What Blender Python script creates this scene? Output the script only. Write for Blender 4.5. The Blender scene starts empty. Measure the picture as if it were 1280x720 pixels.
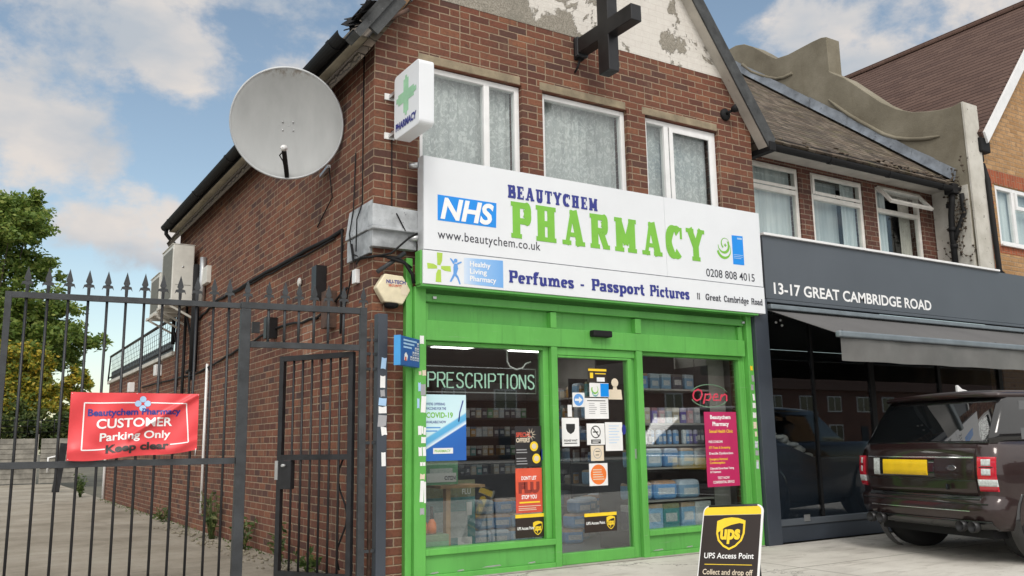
import bpy, bmesh, math, random
from mathutils import Vector, Matrix
random.seed(7)
SC = bpy.context.scene
COL = SC.collection
R = math.radians

# ------------------------------------------------------------------ camera
YAW, PITCH, ROLL = 0.557682839, 0.174622142, -0.016166837
CAM = Vector((-2.99116, -7.13638, 1.16176))
_f = Vector((math.sin(YAW)*math.cos(PITCH), math.cos(YAW)*math.cos(PITCH), math.sin(PITCH)))
_r = Vector((math.cos(YAW), -math.sin(YAW), 0))
_u = _r.cross(_f)
_r2 = math.cos(ROLL)*_r + math.sin(ROLL)*_u
_u2 = -math.sin(ROLL)*_r + math.cos(ROLL)*_u
cd = bpy.data.cameras.new('camera')
cd.sensor_width = 36.0
cd.lens = 36.0*1096.187/1280.0
cd.clip_start, cd.clip_end = 0.05, 2000
cam = bpy.data.objects.new('camera', cd)
m3 = Matrix((_r2, _u2, -_f)).transposed()
cam.matrix_world = Matrix.Translation(CAM) @ m3.to_4x4()
COL.objects.link(cam)
SC.camera = cam

# ------------------------------------------------------------------ light
SUN_EL, SUN_AZ = 46.0, 205.0          # azimuth measured like a compass with +Y as north
sd = bpy.data.lights.new('sun', 'SUN')
sd.energy = 1.4
sd.angle = R(18)
sd.color = (1.0, 0.95, 0.88)
sun = bpy.data.objects.new('sun', sd)
sdir = Vector((math.sin(R(SUN_AZ))*math.cos(R(SUN_EL)), math.cos(R(SUN_AZ))*math.cos(R(SUN_EL)), math.sin(R(SUN_EL))))
sun.rotation_euler = sdir.to_track_quat('Z', 'Y').to_euler()
sun.location = (0, 0, 30)
COL.objects.link(sun)

W = bpy.data.worlds.new('World')
SC.world = W
W.use_nodes = True
wt = W.node_tree
for n in list(wt.nodes):
    wt.nodes.remove(n)
def wn(t, **k):
    n = wt.nodes.new(t)
    for a, b in k.items():
        setattr(n, a, b)
    return n
def wl(a, b):
    wt.links.new(a, b)
def wmath(op, a, b=None, c=None, clamp=False):
    n = wn('ShaderNodeMath', operation=op)
    n.use_clamp = clamp
    for i, v in enumerate((a, b, c)):
        if v is None:
            continue
        if isinstance(v, (int, float)):
            n.inputs[i].default_value = v
        else:
            wl(v, n.inputs[i])
    return n.outputs[0]
sky = wn('ShaderNodeTexSky', sky_type='NISHITA')
sky.sun_disc = False
sky.sun_elevation = R(SUN_EL)
sky.sun_rotation = R(SUN_AZ)
sky.altitude = 0
sky.air_density = 1.0
sky.dust_density = 1.2
sky.ozone_density = 1.0
tc = wn('ShaderNodeTexCoord')
D = tc.outputs['Generated']
nz = wn('ShaderNodeTexNoise')
nz.inputs['Scale'].default_value = 9.0
nz.inputs['Detail'].default_value = 9
nz.inputs['Roughness'].default_value = 0.60
nz.inputs['Distortion'].default_value = 0.12
mp = wn('ShaderNodeMapping')
mp.inputs['Scale'].default_value = (1, 1, 1.45)
wl(D, mp.inputs['Vector'])
wl(mp.outputs[0], nz.inputs['Vector'])
def blob(c, rad, soft):
    c = Vector(c).normalized()
    n = wn('ShaderNodeVectorMath', operation='DOT_PRODUCT')
    wl(D, n.inputs[0])
    n.inputs[1].default_value = c
    mr = wn('ShaderNodeMapRange', interpolation_type='SMOOTHSTEP')
    wl(n.outputs['Value'], mr.inputs['Value'])
    mr.inputs['From Min'].default_value = math.cos(rad+soft)
    mr.inputs['From Max'].default_value = math.cos(max(rad-soft, 0.002))
    return mr.outputs[0]
# cloud banks of this afternoon's sky, as directions on the sky dome: (direction, radius, softness)
BANKS = [((0.04, .909, .430), .10, .07), ((.138, .887, .455), .09, .06), ((.276, .853, .470), .07, .06),
         ((-.08, .90, .43), .12, .08),
         ((.051, .952, .301), .055, .045), ((.010, .948, .325), .06, .05), ((-.07, .95, .30), .09, .06),
         ((.132, .966, .226), .040, .030), ((.175, .96, .222), .035, .03), ((.085, .962, .235), .03, .03),
         ((.766, .511, .395), .07, .05), ((.718, .573, .392), .05, .045), ((.80, .43, .40), .10, .06), ((.83, .42, .35), .12, .06)]
acc = None
for c, r_, s_ in BANKS:
    b = blob(c, r_, s_)
    acc = b if acc is None else wmath('MAXIMUM', acc, b)
# unseen bright cloud added behind the camera and overhead to lift the light
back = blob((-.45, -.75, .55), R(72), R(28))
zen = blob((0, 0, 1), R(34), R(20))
fill_cloud = wmath('MAXIMUM', back, zen)
bias = wmath('ADD', wmath('MULTIPLY', acc, 0.34), wmath('MULTIPLY', fill_cloud, 0.50))
dens = wmath('ADD', nz.outputs['Fac'], bias)
msk = wn('ShaderNodeMapRange', interpolation_type='SMOOTHSTEP')
wl(dens, msk.inputs['Value'])
msk.inputs['From Min'].default_value = 0.66
msk.inputs['From Max'].default_value = 0.87
nz2 = wn('ShaderNodeTexNoise')
nz2.inputs['Scale'].default_value = 7.0
nz2.inputs['Detail'].default_value = 5
mp2 = wn('ShaderNodeMapping')
mp2.inputs['Location'].default_value = (.3, .1, .035)
mp2.inputs['Scale'].default_value = (1, 1, 2.2)
wl(D, mp2.inputs['Vector'])
wl(mp2.outputs[0], nz2.inputs['Vector'])
cr = wn('ShaderNodeValToRGB')
cr.color_ramp.elements[0].position = 0.36
cr.color_ramp.elements[0].color = (4.5, 4.9, 5.4, 1)
cr.color_ramp.elements[1].position = 0.62
cr.color_ramp.elements[1].color = (6.9, 6.45, 6.1, 1)
wl(nz2.outputs['Fac'], cr.inputs['Fac'])
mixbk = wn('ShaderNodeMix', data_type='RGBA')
wl(fill_cloud, mixbk.inputs['Factor'])
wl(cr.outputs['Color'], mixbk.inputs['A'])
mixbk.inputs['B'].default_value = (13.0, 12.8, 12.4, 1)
skyc = wn('ShaderNodeMix', data_type='RGBA', blend_type='MULTIPLY')
skyc.inputs['Factor'].default_value = 1.0
wl(sky.outputs['Color'], skyc.inputs['A'])
skyc.inputs['B'].default_value = (1.68, 1.56, 1.33, 1)
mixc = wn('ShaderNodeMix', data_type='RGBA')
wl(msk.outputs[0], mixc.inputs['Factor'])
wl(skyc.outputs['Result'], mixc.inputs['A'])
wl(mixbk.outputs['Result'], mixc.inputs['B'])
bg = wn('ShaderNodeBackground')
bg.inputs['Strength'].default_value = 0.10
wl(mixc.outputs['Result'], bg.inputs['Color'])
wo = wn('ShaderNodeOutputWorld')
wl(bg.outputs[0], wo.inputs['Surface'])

SC.view_settings.view_transform = 'Standard'
SC.view_settings.look = 'None'
SC.view_settings.exposure = 0.14
SC.view_settings.gamma = 1.0
SC.view_settings.use_curve_mapping = False
SC.render.engine = 'CYCLES'
SC.cycles.max_bounces = 8
SC.cycles.transparent_max_bounces = 12

# ------------------------------------------------------------------ materials
def new_mat(name):
    m = bpy.data.materials.new(name)
    m.use_nodes = True
    nt = m.node_tree
    for n in list(nt.nodes):
        nt.nodes.remove(n)
    out = nt.nodes.new('ShaderNodeOutputMaterial')
    return m, nt, out
class NT:
    def __init__(s, nt):
        s.nt = nt
    def n(s, t, **k):
        x = s.nt.nodes.new(t)
        for a, b in k.items():
            setattr(x, a, b)
        return x
    def l(s, a, b):
        s.nt.links.new(a, b)
    def put(s, sock, v):
        if isinstance(v, (int, float)):
            sock.default_value = v
        elif isinstance(v, (tuple, list)):
            sock.default_value = tuple(v) if len(v) == len(sock.default_value) else tuple(v)+(1,)
        else:
            s.l(v, sock)
    def math(s, op, a, b=None, c=None):
        x = s.n('ShaderNodeMath', operation=op)
        for i, v in enumerate((a, b, c)):
            if v is not None:
                s.put(x.inputs[i], v)
        return x.outputs[0]
    def noise(s, vec, scale, detail=4, rough=.55, dist=0, dim='3D'):
        x = s.n('ShaderNodeTexNoise')
        x.inputs['Scale'].default_value = scale
        x.inputs['Detail'].default_value = detail
        x.inputs['Roughness'].default_value = rough
        x.inputs['Distortion'].default_value = dist
        s.l(vec, x.inputs['Vector'])
        return x.outputs['Fac']
    def map(s, vec, scale=(1, 1, 1), loc=(0, 0, 0), rot=(0, 0, 0)):
        x = s.n('ShaderNodeMapping')
        x.inputs['Scale'].default_value = scale
        x.inputs['Location'].default_value = loc
        x.inputs['Rotation'].default_value = rot
        s.l(vec, x.inputs['Vector'])
        return x.outputs[0]
    def rng(s, v, a, b, c=0., d=1., smooth=True):
        x = s.n('ShaderNodeMapRange')
        if smooth:
            x.interpolation_type = 'SMOOTHSTEP'
        s.put(x.inputs['Value'], v)
        for k, q in (('From Min', a), ('From Max', b), ('To Min', c), ('To Max', d)):
            x.inputs[k].default_value = q
        return x.outputs[0]
    def mix(s, f, a, b, mode='MIX'):
        x = s.n('ShaderNodeMix', data_type='RGBA', blend_type=mode)
        s.put(x.inputs['Factor'], f)
        s.put(x.inputs['A'], a)
        s.put(x.inputs['B'], b)
        return x.outputs['Result']
    def ramp(s, f, stops, interp='LINEAR'):
        x = s.n('ShaderNodeValToRGB')
        x.color_ramp.interpolation = interp
        e = x.color_ramp.elements
        while len(e) < len(stops):
            e.new(0.5)
        for i, (p_, c_) in enumerate(stops):
            e[i].position = p_
            e[i].color = tuple(c_)+(1,)
        s.l(f, x.inputs['Fac'])
        return x.outputs['Color']
    def bsdf(s, out, col, rough=.6, metal=0., bump=None, dist=.01, strength=1., spec=.5, coat=0.):
        b = s.n('ShaderNodeBsdfPrincipled')
        s.put(b.inputs['Base Color'], col)
        s.put(b.inputs['Roughness'], rough)
        s.put(b.inputs['Metallic'], metal)
        b.inputs['Specular IOR Level'].default_value = spec
        b.inputs['Coat Weight'].default_value = coat
        b.inputs['Coat Roughness'].default_value = 0.03
        if bump is not None:
            k = s.n('ShaderNodeBump')
            k.inputs['Distance'].default_value = dist
            k.inputs['Strength'].default_value = strength
            s.l(bump, k.inputs['Height'])
            s.l(k.outputs[0], b.inputs['Normal'])
        s.l(b.outputs[0], out.inputs['Surface'])
        return b
    def pos(s):
        return s.n('ShaderNodeNewGeometry').outputs['Position']
    def obj(s):
        return s.n('ShaderNodeTexCoord').outputs['Object']

def mat(name, col, rough=.5, metal=0., var=.12, scale=3., streak=False, bump=0., bscale=60., spec=.5, coat=0., spots=None, local=False):
    m, nt, out = new_mat(name)
    t = NT(nt)
    p = t.obj() if local else t.pos()
    v = t.map(p, (6, 6, .5)) if streak else p
    f = t.noise(v, scale, 5, .6)
    dark = tuple(c*(1-var*1.6) for c in col)
    lite = tuple(min(1, c*(1+var)) for c in col)
    c = t.ramp(f, [(.3, dark), (.7, lite)])
    if spots:
        g = t.noise(p, spots[1], 6, .7)
        c = t.mix(t.rng(g, spots[2], spots[2]+.08), c, spots[0])
    rr = t.math('ADD', t.math('MULTIPLY', f, .16), rough-.08)
    bp = t.noise(p, bscale, 4, .6) if bump else None
    t.bsdf(out, c, rr, metal, bp, bump, 1., spec, coat)
    return m

def brick(name, cols, mortar, bw=.225, bh=.075, mj=.010, dirt=.25, vert=False, bump=.006):
    m, nt, out = new_mat(name)
    t = NT(nt)
    p = t.pos()
    sp = t.n('ShaderNodeSeparateXYZ')
    t.l(p, sp.inputs[0])
    wob = t.noise(p, 26, 2)
    wob = t.math('MULTIPLY', t.math('SUBTRACT', wob, .5), .010)
    u = t.math('ADD', t.math('ADD', sp.outputs[0], sp.outputs[1]), wob)
    v = t.math('ADD', sp.outputs[2], wob)
    if vert:
        u, v = v, u
    row = t.math('FLOOR', t.math('DIVIDE', v, bh))
    half = t.math('MULTIPLY', t.math('MODULO', t.math('ABSOLUTE', row), 2), .5)
    uu = t.math('ADD', t.math('DIVIDE', u, bw), half)
    colu = t.math('FLOOR', uu)
    # now and then a stretcher is cut into two headers, as in the photographed wall
    wc = t.n('ShaderNodeCombineXYZ')
    t.l(colu, wc.inputs[0]); t.l(row, wc.inputs[1])
    wnz = t.n('ShaderNodeTexWhiteNoise', noise_dimensions='3D')
    t.l(wc.outputs[0], wnz.inputs[0])
    rnd = wnz.outputs['Value']
    fu = t.math('FRACT', uu)
    cut = t.math('GREATER_THAN', rnd, .86)
    side = t.math('MULTIPLY', t.math('GREATER_THAN', fu, .5), cut)
    fh = t.math('FRACT', t.math('MULTIPLY', fu, 2))
    du_full = t.math('MULTIPLY', t.math('MINIMUM', fu, t.math('SUBTRACT', 1, fu)), bw)
    du_half = t.math('MULTIPLY', t.math('MINIMUM', fh, t.math('SUBTRACT', 1, fh)), bw/2)
    du = t.math('ADD', t.math('MULTIPLY', du_half, cut), t.math('MULTIPLY', du_full, t.math('SUBTRACT', 1, cut)))
    fv = t.math('FRACT', t.math('DIVIDE', v, bh))
    dv = t.math('MULTIPLY', t.math('MINIMUM', fv, t.math('SUBTRACT', 1, fv)), bh)
    d = t.math('MINIMUM', du, dv)
    mw = t.math('MULTIPLY', t.math('SUBTRACT', t.noise(p, 17, 4, .7), .5), .010)
    face = t.rng(t.math('ADD', d, mw), mj/2-.0022, mj/2+.0034)
    wc2 = t.n('ShaderNodeCombineXYZ')
    t.l(t.math('ADD', colu, t.math('MULTIPLY', side, .37)), wc2.inputs[0]); t.l(row, wc2.inputs[1])
    wc2.inputs[2].default_value = 4.7
    w2 = t.n('ShaderNodeTexWhiteNoise', noise_dimensions='3D')
    t.l(wc2.outputs[0], w2.inputs[0])
    n_ = len(cols)
    bc = t.ramp(w2.outputs['Value'], [((i+.5)/n_, c) for i, c in enumerate(cols)])
    fine = t.noise(p, 45, 5, .7)
    bc = t.mix(t.math('MULTIPLY', t.rng(fine, .35, .75), .45), bc, tuple(c*.45 for c in cols[0]))
    mo = t.mix(t.noise(p, 5, 4), tuple(c*.62 for c in mortar), mortar)
    blot = t.noise(p, 13, 6, .7)
    bc = t.mix(t.math('MULTIPLY', t.rng(blot, .50, .72), .55), bc, (.055, .040, .036))
    bc = t.mix(t.math('MULTIPLY', t.rng(t.noise(p, 21, 5, .7), .60, .75), .22), bc, mortar)
    c = t.mix(face, mo, bc)
    big = t.noise(p, .9, 6, .65)
    low = t.mix(t.math('MULTIPLY', t.rng(big, .42, .72), dirt), c, (.035, .028, .024))
    drip = t.noise(t.map(p, (1, 1, .10)), 2.6, 6, .7)
    low = t.mix(t.math('MULTIPLY', t.rng(drip, .56, .72), dirt), low, (.05, .036, .03))
    salt = t.noise(p, 1.7, 7, .72)
    low = t.mix(t.math('MULTIPLY', t.rng(salt, .60, .72), dirt*.7), low, mortar)
    hgt = t.math('ADD', face, t.math('MULTIPLY', fine, .35))
    t.bsdf(out, low, .88, 0, hgt, bump, 1., .3)
    return m

M = {}
M['brick'] = brick('red_brick', [(.130, .052, .038), (.190, .074, .046), (.225, .088, .052), (.160, .064, .044), (.275, .115, .064), (.090, .048, .042), (.205, .076, .048)], (.40, .295, .205), mj=.0105, dirt=.32)
M['brick_nb'] = brick('brown_brick', [(.105, .046, .036), (.15, .062, .044), (.125, .050, .040), (.185, .076, .05)], (.32, .24, .18), mj=.011, dirt=.35)
M['brick_yellow'] = brick('yellow_brick', [(.46, .265, .12), (.52, .31, .15), (.40, .23, .105), (.56, .34, .17)], (.46, .34, .23), dirt=.12)
M['brick_orange'] = brick('orange_brick', [(.42, .12, .055), (.36, .10, .05), (.48, .15, .07)], (.48, .34, .22), dirt=.08)
M['brick_soldier'] = brick('soldier_brick', [(.40, .11, .05), (.34, .09, .045), (.45, .13, .06)], (.42, .26, .17), dirt=.08, vert=True)
M['brick_far'] = brick('terrace_brick', [(.26, .12, .09), (.32, .15, .11), (.28, .13, .095)], (.45, .36, .3))

def green_mat(name, col):
    m, nt, out = new_mat(name)
    t = NT(nt)
    p = t.pos()
    f = t.noise(t.map(p, (1, 1, .6)), 2.4, 5, .6)
    c = t.ramp(f, [(.3, tuple(x*.84 for x in col)), (.7, tuple(min(1, x*1.10) for x in col))])
    g = t.noise(p, 16, 6, .7)
    c = t.mix(t.math('MULTIPLY', t.rng(g, .64, .74), .35), c, (.22, .42, .20))
    s1 = t.noise(t.map(p, (3, 3, 40)), 1.0, 5, .75)
    c = t.mix(t.math('MULTIPLY', t.rng(s1, .64, .70), .30), c, (.30, .36, .28))
    s2 = t.noise(t.map(p, (22, 22, 1.2)), 1.0, 6, .7)
    c = t.mix(t.math('MULTIPLY', t.rng(s2, .52, .74), .40), c, tuple(x*.42 for x in col))
    s3 = t.noise(p, 55, 4, .8)
    c = t.mix(t.math('MULTIPLY', t.rng(s3, .66, .72), .5), c, (.05, .09, .04))
    t.bsdf(out, c, t.math('ADD', .30, t.math('MULTIPLY', s2, .3)), 0, t.noise(p, 5, 2), .003, .5, .45)
    return m
M['green'] = green_mat('green_gloss_paint', (.115, .41, .078))
M['green_panel'] = green_mat('green_panel_paint', (.105, .37, .078))
M['white_sign'] = mat('white_acrylic', (.76, .785, .82), .35, 0, .03, 1.3)
M['sign_edge'] = mat('grey_sign_edge', (.52, .54, .56), .45, .2, .12, 4)
M['white_upvc'] = mat('white_upvc', (.82, .82, .82), .35, 0, .05, 6, spots=((.55, .53, .48), 9, .66))
M['cream_upvc'] = mat('aged_white_upvc', (.74, .71, .66), .4, 0, .1, 6, spots=((.42, .38, .32), 9, .64))
M['stone'] = mat('lintel_stone', (.30, .245, .165), .85, 0, .25, 6, bump=.004, bscale=90, spots=((.26, .2, .12), 22, .62))
M['soffit'] = mat('soffit_board', (.50, .47, .42), .7, 0, .15, 3, spots=((.28, .24, .19), 7, .62))
M['soffit_dirty'] = mat('stained_soffit_board', (.62, .56, .44), .8, 0, .18, 3, spots=((.22, .17, .11), 5, .64))
M['barge'] = mat('weathered_dark_board', (.055, .058, .060), .7, 0, .35, 7, spots=((.34, .34, .33), 16, .66), bump=.004)
M['black_plastic'] = mat('black_plastic', (.009, .009, .010), .7, 0, .2, 5, spec=.3)
M['black_iron'] = mat('black_painted_iron', (.016, .017, .020), .42, 0, .3, 9, spots=((.09, .065, .05), 18, .68), bump=.0015, bscale=80)
M['grey_iron'] = mat('greyed_painted_iron', (.034, .038, .043), .5, 0, .3, 7, spots=((.12, .07, .045), 14, .70), bump=.0015, bscale=80)
M['lead'] = mat('lead_sheet', (.40, .42, .44), .6, .1, .3, 5, spots=((.13, .13, .14), 9, .60), bump=.006, bscale=14)
M['lead_flash'] = mat('lead_flashing', (.30, .33, .37), .55, .2, .25, 4, spots=((.14, .15, .17), 7, .6), bump=.012, bscale=7)
M['tile_brown'] = None
M['dark_metal'] = mat('dark_metal', (.03, .03, .032), .4, .5, .2, 6)
M['alu'] = mat('brushed_aluminium', (.55, .56, .57), .35, .8, .1, 8)
M['dish'] = mat('satellite_dish_paint', (.43, .445, .45), .42, 0, .12, 1.6, streak=False)
M['ac'] = mat('air_conditioner_casing', (.66, .65, .60), .45, 0, .08, 5, spots=((.45, .42, .35), 11, .68))
M['ac_grille'] = mat('fan_grille', (.16, .155, .13), .6, 0, .2, 20)
M['fascia_grey'] = mat('slate_grey_board', (.088, .102, .120), .45, 0, .07, .8)
M['pillar_grey'] = mat('dark_grey_paint', (.045, .055, .072), .45, 0, .12, 2)
M['letter_white'] = mat('white_letter', (.88, .88, .88), .35, 0, .03, 5)
M['ink_blue'] = mat('navy_vinyl', (.020, .030, .24), .3, 0, .05, 5)
M['ink_green'] = mat('green_vinyl', (.19, .50, .045), .3, 0, .05, 5)
M['ink_dark'] = mat('charcoal_vinyl', (.03, .03, .045), .35, 0, .05, 5)
M['ink_nhs'] = mat('sky_blue_vinyl', (.0, .26, .80), .3, 0, .04, 4)
M['ink_lime'] = mat('lime_vinyl', (.42, .62, .08), .35, 0, .05, 5)
M['ink_midblue'] = mat('mid_blue_vinyl', (.12, .33, .72), .35, 0, .05, 5)
M['ink_paleblue'] = mat('pale_blue_vinyl', (.40, .60, .85), .35, 0, .05, 5)
M['paper'] = mat('white_paper', (.80, .80, .80), .6, 0, .05, 4)
M['cream_paper'] = mat('cream_paper', (.72, .62, .48), .6, 0, .08, 4)
M['grey_ink'] = mat('grey_print', (.35, .35, .37), .6, 0, .05, 5)
M['black_ink'] = mat('black_print', (.02, .02, .02), .5, 0, .05, 5)
M['flu_red'] = mat('orange_red_print', (.68, .095, .045), .45, 0, .08, 4)
M['poster_black'] = mat('black_poster_print', (.022, .020, .022), .4, 0, .1, 6)
M['pale_green'] = mat('faded_green_print', (.34, .62, .40), .4, 0, .12, 5)
M['orange'] = mat('orange_print', (.85, .20, .035), .45, 0, .06, 4)
M['red_print'] = mat('red_print', (.62, .08, .045), .45, 0, .08, 4)
M['maroon_print'] = mat('maroon_print', (.26, .035, .025), .45, 0, .08, 4)
M['yellow'] = mat('yellow_print', (.90, .62, .03), .4, 0, .06, 4)
M['ups_brown'] = mat('brown_print', (.026, .016, .013), .4, 0, .08, 4)
M['pink'] = mat('magenta_print', (.50, .020, .115), .45, 0, .06, 4)
M['banner'] = mat('red_pvc_banner', (.74, .060, .070), .42, 0, .08, 3)
M['alarm'] = mat('yellowed_alarm_case', (.74, .66, .47), .4, 0, .12, 6, spots=((.5, .4, .24), 14, .66))
M['blue_sign'] = mat('blue_sign_face', (.02, .10, .36), .4, 0, .1, 5)
M['blue_edge'] = mat('blue_sign_edge', (.05, .30, .66), .4, 0, .08, 5)
M['timber'] = mat('exposed_timber', (.26, .15, .075), .8, 0, .3, 8, bump=.003)
M['wood'] = mat('light_wood', (.42, .25, .12), .6, 0, .2, 7)
M['rust'] = mat('rusty_steel', (.09, .05, .035), .8, 0, .4, 12)
def pack(name, col):
    # printed packaging: blocks of colour, a pale label, rows of print
    m, nt, out = new_mat(name); t = NT(nt); p = t.obj()
    gen = t.n('ShaderNodeTexCoord').outputs['Generated']
    sp = t.n('ShaderNodeSeparateXYZ'); t.l(gen, sp.inputs[0])
    gx, gz = sp.outputs[0], sp.outputs[2]
    oi = t.n('ShaderNodeObjectInfo').outputs['Random']
    pale = tuple(.42+.45*c for c in col); dark = tuple(c*.4 for c in col); warm = tuple(min(1, c*.6+.12) for c in reversed(col))
    base = t.mix(oi, tuple(c*.8 for c in col), tuple(min(1, c*1.25+.04) for c in col))
    top = t.math('GREATER_THAN', gz, t.math('ADD', .70, t.math('MULTIPLY', oi, .15)))
    c = t.mix(top, base, t.mix(t.math('GREATER_THAN', oi, .5), pale, warm))
    dxl = t.math('ABSOLUTE', t.math('SUBTRACT', gx, .5)); dzl = t.math('ABSOLUTE', t.math('SUBTRACT', gz, t.math('ADD', .36, t.math('MULTIPLY', oi, .12))))
    lab = t.math('MULTIPLY', t.math('LESS_THAN', dxl, .34), t.math('LESS_THAN', dzl, .17))
    c = t.mix(t.math('MULTIPLY', lab, .85), c, (.68, .69, .70))
    pr_ = t.noise(t.map(p, (55, 55, 190)), 1.0, 2, .8)
    c = t.mix(t.math('MULTIPLY', t.rng(pr_, .54, .60), .55), c, dark)
    cr_ = t.noise(p, 14, 5, .7)
    c = t.mix(t.math('MULTIPLY', t.rng(cr_, .50, .68), .25), c, pale)
    t.bsdf(out, c, .35)
    return m
def special_mats():
    # pebbledashed gable with flaking white paint
    m, nt, out = new_mat('gable_render'); t = NT(nt); p = t.pos()
    peb = t.noise(p, 70, 4, .7)
    base = t.ramp(peb, [(.30, (.15, .135, .115)), (.52, (.34, .31, .26)), (.72, (.46, .43, .38))])
    stain = t.noise(p, 1.6, 6, .7)
    base = t.mix(t.math('MULTIPLY', t.rng(stain, .45, .7), .55), base, (.20, .19, .16))
    flake = t.noise(t.map(p, (1, 1, 1.0), (3.1, 0, 1.62)), 1.15, 9, .62, .3)
    sx_ = t.n('ShaderNodeSeparateXYZ'); t.l(p, sx_.inputs[0])
    flake = t.math('ADD', flake, t.math('MULTIPLY', t.math('SUBTRACT', t.rng(sx_.outputs[0], 1.6, 3.6), .62), .22))
    fl = t.rng(flake, .50, .52)
    white = t.mix(t.noise(p, 9, 5, .7), (.62, .58, .53), (.80, .77, .72))
    sp = t.n('ShaderNodeSeparateXYZ'); t.l(p, sp.inputs[0])
    fv = t.math('FRACT', t.math('DIVIDE', sp.outputs[2], .075))
    fu = t.math('FRACT', t.math('ADD', t.math('DIVIDE', sp.outputs[0], .225), t.math('MULTIPLY', t.math('MODULO', t.math('FLOOR', t.math('DIVIDE', sp.outputs[2], .075)), 2), .5)))
    crs = t.math('MINIMUM', t.rng(fv, .0, .14), t.rng(fu, .0, .05))
    white = t.mix(t.math('MULTIPLY', t.math('SUBTRACT', 1, crs), .30), white, (.40, .34, .29))
    c = t.mix(fl, base, white)
    h = t.math('ADD', t.math('MULTIPLY', peb, .7), t.math('MULTIPLY', t.math('SUBTRACT', 1, fl), .8))
    t.bsdf(out, c, .95, 0, h, .012, 1., .2)
    M['render'] = m
    # weathered cement render of the party wall
    m, nt, out = new_mat('party_wall_render'); t = NT(nt); p = t.pos()
    f = t.noise(p, 1.1, 8, .65); g = t.noise(t.map(p, (1, 1, .25)), 4, 6, .7)
    c = t.ramp(f, [(.25, (.14, .122, .092)), (.5, (.225, .203, .155)), (.75, (.31, .283, .225))])
    c = t.mix(t.math('MULTIPLY', t.rng(g, .5, .75), .5), c, (.16, .135, .09))
    t.bsdf(out, c, .92, 0, t.noise(p, 30, 5, .7), .006, .8, .2)
    M['party'] = m
    # painted lower pier: off-white, blotched, with dead creeper marks
    m, nt, out = new_mat('flaking_white_masonry'); t = NT(nt); p = t.pos()
    f = t.noise(p, 2.2, 7, .65)
    c = t.ramp(f, [(.3, (.42, .40, .35)), (.6, (.60, .58, .53))])
    g = t.noise(p, 11, 6, .75)
    c = t.mix(t.rng(g, .62, .67), c, (.07, .06, .05))
    t.bsdf(out, c, .9, 0, t.noise(p, 25, 4), .004, .6, .2)
    M['pier_white'] = m
    # old mossy plain tiles and newer brown ribbed tiles: courses run along u, slope rises along z
    for nm, cols, ch, tw, moss, amt in (('tile_old', [(.085, .066, .05), (.13, .10, .078), (.17, .14, .11), (.06, .048, .04), (.115, .094, .075)], .085, .165, (.10, .095, .035), .45),
                                   ('tile_brown', [(.105, .064, .052), (.125, .078, .063), (.095, .058, .048)], .085, .30, (.08, .05, .04), .10)):
        m, nt, out = new_mat(nm); t = NT(nt); p = t.pos()
        sp = t.n('ShaderNodeSeparateXYZ'); t.l(p, sp.inputs[0])
        wob = t.math('MULTIPLY', t.noise(p, 9, 4), .055 if nm == 'tile_old' else .004)
        along = sp.outputs[0] if nm == 'tile_old' else sp.outputs[1]
        row_ = t.math('DIVIDE', t.math('ADD', sp.outputs[2], wob), ch)
        rw = t.math('FLOOR', row_)
        fz = t.math('FRACT', row_)
        uu = t.math('ADD', t.math('DIVIDE', t.math('ADD', along, wob), tw), t.math('MULTIPLY', t.math('MODULO', t.math('ABSOLUTE', rw), 2), .5))
        wc = t.n('ShaderNodeCombineXYZ'); t.l(t.math('FLOOR', uu), wc.inputs[0]); t.l(rw, wc.inputs[1])
        wz = t.n('ShaderNodeTexWhiteNoise', noise_dimensions='3D'); t.l(wc.outputs[0], wz.inputs[0])
        c = t.ramp(wz.outputs['Value'], [((i+.5)/len(cols), q) for i, q in enumerate(cols)])
        fu = t.math('FRACT', uu)
        joint = t.math('MULTIPLY', t.rng(fz, .0, .22), t.rng(fu, -.06 if nm == 'tile_brown' else 0., .06))
        c = t.mix(t.math('MULTIPLY', t.math('SUBTRACT', 1, joint), .75), c, (.018, .015, .013))
        mo = t.noise(p, 3.2, 7, .7)
        c = t.mix(t.math('MULTIPLY', t.rng(mo, .5, .7), amt), c, moss)
        mo2 = t.noise(p, 30, 6, .75)
        c = t.mix(t.math('MULTIPLY', t.rng(mo2, .58, .7), amt), c, (.30, .27, .22))
        h = t.math('ADD', t.math('MULTIPLY', t.math('SUBTRACT', 1, fz), .8), t.math('ADD', t.math('MULTIPLY', wz.outputs['Value'], .35), joint))
        t.bsdf(out, c, .9, 0, h, .02, 1., .2)
        M[nm] = m
    # concrete of the drive: board marks across it, oil and damp stains
    m, nt, out = new_mat('drive_concrete'); t = NT(nt); p = t.pos()
    f = t.noise(p, .8, 8, .65); rg = t.noise(t.map(p, (.25, 5.5, 1)), 1.3, 5, .6)
    c = t.ramp(f, [(.3, (.21, .185, .145)), (.52, (.335, .30, .245)), (.75, (.43, .395, .335))])
    c = t.mix(t.math('MULTIPLY', t.rng(rg, .50, .68), .26), c, (.20, .175, .14))
    gr = t.noise(p, 110, 3, .8)
    c = t.mix(t.math('MULTIPLY', t.rng(gr, .45, .7), .35), c, (.14, .125, .11))
    sp_ = t.noise(p, 9, 6, .75)
    c = t.mix(t.math('MULTIPLY', t.rng(sp_, .56, .66), .6), c, (.16, .14, .11))
    wet = t.noise(t.map(p, (1, .45, 1), (3, 1, 0)), .7, 7, .7)
    c = t.mix(t.math('MULTIPLY', t.rng(wet, .54, .64), .45), c, (.17, .145, .115))
    t.bsdf(out, c, .92, 0, t.math('ADD', gr, t.math('MULTIPLY', rg, .7)), .012, .8, .2)
    M['drive'] = m
    m, nt, out = new_mat('forecourt_concrete'); t = NT(nt); p = t.pos()
    f = t.noise(p, 1.2, 8, .62)
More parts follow.
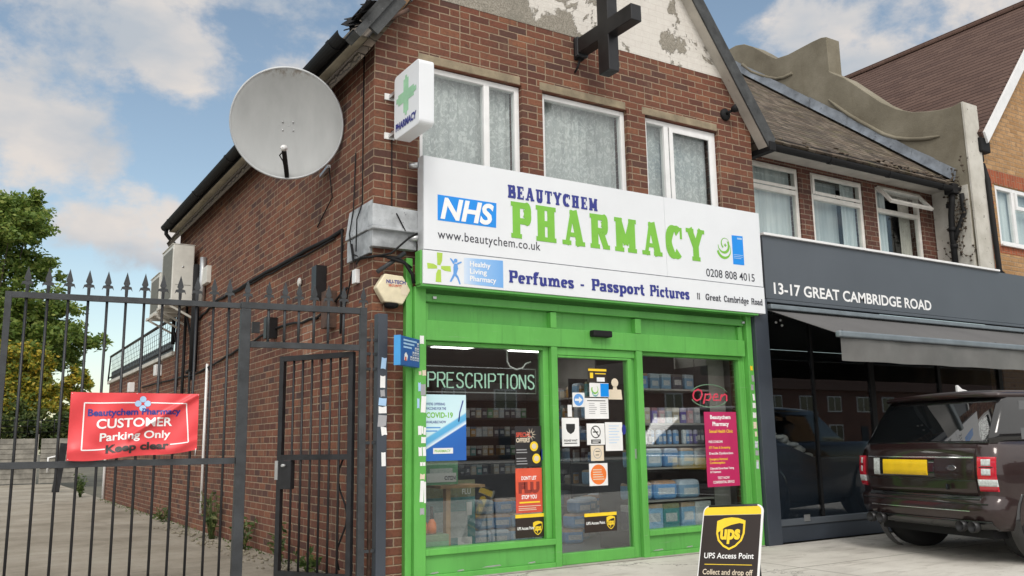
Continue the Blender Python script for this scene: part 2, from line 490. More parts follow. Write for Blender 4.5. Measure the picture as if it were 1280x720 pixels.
    c = t.ramp(f, [(.3, (.44, .415, .38)), (.55, (.56, .535, .49)), (.8, (.64, .615, .57))])
    rg = t.noise(t.map(p, (1.2, 4.5, 1), rot=(0, 0, .35)), 1.6, 6, .65)
    c = t.mix(t.math('MULTIPLY', t.rng(rg, .52, .68), .40), c, (.24, .21, .18))
    gr = t.noise(p, 90, 3, .8)
    c = t.mix(t.math('MULTIPLY', t.rng(gr, .5, .7), .25), c, (.22, .2, .18))
    s2 = t.noise(p, 5, 7, .75)
    c = t.mix(t.math('MULTIPLY', t.rng(s2, .60, .68), .5), c, (.24, .215, .18))
    vo = t.n('ShaderNodeTexVoronoi'); vo.inputs['Scale'].default_value = 3.2; t.l(p, vo.inputs['Vector'])
    c = t.mix(t.math('MULTIPLY', t.rng(vo.outputs['Distance'], .085, .06), .65), c, (.20, .19, .175))
    ve = t.n('ShaderNodeTexVoronoi', feature='DISTANCE_TO_EDGE'); ve.inputs['Scale'].default_value = .42
    nv = t.n('ShaderNodeVectorMath', operation='ADD'); t.l(p, nv.inputs[0]); cmb = t.n('ShaderNodeCombineXYZ'); nq = t.noise(p, 3.5, 5, .7); t.l(nq, cmb.inputs[0]); t.l(t.noise(p, 2.9, 5, .7), cmb.inputs[1]); t.l(cmb.outputs[0], nv.inputs[1]); t.l(nv.outputs[0], ve.inputs['Vector'])
    c = t.mix(t.math('MULTIPLY', t.rng(ve.outputs['Distance'], .006, .002), .7), c, (.10, .09, .08))
    ty = t.noise(t.map(p, (.5, 1.4, 1), (2, 5, 0)), .8, 6, .7)
    c = t.mix(t.math('MULTIPLY', t.rng(ty, .54, .70), .45), c, (.25, .235, .215))
    sx = t.n('ShaderNodeSeparateXYZ'); t.l(p, sx.inputs[0])
    jx = t.rng(t.math('ABSOLUTE', t.math('SUBTRACT', t.math('FRACT', t.math('DIVIDE', sx.outputs[0], 2.4)), .5)), .001, .005)
    jy = t.rng(t.math('ABSOLUTE', t.math('SUBTRACT', t.math('FRACT', t.math('DIVIDE', t.math('ADD', sx.outputs[1], .55), 1.8)), .5)), .002, .006)
    j = t.math('MULTIPLY', jx, jy)
    c = t.mix(t.math('MULTIPLY', t.math('SUBTRACT', 1, j), .7), c, (.10, .09, .075))
    t.bsdf(out, c, .9, 0, t.math('ADD', gr, t.math('MULTIPLY', j, 1.5)), .008, .7, .25)
    M['pave'] = m
    M['asphalt'] = mat('asphalt', (.05, .05, .052), .9, 0, .25, 4, bump=.006, bscale=120)
    M['earth'] = mat('rough_ground', (.12, .11, .08), .95, 0, .3, .6, bump=.02, bscale=6)
    # dish paint with grime gathered along one edge and rain streaks
    m, nt, out = new_mat('weathered_dish_paint'); t = NT(nt); p = t.obj()
    f = t.noise(t.map(p, (1, 1, .25)), 7, 5, .6); c = t.ramp(f, [(.3, (.385, .40, .405)), (.7, (.45, .465, .47))])
    sp = t.n('ShaderNodeSeparateXYZ'); t.l(p, sp.inputs[0])
    gm = t.noise(t.map(p, (9, 9, 3)), 2.2, 6, .75)
    c = t.mix(t.math('MULTIPLY', t.math('MULTIPLY', t.rng(gm, .42, .62), t.rng(sp.outputs[2], .40, .50)), .75), c, (.16, .12, .08))
    g2 = t.noise(p, 26, 6, .8)
    c = t.mix(t.math('MULTIPLY', t.rng(g2, .62, .72), .35), c, (.25, .22, .18))
    t.bsdf(out, c, .42); M['dish'] = m
    # clear glass: Fresnel mix of mirror and clear, tinted per use
    for nm, tint, ior, add in (('glass', (.95, .97, .965), 1.5, .005), ('glass_shop', (.88, .90, .895), 1.52, .06), ('glass_dark', (.72, .75, .77), 1.5, .035)):
        m, nt, out = new_mat(nm); t = NT(nt)
        gg = t.n('ShaderNodeNewGeometry'); dt = t.n('ShaderNodeVectorMath', operation='DOT_PRODUCT'); t.l(gg.outputs['Incoming'], dt.inputs[0]); t.l(gg.outputs['Normal'], dt.inputs[1])
        f0 = ((ior-1)/(ior+1))**2
        fre = t.math('ADD', f0+add, t.math('MULTIPLY', t.math('POWER', t.math('SUBTRACT', 1, t.math('ABSOLUTE', dt.outputs['Value'])), 5), 1-f0-add))
        tr = t.n('ShaderNodeBsdfTransparent'); tr.inputs[0].default_value = tint+(1,)
        gl = t.n('ShaderNodeBsdfGlossy'); gl.inputs['Roughness'].default_value = .012
        gl.inputs[0].default_value = (.95, .97, 1, 1)
        mx = t.n('ShaderNodeMixShader')
        t.l(fre, mx.inputs[0]); t.l(tr.outputs[0], mx.inputs[1]); t.l(gl.outputs[0], mx.inputs[2])
        t.l(mx.outputs[0], out.inputs['Surface'])
        M[nm] = m
    # net curtain
    m, nt, out = new_mat('net_curtain'); t = NT(nt); p = t.pos()
    f = t.noise(t.map(p, (1, 1, .25)), 11, 4, .6); g = t.noise(t.map(p, (1, 1, .8)), 16, 7, .75, 1.6)
    c = t.ramp(f, [(.3, (.33, .345, .35)), (.7, (.44, .455, .455))])
    c = t.mix(t.math('MULTIPLY', t.rng(g, .50, .56), .65), c, (.66, .67, .66))
    t.bsdf(out, c, .9, 0, f, .01, .5, .1)
    M['net'] = m
    m, nt, out = new_mat('voile_curtain'); t = NT(nt); p = t.pos()
    f = t.noise(t.map(p, (1, 1, .06)), 9, 4, .6)
    c = t.ramp(f, [(.3, (.40, .46, .48)), (.7, (.70, .74, .74))])
    t.bsdf(out, c, .9, 0, f, .01, .5, .1)
    M['voile'] = m
    # foliage with a random tint for each leaf
    for nm, stops in (('leaf', [(0, (.08, .14, .025)), (.4, (.155, .24, .045)), (.75, (.24, .32, .065)), (1, (.34, .38, .09))]),
                      ('leaf_autumn', [(0, (.11, .18, .035)), (.35, (.24, .29, .05)), (.65, (.48, .42, .055)), (1, (.68, .46, .055))]),
                      ('leaf_shrub', [(0, (.045, .08, .025)), (.5, (.10, .15, .045)), (1, (.20, .21, .07))]),
                      ('weed', [(0, (.035, .075, .015)), (.5, (.075, .13, .03)), (1, (.17, .20, .06))])):
        m, nt, out = new_mat(nm); t = NT(nt)
        g = t.n('ShaderNodeNewGeometry')
        c = t.ramp(g.outputs['Random Per Island'], stops)
        b = t.n('ShaderNodeBsdfPrincipled'); t.put(b.inputs['Base Color'], c); b.inputs['Roughness'].default_value = .55
        tl = t.n('ShaderNodeBsdfTranslucent'); t.l(c, tl.inputs[0])
        mx = t.n('ShaderNodeMixShader'); mx.inputs[0].default_value = .40
        t.l(b.outputs[0], mx.inputs[1]); t.l(tl.outputs[0], mx.inputs[2]); t.l(mx.outputs[0], out.inputs['Surface'])
        M[nm] = m
    M['bark'] = mat('bark', (.09, .07, .05), .9, 0, .3, 10, bump=.01, bscale=30)
    M['fence_wood'] = mat('silvered_fence_boards', (.24, .225, .195), .85, 0, .3, 3, bump=.003, bscale=40)
    M['fence_conc'] = mat('concrete_post', (.38, .36, .32), .9, 0, .15, 6)
    # car paint: near-black maroon metallic with clear coat
    m, nt, out = new_mat('maroon_car_paint'); t = NT(nt)
    fl = t.noise(t.obj(), 900, 1, .5)
    c = t.ramp(fl, [(.3, (.016, .009, .009)), (.7, (.040, .020, .020))])
    b = t.bsdf(out, c, .30, .35, None, .01, 1., .4, .8)
    M['car'] = m
    M['car_black'] = mat('gloss_black_trim', (.008, .008, .009), .15, 0, .1, 5, coat=.6)
    M['tyre'] = mat('tyre_rubber', (.014, .014, .015), .85, 0, .2, 12)
    M['chrome'] = mat('chrome', (.75, .75, .76), .12, 1., .03, 5)
    m, nt, out = new_mat('car_glass'); t = NT(nt)
    t.bsdf(out, (.006, .007, .008), .02, 0, None, .01, 1., .8, 1.)
    M['car_glass'] = m
    M['red_lens'] = mat('red_lamp_lens', (.55, .015, .035), .12, 0, .1, 30, coat=1)
    M['clear_lens'] = mat('clear_lamp_lens', (.62, .66, .66), .12, 0, .2, 40, coat=1)
    M['plate'] = mat('yellow_number_plate', (.86, .56, .015), .35, 0, .06, 9)
    M['int_wall'] = mat('shop_wall', (.40, .39, .37), .7, 0, .08, 3)
    M['int_floor'] = mat('shop_floor', (.20, .20, .21), .35, 0, .12, 3)
    M['int_dark'] = mat('dark_shelf_metal', (.05, .05, .052), .5, 0, .15, 5)
    M['shelf'] = mat('shelf_steel', (.33, .33, .32), .5, .1, .1, 5)
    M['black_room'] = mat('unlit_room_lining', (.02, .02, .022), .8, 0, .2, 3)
    M['awning'] = mat('grey_awning_canvas', (.115, .112, .112), .8, 0, .10, 1.6)
    M['valance'] = mat('clear_pvc_valance', (.15, .147, .14), .4, 0, .16, 2.2)
    M['awn_bar'] = mat('awning_bar', (.20, .235, .26), .45, .2, .1, 6)
    M['cloth'] = mat('dust_sheet', (.56, .53, .46), .85, 0, .15, 6)
    for k, v in (('pk_blue', (.10, .30, .62)), ('pk_pale', (.24, .44, .66)), ('pk_white', (.52, .58, .64)), ('pk_pink', (.60, .38, .42)),
                 ('pk_purple', (.16, .12, .42)), ('pk_teal', (.08, .30, .32)), ('pk_cream', (.55, .48, .38)), ('pk_dark', (.06, .06, .09)), ('pk_amber', (.5, .28, .08)), ('pk_green', (.12, .34, .17))):
        M[k] = pack(k.replace('pk_', '')+'_packaging', v)
    def emis(nm, col, s):
        m, nt, out = new_mat(nm); t = NT(nt)
        e = t.n('ShaderNodeEmission'); e.inputs[0].default_value = col+(1,); e.inputs[1].default_value = s
        t.l(e.outputs[0], out.inputs['Surface']); M[nm] = m
    emis('ceiling_panel', (1, .97, .9), 4.6)
    emis('neon_green', (.50, .82, .60), .95)
    emis('neon_red', (.95, .07, .13), 1.0)
    # printed posters with simple gradients of ink
    m, nt, out = new_mat('blue_gradient_print'); t = NT(nt); p = t.pos()
    sp = t.n('ShaderNodeSeparateXYZ'); t.l(p, sp.inputs[0])
    c = t.ramp(t.rng(sp.outputs[0], .72, 1.20, smooth=False), [(0, (.80, .83, .87)), (.45, (.30, .52, .84)), (1, (.17, .40, .78))])
    t.bsdf(out, c, .35); M['grad_print'] = m
    m, nt, out = new_mat('vaccine_poster_print'); t = NT(nt); p = t.pos()
    sp = t.n('ShaderNodeSeparateXYZ'); t.l(p, sp.inputs[0])
    k = t.math('ADD', t.math('MULTIPLY', sp.outputs[0], -.55), sp.outputs[2])
    c = t.ramp(t.rng(k, .65, 1.25, smooth=False), [(0, (.02, .12, .45)), (.28, (.02, .14, .5)), (.30, (.75, .85, .92)), (.36, (.10, .40, .72)), (.44, (.12, .45, .75)), (.47, (.62, .82, .88)), (1, (.55, .78, .86))])
    t.bsdf(out, c, .4); M['covid_print'] = m
special_mats()

# ------------------------------------------------------------------ mesh helpers
class MB:
    def __init__(s):
        s.v = []; s.f = []; s.sm = []
    def add(s, vs, fs, smooth=False):
        b = len(s.v)
        s.v += [tuple(v) for v in vs]
        for f in fs:
            s.f.append([b+i for i in f]); s.sm.append(smooth)
        return s
    def box(s, x0, x1, y0, y1, z0, z1):
        if x0 > x1: x0, x1 = x1, x0
        if y0 > y1: y0, y1 = y1, y0
        if z0 > z1: z0, z1 = z1, z0
        vs = [(x, y, z) for z in (z0, z1) for y in (y0, y1) for x in (x0, x1)]
        return s.add(vs, [(0, 2, 3, 1), (4, 5, 7, 6), (0, 1, 5, 4), (1, 3, 7, 5), (3, 2, 6, 7), (2, 0, 4, 6)])
    def obox(s, c, ux, uy, uz, hx, hy, hz):
        c, ux, uy, uz = Vector(c), Vector(ux).normalized(), Vector(uy).normalized(), Vector(uz).normalized()
        vs = [c+ux*hx*i+uy*hy*j+uz*hz*k for k in (-1, 1) for j in (-1, 1) for i in (-1, 1)]
        fs = [(0, 2, 3, 1), (4, 5, 7, 6), (0, 1, 5, 4), (1, 3, 7, 5), (3, 2, 6, 7), (2, 0, 4, 6)]
        if ux.cross(uy).dot(uz) < 0:
            fs = [tuple(reversed(f)) for f in fs]
        return s.add(vs, fs)
    def beam(s, a, b, w, h, up=(0, 0, 1)):
        a, b = Vector(a), Vector(b)
        d = (b-a).normalized(); up = Vector(up)
        x = d.cross(up).normalized(); z = x.cross(d)
        return s.obox((a+b)/2, d, x, z, (b-a).length/2, w/2, h/2)
    def prism(s, pts, fn, a, b):
        # pts: outline in 2D; fn(u, v, d) -> 3D; a, b: depths
        n = len(pts)
        area = sum(pts[i][0]*pts[(i+1) % n][1]-pts[(i+1) % n][0]*pts[i][1] for i in range(n))
        vs = [fn(u, v, a) for u, v in pts]+[fn(u, v, b) for u, v in pts]
        fs = [tuple(range(n)), tuple(range(2*n-1, n-1, -1))]+[(i, n+i, n+(i+1) % n, (i+1) % n) for i in range(n)]
        P = [Vector(q) for q in vs]
        # orient outward
        cen = sum(P, Vector())/len(P)
        nn = (P[1]-P[0]).cross(P[n]-P[0])
        A = Vector(fn(1, 0, a))-Vector(fn(0, 0, a)); B = Vector(fn(0, 1, a))-Vector(fn(0, 0, a)); Dp = Vector(fn(0, 0, b))-Vector(fn(0, 0, a))
        flip = (A.cross(B).dot(Dp) > 0) == (area > 0)
        if flip:
            fs = [tuple(reversed(f)) for f in fs]
        return s.add(vs, fs)
    def ring(s, rings, closed_ends=True, smooth=True, loop=True):
        n = len(rings[0]); b = len(s.v)
        for r in rings:
            s.v += [tuple(q) for q in r]
        for k in range(len(rings)-1):
            for i in range(n if loop else n-1):
                j = (i+1) % n
                s.f.append([b+k*n+i, b+k*n+j, b+(k+1)*n+j, b+(k+1)*n+i]); s.sm.append(smooth)
        if closed_ends:
            s.f.append([b+i for i in range(n-1, -1, -1)]); s.sm.append(False)
            e = b+(len(rings)-1)*n
            s.f.append([e+i for i in range(n)]); s.sm.append(False)
        return s
    def tube(s, pts, r, n=8, closed=False):
        pts = [Vector(p) for p in pts]
        rs = r if isinstance(r, (list, tuple)) else [r]*len(pts)
        rings = []
        ref = None
        for i, p in enumerate(pts):
            if closed:
                d = (pts[(i+1) % len(pts)]-pts[i-1]).normalized()
            else:
                d = (pts[min(i+1, len(pts)-1)]-pts[max(i-1, 0)]).normalized()
            if ref is None:
                ref = Vector((0, 0, 1)) if abs(d.z) < .9 else Vector((1, 0, 0))
            x = d.cross(ref).normalized(); y = x.cross(d).normalized(); ref = y
            rings.append([p+(x*math.cos(2*math.pi*k/n)+y*math.sin(2*math.pi*k/n))*rs[i] for k in range(n)])
        if closed:
            rings.append(rings[0])
        return s.ring([list(reversed(q)) for q in rings], closed_ends=not closed)
    def lathe(s, prof, c, ax, n=20, closed_ends=False):
        ax = Vector(ax).normalized(); c = Vector(c)
        ref = Vector((0, 0, 1)) if abs(ax.z) < .9 else Vector((1, 0, 0))
        x = ax.cross(ref).normalized(); y = ax.cross(x).normalized()
        rings = [[c+ax*h+(x*math.cos(2*math.pi*k/n)+y*math.sin(2*math.pi*k/n))*r for k in range(n)] for r, h in prof]
        return s.ring(rings, closed_ends=closed_ends)
    def ball(s, c, r, nu=12, nv=8):
        r = r if isinstance(r, (list, tuple)) else (r, r, r)
        rings = []
        for j in range(nv+1):
            a = -math.pi/2+math.pi*j/nv
            q = max(math.cos(a), .02)
            rings.append([(c[0]+r[0]*q*math.cos(2*math.pi*i/nu), c[1]+r[1]*q*math.sin(2*math.pi*i/nu), c[2]+r[2]*math.sin(a)) for i in range(nu)])
        return s.ring(rings)
    def xform(s, mtx):
        s.v = [tuple(mtx @ Vector(v)) for v in s.v]
        return s
    def build(s, name, m, parent=None, bevel=0., seg=2, world=True, fix=False):
        me = bpy.data.meshes.new(name)
        vs = s.v
        if parent is not None and world:
            inv = ROOT.get(parent.name, Matrix()).inverted()
            vs = [tuple(inv @ Vector(v)) for v in vs]
        org = Vector((0, 0, 0))
        if parent is None and vs:
            xs, ys, zs = zip(*vs)
            org = Vector(((min(xs)+max(xs))/2, (min(ys)+max(ys))/2, min(zs)))
            vs = [tuple(Vector(v)-org) for v in vs]
        me.from_pydata(vs, [], s.f)
        if any(s.sm):
            me.polygons.foreach_set('use_smooth', s.sm)
        if fix:
            bm = bmesh.new(); bm.from_mesh(me); bmesh.ops.recalc_face_normals(bm, faces=bm.faces); bm.to_mesh(me); bm.free()
        me.materials.append(M[m] if isinstance(m, str) else m)
        me.update()
        o = bpy.data.objects.new(name, me)
        COL.objects.link(o)
        o.location = org
        if parent is not None:
            o.parent = parent
            ROOT[o.name] = ROOT.get(parent.name, Matrix())
        else:
            ROOT[o.name] = Matrix.Translation(org)
        if bevel:
            b = o.modifiers.new('bevel', 'BEVEL')
            b.width = bevel; b.segments = seg; b.limit_method = 'ANGLE'; b.angle_limit = R(40)
        return o
ROOT = {}
def tag(o, label=None, cat=None, group=None, kind=None):
    if label: o['label'] = label
    if cat: o['category'] = cat
    if group: o['group'] = group
    if kind: o['kind'] = kind
    return o
def thing(name, label, cat, loc=(0, 0, 0), rz=0., group=None):
    o = bpy.data.objects.new(name, None)
    o.empty_display_size = .1
    COL.objects.link(o)
    o.location = loc
    o.rotation_euler = (0, 0, rz)
    ROOT[o.name] = Matrix.Translation(Vector(loc)) @ Matrix.Rotation(rz, 4, 'Z')
    return tag(o, label, cat, group)
def dup(o, loc=None, rz=None, label=None, group=None):
    c = o.copy(); COL.objects.link(c)
    if loc is not None: c.location = loc
    if rz is not None: c.rotation_euler = (0, 0, rz)
    if label: c['label'] = label
    if group: c['group'] = group
    for ch in list(o.children):
        d = ch.copy(); COL.objects.link(d); d.parent = c
        for g in list(ch.children):
            e = g.copy(); COL.objects.link(e); e.parent = d
    return c
def structure(o):
    o['kind'] = 'structure'
    return o
FX = lambda y0: (lambda u, v, d: (u, y0+d, v))      # outline in the XZ plane
SX = lambda x0: (lambda u, v, d: (x0+d, u, v))      # outline in the YZ plane

# ------------------------------------------------------------------ lettering
def text_mesh(sx, bold=0., shear=0., space=1.):
    c = bpy.data.curves.new('lettering', 'FONT')
    c.body = sx; c.size = 1.0; c.offset = bold; c.extrude = .0; c.shear = shear; c.space_character = space
    c.resolution_u = 4
    o = bpy.data.objects.new('lettering', c)
    COL.objects.link(o)
    dg = bpy.context.evaluated_depsgraph_get()
    ev = o.evaluated_get(dg)
    me = ev.to_mesh()
    vs = [tuple(v.co) for v in me.vertices]; fs = [tuple(p.vertices) for p in me.polygons]
    ev.to_mesh_clear()
    bpy.data.objects.remove(o); bpy.data.curves.remove(c)
    return vs, fs
_cap = {}
def cap_height():
    if 'h' not in _cap:
        vs, _ = text_mesh('H'); _cap['h'] = max(v[1] for v in vs)
    return _cap['h']
def lettering(parent, name, sx, org, ux, uy, cap, m, width=None, align='L', bold=0., shear=0., space=1., warp=None, lift=.0015):
    vs, fs = text_mesh(sx, bold, shear, space)
    k = cap/cap_height()
    x0 = min(v[0] for v in vs); x1 = max(v[0] for v in vs)
    kx = k if width is None else width/(x1-x0)
    w = (x1-x0)*kx
    off = {'L': 0, 'C': -w/2, 'R': -w}[align]
    if warp:
        bm = bmesh.new()
        bv = [bm.verts.new(v) for v in vs]
        for f in fs:
            try: bm.faces.new([bv[i] for i in f])
            except ValueError: pass
        bmesh.ops.triangulate(bm, faces=bm.faces)
        for _ in range(3):
            le = [e for e in bm.edges if e.calc_length() > .14]
            if not le: break
            bmesh.ops.subdivide_edges(bm, edges=le, cuts=1)
            bmesh.ops.triangulate(bm, faces=bm.faces)
        bm.verts.index_update()
        vs = [tuple(v.co) for v in bm.verts]; fs = [tuple(v.index for v in f.verts) for f in bm.faces]
        bm.free()
    org, ux, uy = Vector(org), Vector(ux).normalized(), Vector(uy).normalized()
    nn = ux.cross(uy)
    out = []
    for v in vs:
        a, b = (v[0]-x0)*kx+off, v[1]*k
        out.append(warp(a, b) if warp else org+ux*a+uy*b+nn*lift)
    mb = MB(); mb.add(out, fs)
    return mb.build(name, m, parent)
# heavy slab-serif letters drawn stroke by stroke (cap height 1)
def _arc(cx, cy, rx, ry, a0, a1, n=12):
    return [(cx+rx*math.cos(R(a0+(a1-a0)*i/n)), cy+ry*math.sin(R(a0+(a1-a0)*i/n))) for i in range(n+1)]
def slab(t, th, se):
    # t stem width, th thin stroke, se serif height
    S = lambda x0, y0, x1, y1, w=None: ('P', [(x0, y0), (x1, y1)], w or t)
    B = lambda x0, x1, y0, y1: ('R', x0, x1, y0, y1)
    h = t/2; q = se
    wd = t*.34
    def st(x, y0, y1): return B(x-h, x+h, y0, y1)
    def sf(x, y, w=None): return B(x-h-(w or wd)*.62, x+h+(w or wd)*.62, y, y+q)
    G = {}
    c1 = .06+wd*.62+h
    def two(wid): return c1, wid-c1
    a, b = two(.92); G['H'] = (.92, [st(a, 0, 1), st(b, 0, 1), sf(a, 0), sf(a, 1-q), sf(b, 0), sf(b, 1-q), B(a, b, .5-th/2, .5+th/2)])
    bowl = lambda y0, y1, x0, x1: ('P', [(x0, y1-th/2)]+_arc(x1-(y1-y0)/2*.62, (y0+y1)/2, (y1-y0)/2*.62-h*.55, (y1-y0)/2-th/2, 90, -90)+[(x0, y0+th/2)], (th, t*.95))
    G['P'] = (.80, [st(a, 0, 1), sf(a, 0), B(a-h-wd*.62, a, 1-q, 1), bowl(.40, 1, a, .78)])
    G['R'] = (.90, [st(a, 0, 1), sf(a, 0), B(a-h-wd*.62, a, 1-q, 1), bowl(.44, 1, a, .78), S(.52, .50, .72, q*.6, t*.85), B(.60, .90, 0, q)])
    G['B'] = (.84, [st(a, 0, 1), B(a-h-wd*.62, a, 1-q, 1), B(a-h-wd*.62, a, 0, q), bowl(.47, 1, a, .76), bowl(0, .53, a, .82)])
    G['A'] = (.96, [S(.20, 0, .46, 1, th*.9), S(.50, 1, .76, 0, t), B(.28, .70, .24, .24+th*.75), B(.02, .38, 0, q), B(.56, .96, 0, q), B(.34, .60, 1-q, 1)])
    G['M'] = (1.10, [st(a, 0, 1), st(1.10-a, 0, 1), S(a, .97, .55, .22, t*.75), S(.55, .22, 1.10-a, .97, t*.75), sf(a, 0), sf(1.10-a, 0), B(a-h-wd*.6, a, 1-q, 1), B(1.10-a, 1.10-a+h+wd*.6, 1-q, 1)])
    cc = _arc(.45, .5, .45-h-.02, .5-th/2, 48, 312, 20)
    G['C'] = (.86, [('P', cc, (th, t)), B(.72, .72+th*.6, .62, .97)])
    G['G'] = (.92, [('P', cc, (th, t)), B(.72, .72+th*.6, .62, .97), B(.62, .62+t*.95, .06, .46), B(.50, .92, .46-q, .46)])
    G['Y'] = (.92, [S(.17, 1, .46, .42, t*.95), S(.75, 1, .46, .42, t*.8), st(.46, 0, .48), sf(.46, 0), B(0, .38, 1-q, 1), B(.58, .92, 1-q, 1)])
    G['E'] = (.80, [st(a, 0, 1), B(.06, .74, 1-q, 1), B(.06, .76, 0, q), B(a, .58, .5-q*.5, .5+q*.5), B(.74-th*.5, .74, .70, 1), B(.76-th*.5, .76, 0, .30), B(.58-th*.4, .58, .36, .64)])
    G['U'] = (.90, [('P', [(a, 1), (a, .35)]+_arc(.45, .35, .45-a, .35-th/2, 180, 360)+[(.90-a, 1)], (t*.95, t*.85)), sf(a, 1-q), sf(.90-a, 1-q)])
    G['T'] = (.82, [st(.41, 0, 1), sf(.41, 0), B(.03, .79, 1-q, 1), B(.03, .03+th*.5, .68, 1), B(.79-th*.5, .79, .68, 1)])
    x = .68; l1 = .05+wd*.5+h
    ob = lambda cx, w: ('P', _arc(cx, x/2, w/2-h*.9, x/2-th*.4, 0, 360, 22), (th*.8, t*.9))
    G['o'] = (.66, [ob(.33, .64)])
    G['e'] = (.64, [('P', [(.10, x*.52), (.56, x*.52)], th*.7), ('P', [(.57, x*.50)]+_arc(.33, x/2, .32-h*.9, x/2-th*.4, 10, 315, 20), (th*.8, t*.85))])
    G['c'] = (.60, [('P', _arc(.33, x/2, .32-h*.9, x/2-th*.4, 45, 315, 18), (th*.8, t*.9)), B(.47, .47+th*.55, .42, .66)])
    G['r'] = (.58, [st(l1, 0, x), sf(l1, 0), B(.0, l1, x-q, x), ('P', [(l1, .38)]+_arc(.42, .40, .42-l1, x-.40-th*.35, 170, 60, 8), th*.9), B(.44, .44+t*.7, .42, .64)])
    G['f'] = (.50, [('P', [(l1, 0), (l1, .72)]+_arc(.42, .72, .42-l1, .26-th*.3, 180, 60, 8), (t, t)), sf(l1, 0), B(.02, .46, x-q, x)])
    G['u'] = (.78, [('P', [(l1, x), (l1, .26)]+_arc(.37, .26, .37-l1, .26-th*.4, 180, 300, 10), (t*.9, t*.9)), st(.58, 0, x), B(0, l1, x-q, x), B(.44, .58, x-q, x), B(.58, .76, 0, q)])
    G['n'] = (.78, [st(l1, 0, x), sf(l1, 0), B(0, l1, x-q, x), ('P', [(l1, .36)]+_arc(.42, .38, .42-l1, x-.38-th*.4, 170, 20, 10)+[(.60, .38), (.60, 0)], t*.85), sf(.60, 0)])
    G['m'] = (1.16, [st(l1, 0, x), sf(l1, 0), B(0, l1, x-q, x)] + [e for c_ in (.60, .98) for e in (('P', [(c_-.38, .36)]+_arc(c_-.17, .38, .18, x-.38-th*.4, 170, 20, 10)+[(c_, .38), (c_, 0)], t*.85), sf(c_, 0))])
    G['s'] = (.54, [('P', [(.46, x*.80)]+_arc(.27, x*.745, .19, x*.255-th*.35, 40, 200, 9)+_arc(.27, x*.255, .19, x*.255-th*.35, 50, -150, 10), (th*.9, t*.75)), B(.42, .42+th*.45, x*.68, x), B(.05, .05+th*.45, 0, x*.34)])
    G['a'] = (.68, [('P', _arc(.30, x*.74, .20, x*.26-th*.3, 165, 0, 9)+[(.50, x*.6), (.50, 0)], (th*.9, t*.9)), ('P', _arc(.28, x*.29, .20, x*.29-th*.35, 60, 300, 12)+[(.5, .12)], (th*.8, t*.8)), B(.50, .66, 0, q)])
    G['p'] = (.74, [st(l1, -.30, x), sf(l1, -.30), B(0, l1, x-q, x), ('P', _arc(.42, x/2, .29-h*.5, x/2-th*.4, 150, -150, 16), (th*.8, t*.85))])
    G['b'] = (.74, [st(l1, 0, 1), B(0, l1, 1-q, 1), ('P', _arc(.42, x/2, .29-h*.5, x/2-th*.4, 150, -150, 16), (th*.8, t*.85))])
    G['d'] = (.76, [st(.58, 0, 1), B(.40, .58, 1-q, 1), B(.58, .76, 0, q), ('P', _arc(.33, x/2, .29-h*.5, x/2-th*.4, 30, 330, 16), (th*.8, t*.85))])
    G['g'] = (.70, [('P', _arc(.31, x*.62, .24, x*.38-th*.4, 0, 360, 18), (th*.8, t*.8)), ('P', [(.20, .20), (.24, .10), (.50, .06)]+_arc(.32, -.13, .26, .16, 60, -240, 16), th*.8), B(.46, .68, x-q*.9, x)])
    G['t'] = (.48, [('P', [(l1, .92), (l1, .20)]+_arc(.40, .20, .40-l1, .20-th*.4, 180, 290, 6), t*.9), B(.0, .44, x-q, x)])
    G['i'] = (.42, [st(l1, 0, x), sf(l1, 0), B(0, l1, x-q, x), B(l1-h, l1+h, .80, 1)])
    G['1'] = (.46, [st(l1+.02, 0, 1), sf(l1+.02, 0), S(.02, .80, l1, .97, th*.8)])
    G['-'] = (.50, [B(.08, .42, .28, .28+th)])
    return G
def slab_word(parent, name, word, x0, x1, z, cap, y, m, t=.27, th=.17, se=.16, gap=.06, lift=.001, zoff=None):
    G = slab(t, th, se)
    x = 0.; els = []
    for ch in word:
        if ch == ' ':
            x += .42; continue
        w, e = G[ch]
        els += [(x, q) for q in e]
        x += w+gap
    tot = x-gap
    k = (x1-x0)/tot
    # each stroke is a closed slip; the slips of a word are then fused into one clean outline
    mb = MB()
    for dx, e in els:
        if e[0] == 'R':
            _, a, b, c, f = e
            mb.box(x0+(dx+a)*k, x0+(dx+b)*k, y-lift-.003, y-lift, z+c*cap, z+f*cap)
        else:
            pts, wd = e[1], e[2]
            P = [Vector((p[0], p[1])) for p in pts]
            L, Rr = [], []
            for i in range(len(P)):
                dd = (P[min(i+1, len(P)-1)]-P[max(i-1, 0)])
                if (P[0]-P[-1]).length < 1e-4 and i in (0, len(P)-1):
                    dd = P[1]-P[-2]
                dd.normalize()
                if isinstance(wd, tuple):        # thin along horizontals, thick along verticals
                    ww = wd[0]*abs(dd.x)+wd[1]*abs(dd.y)
                else:
                    ww = wd
                nr = Vector((-dd.y, dd.x))*ww/2
                L.append(P[i]+nr); Rr.append(P[i]-nr)
            pt = lambda q, d: (x0+(dx+q.x)*k, d, z+q.y*cap)
            for i in range(len(P)-1):
                q4 = [L[i], Rr[i], Rr[i+1], L[i+1]]
                f_ = [pt(q, y-lift-.003) for q in q4]; b_ = [pt(q, y-lift) for q in q4]
                mb.add(f_+b_, [(0, 1, 2, 3), (7, 6, 5, 4), (0, 4, 5, 1), (1, 5, 6, 2), (2, 6, 7, 3), (3, 7, 4, 0)])
    o = mb.build(name, m, parent)
    fuse(o)
    return o
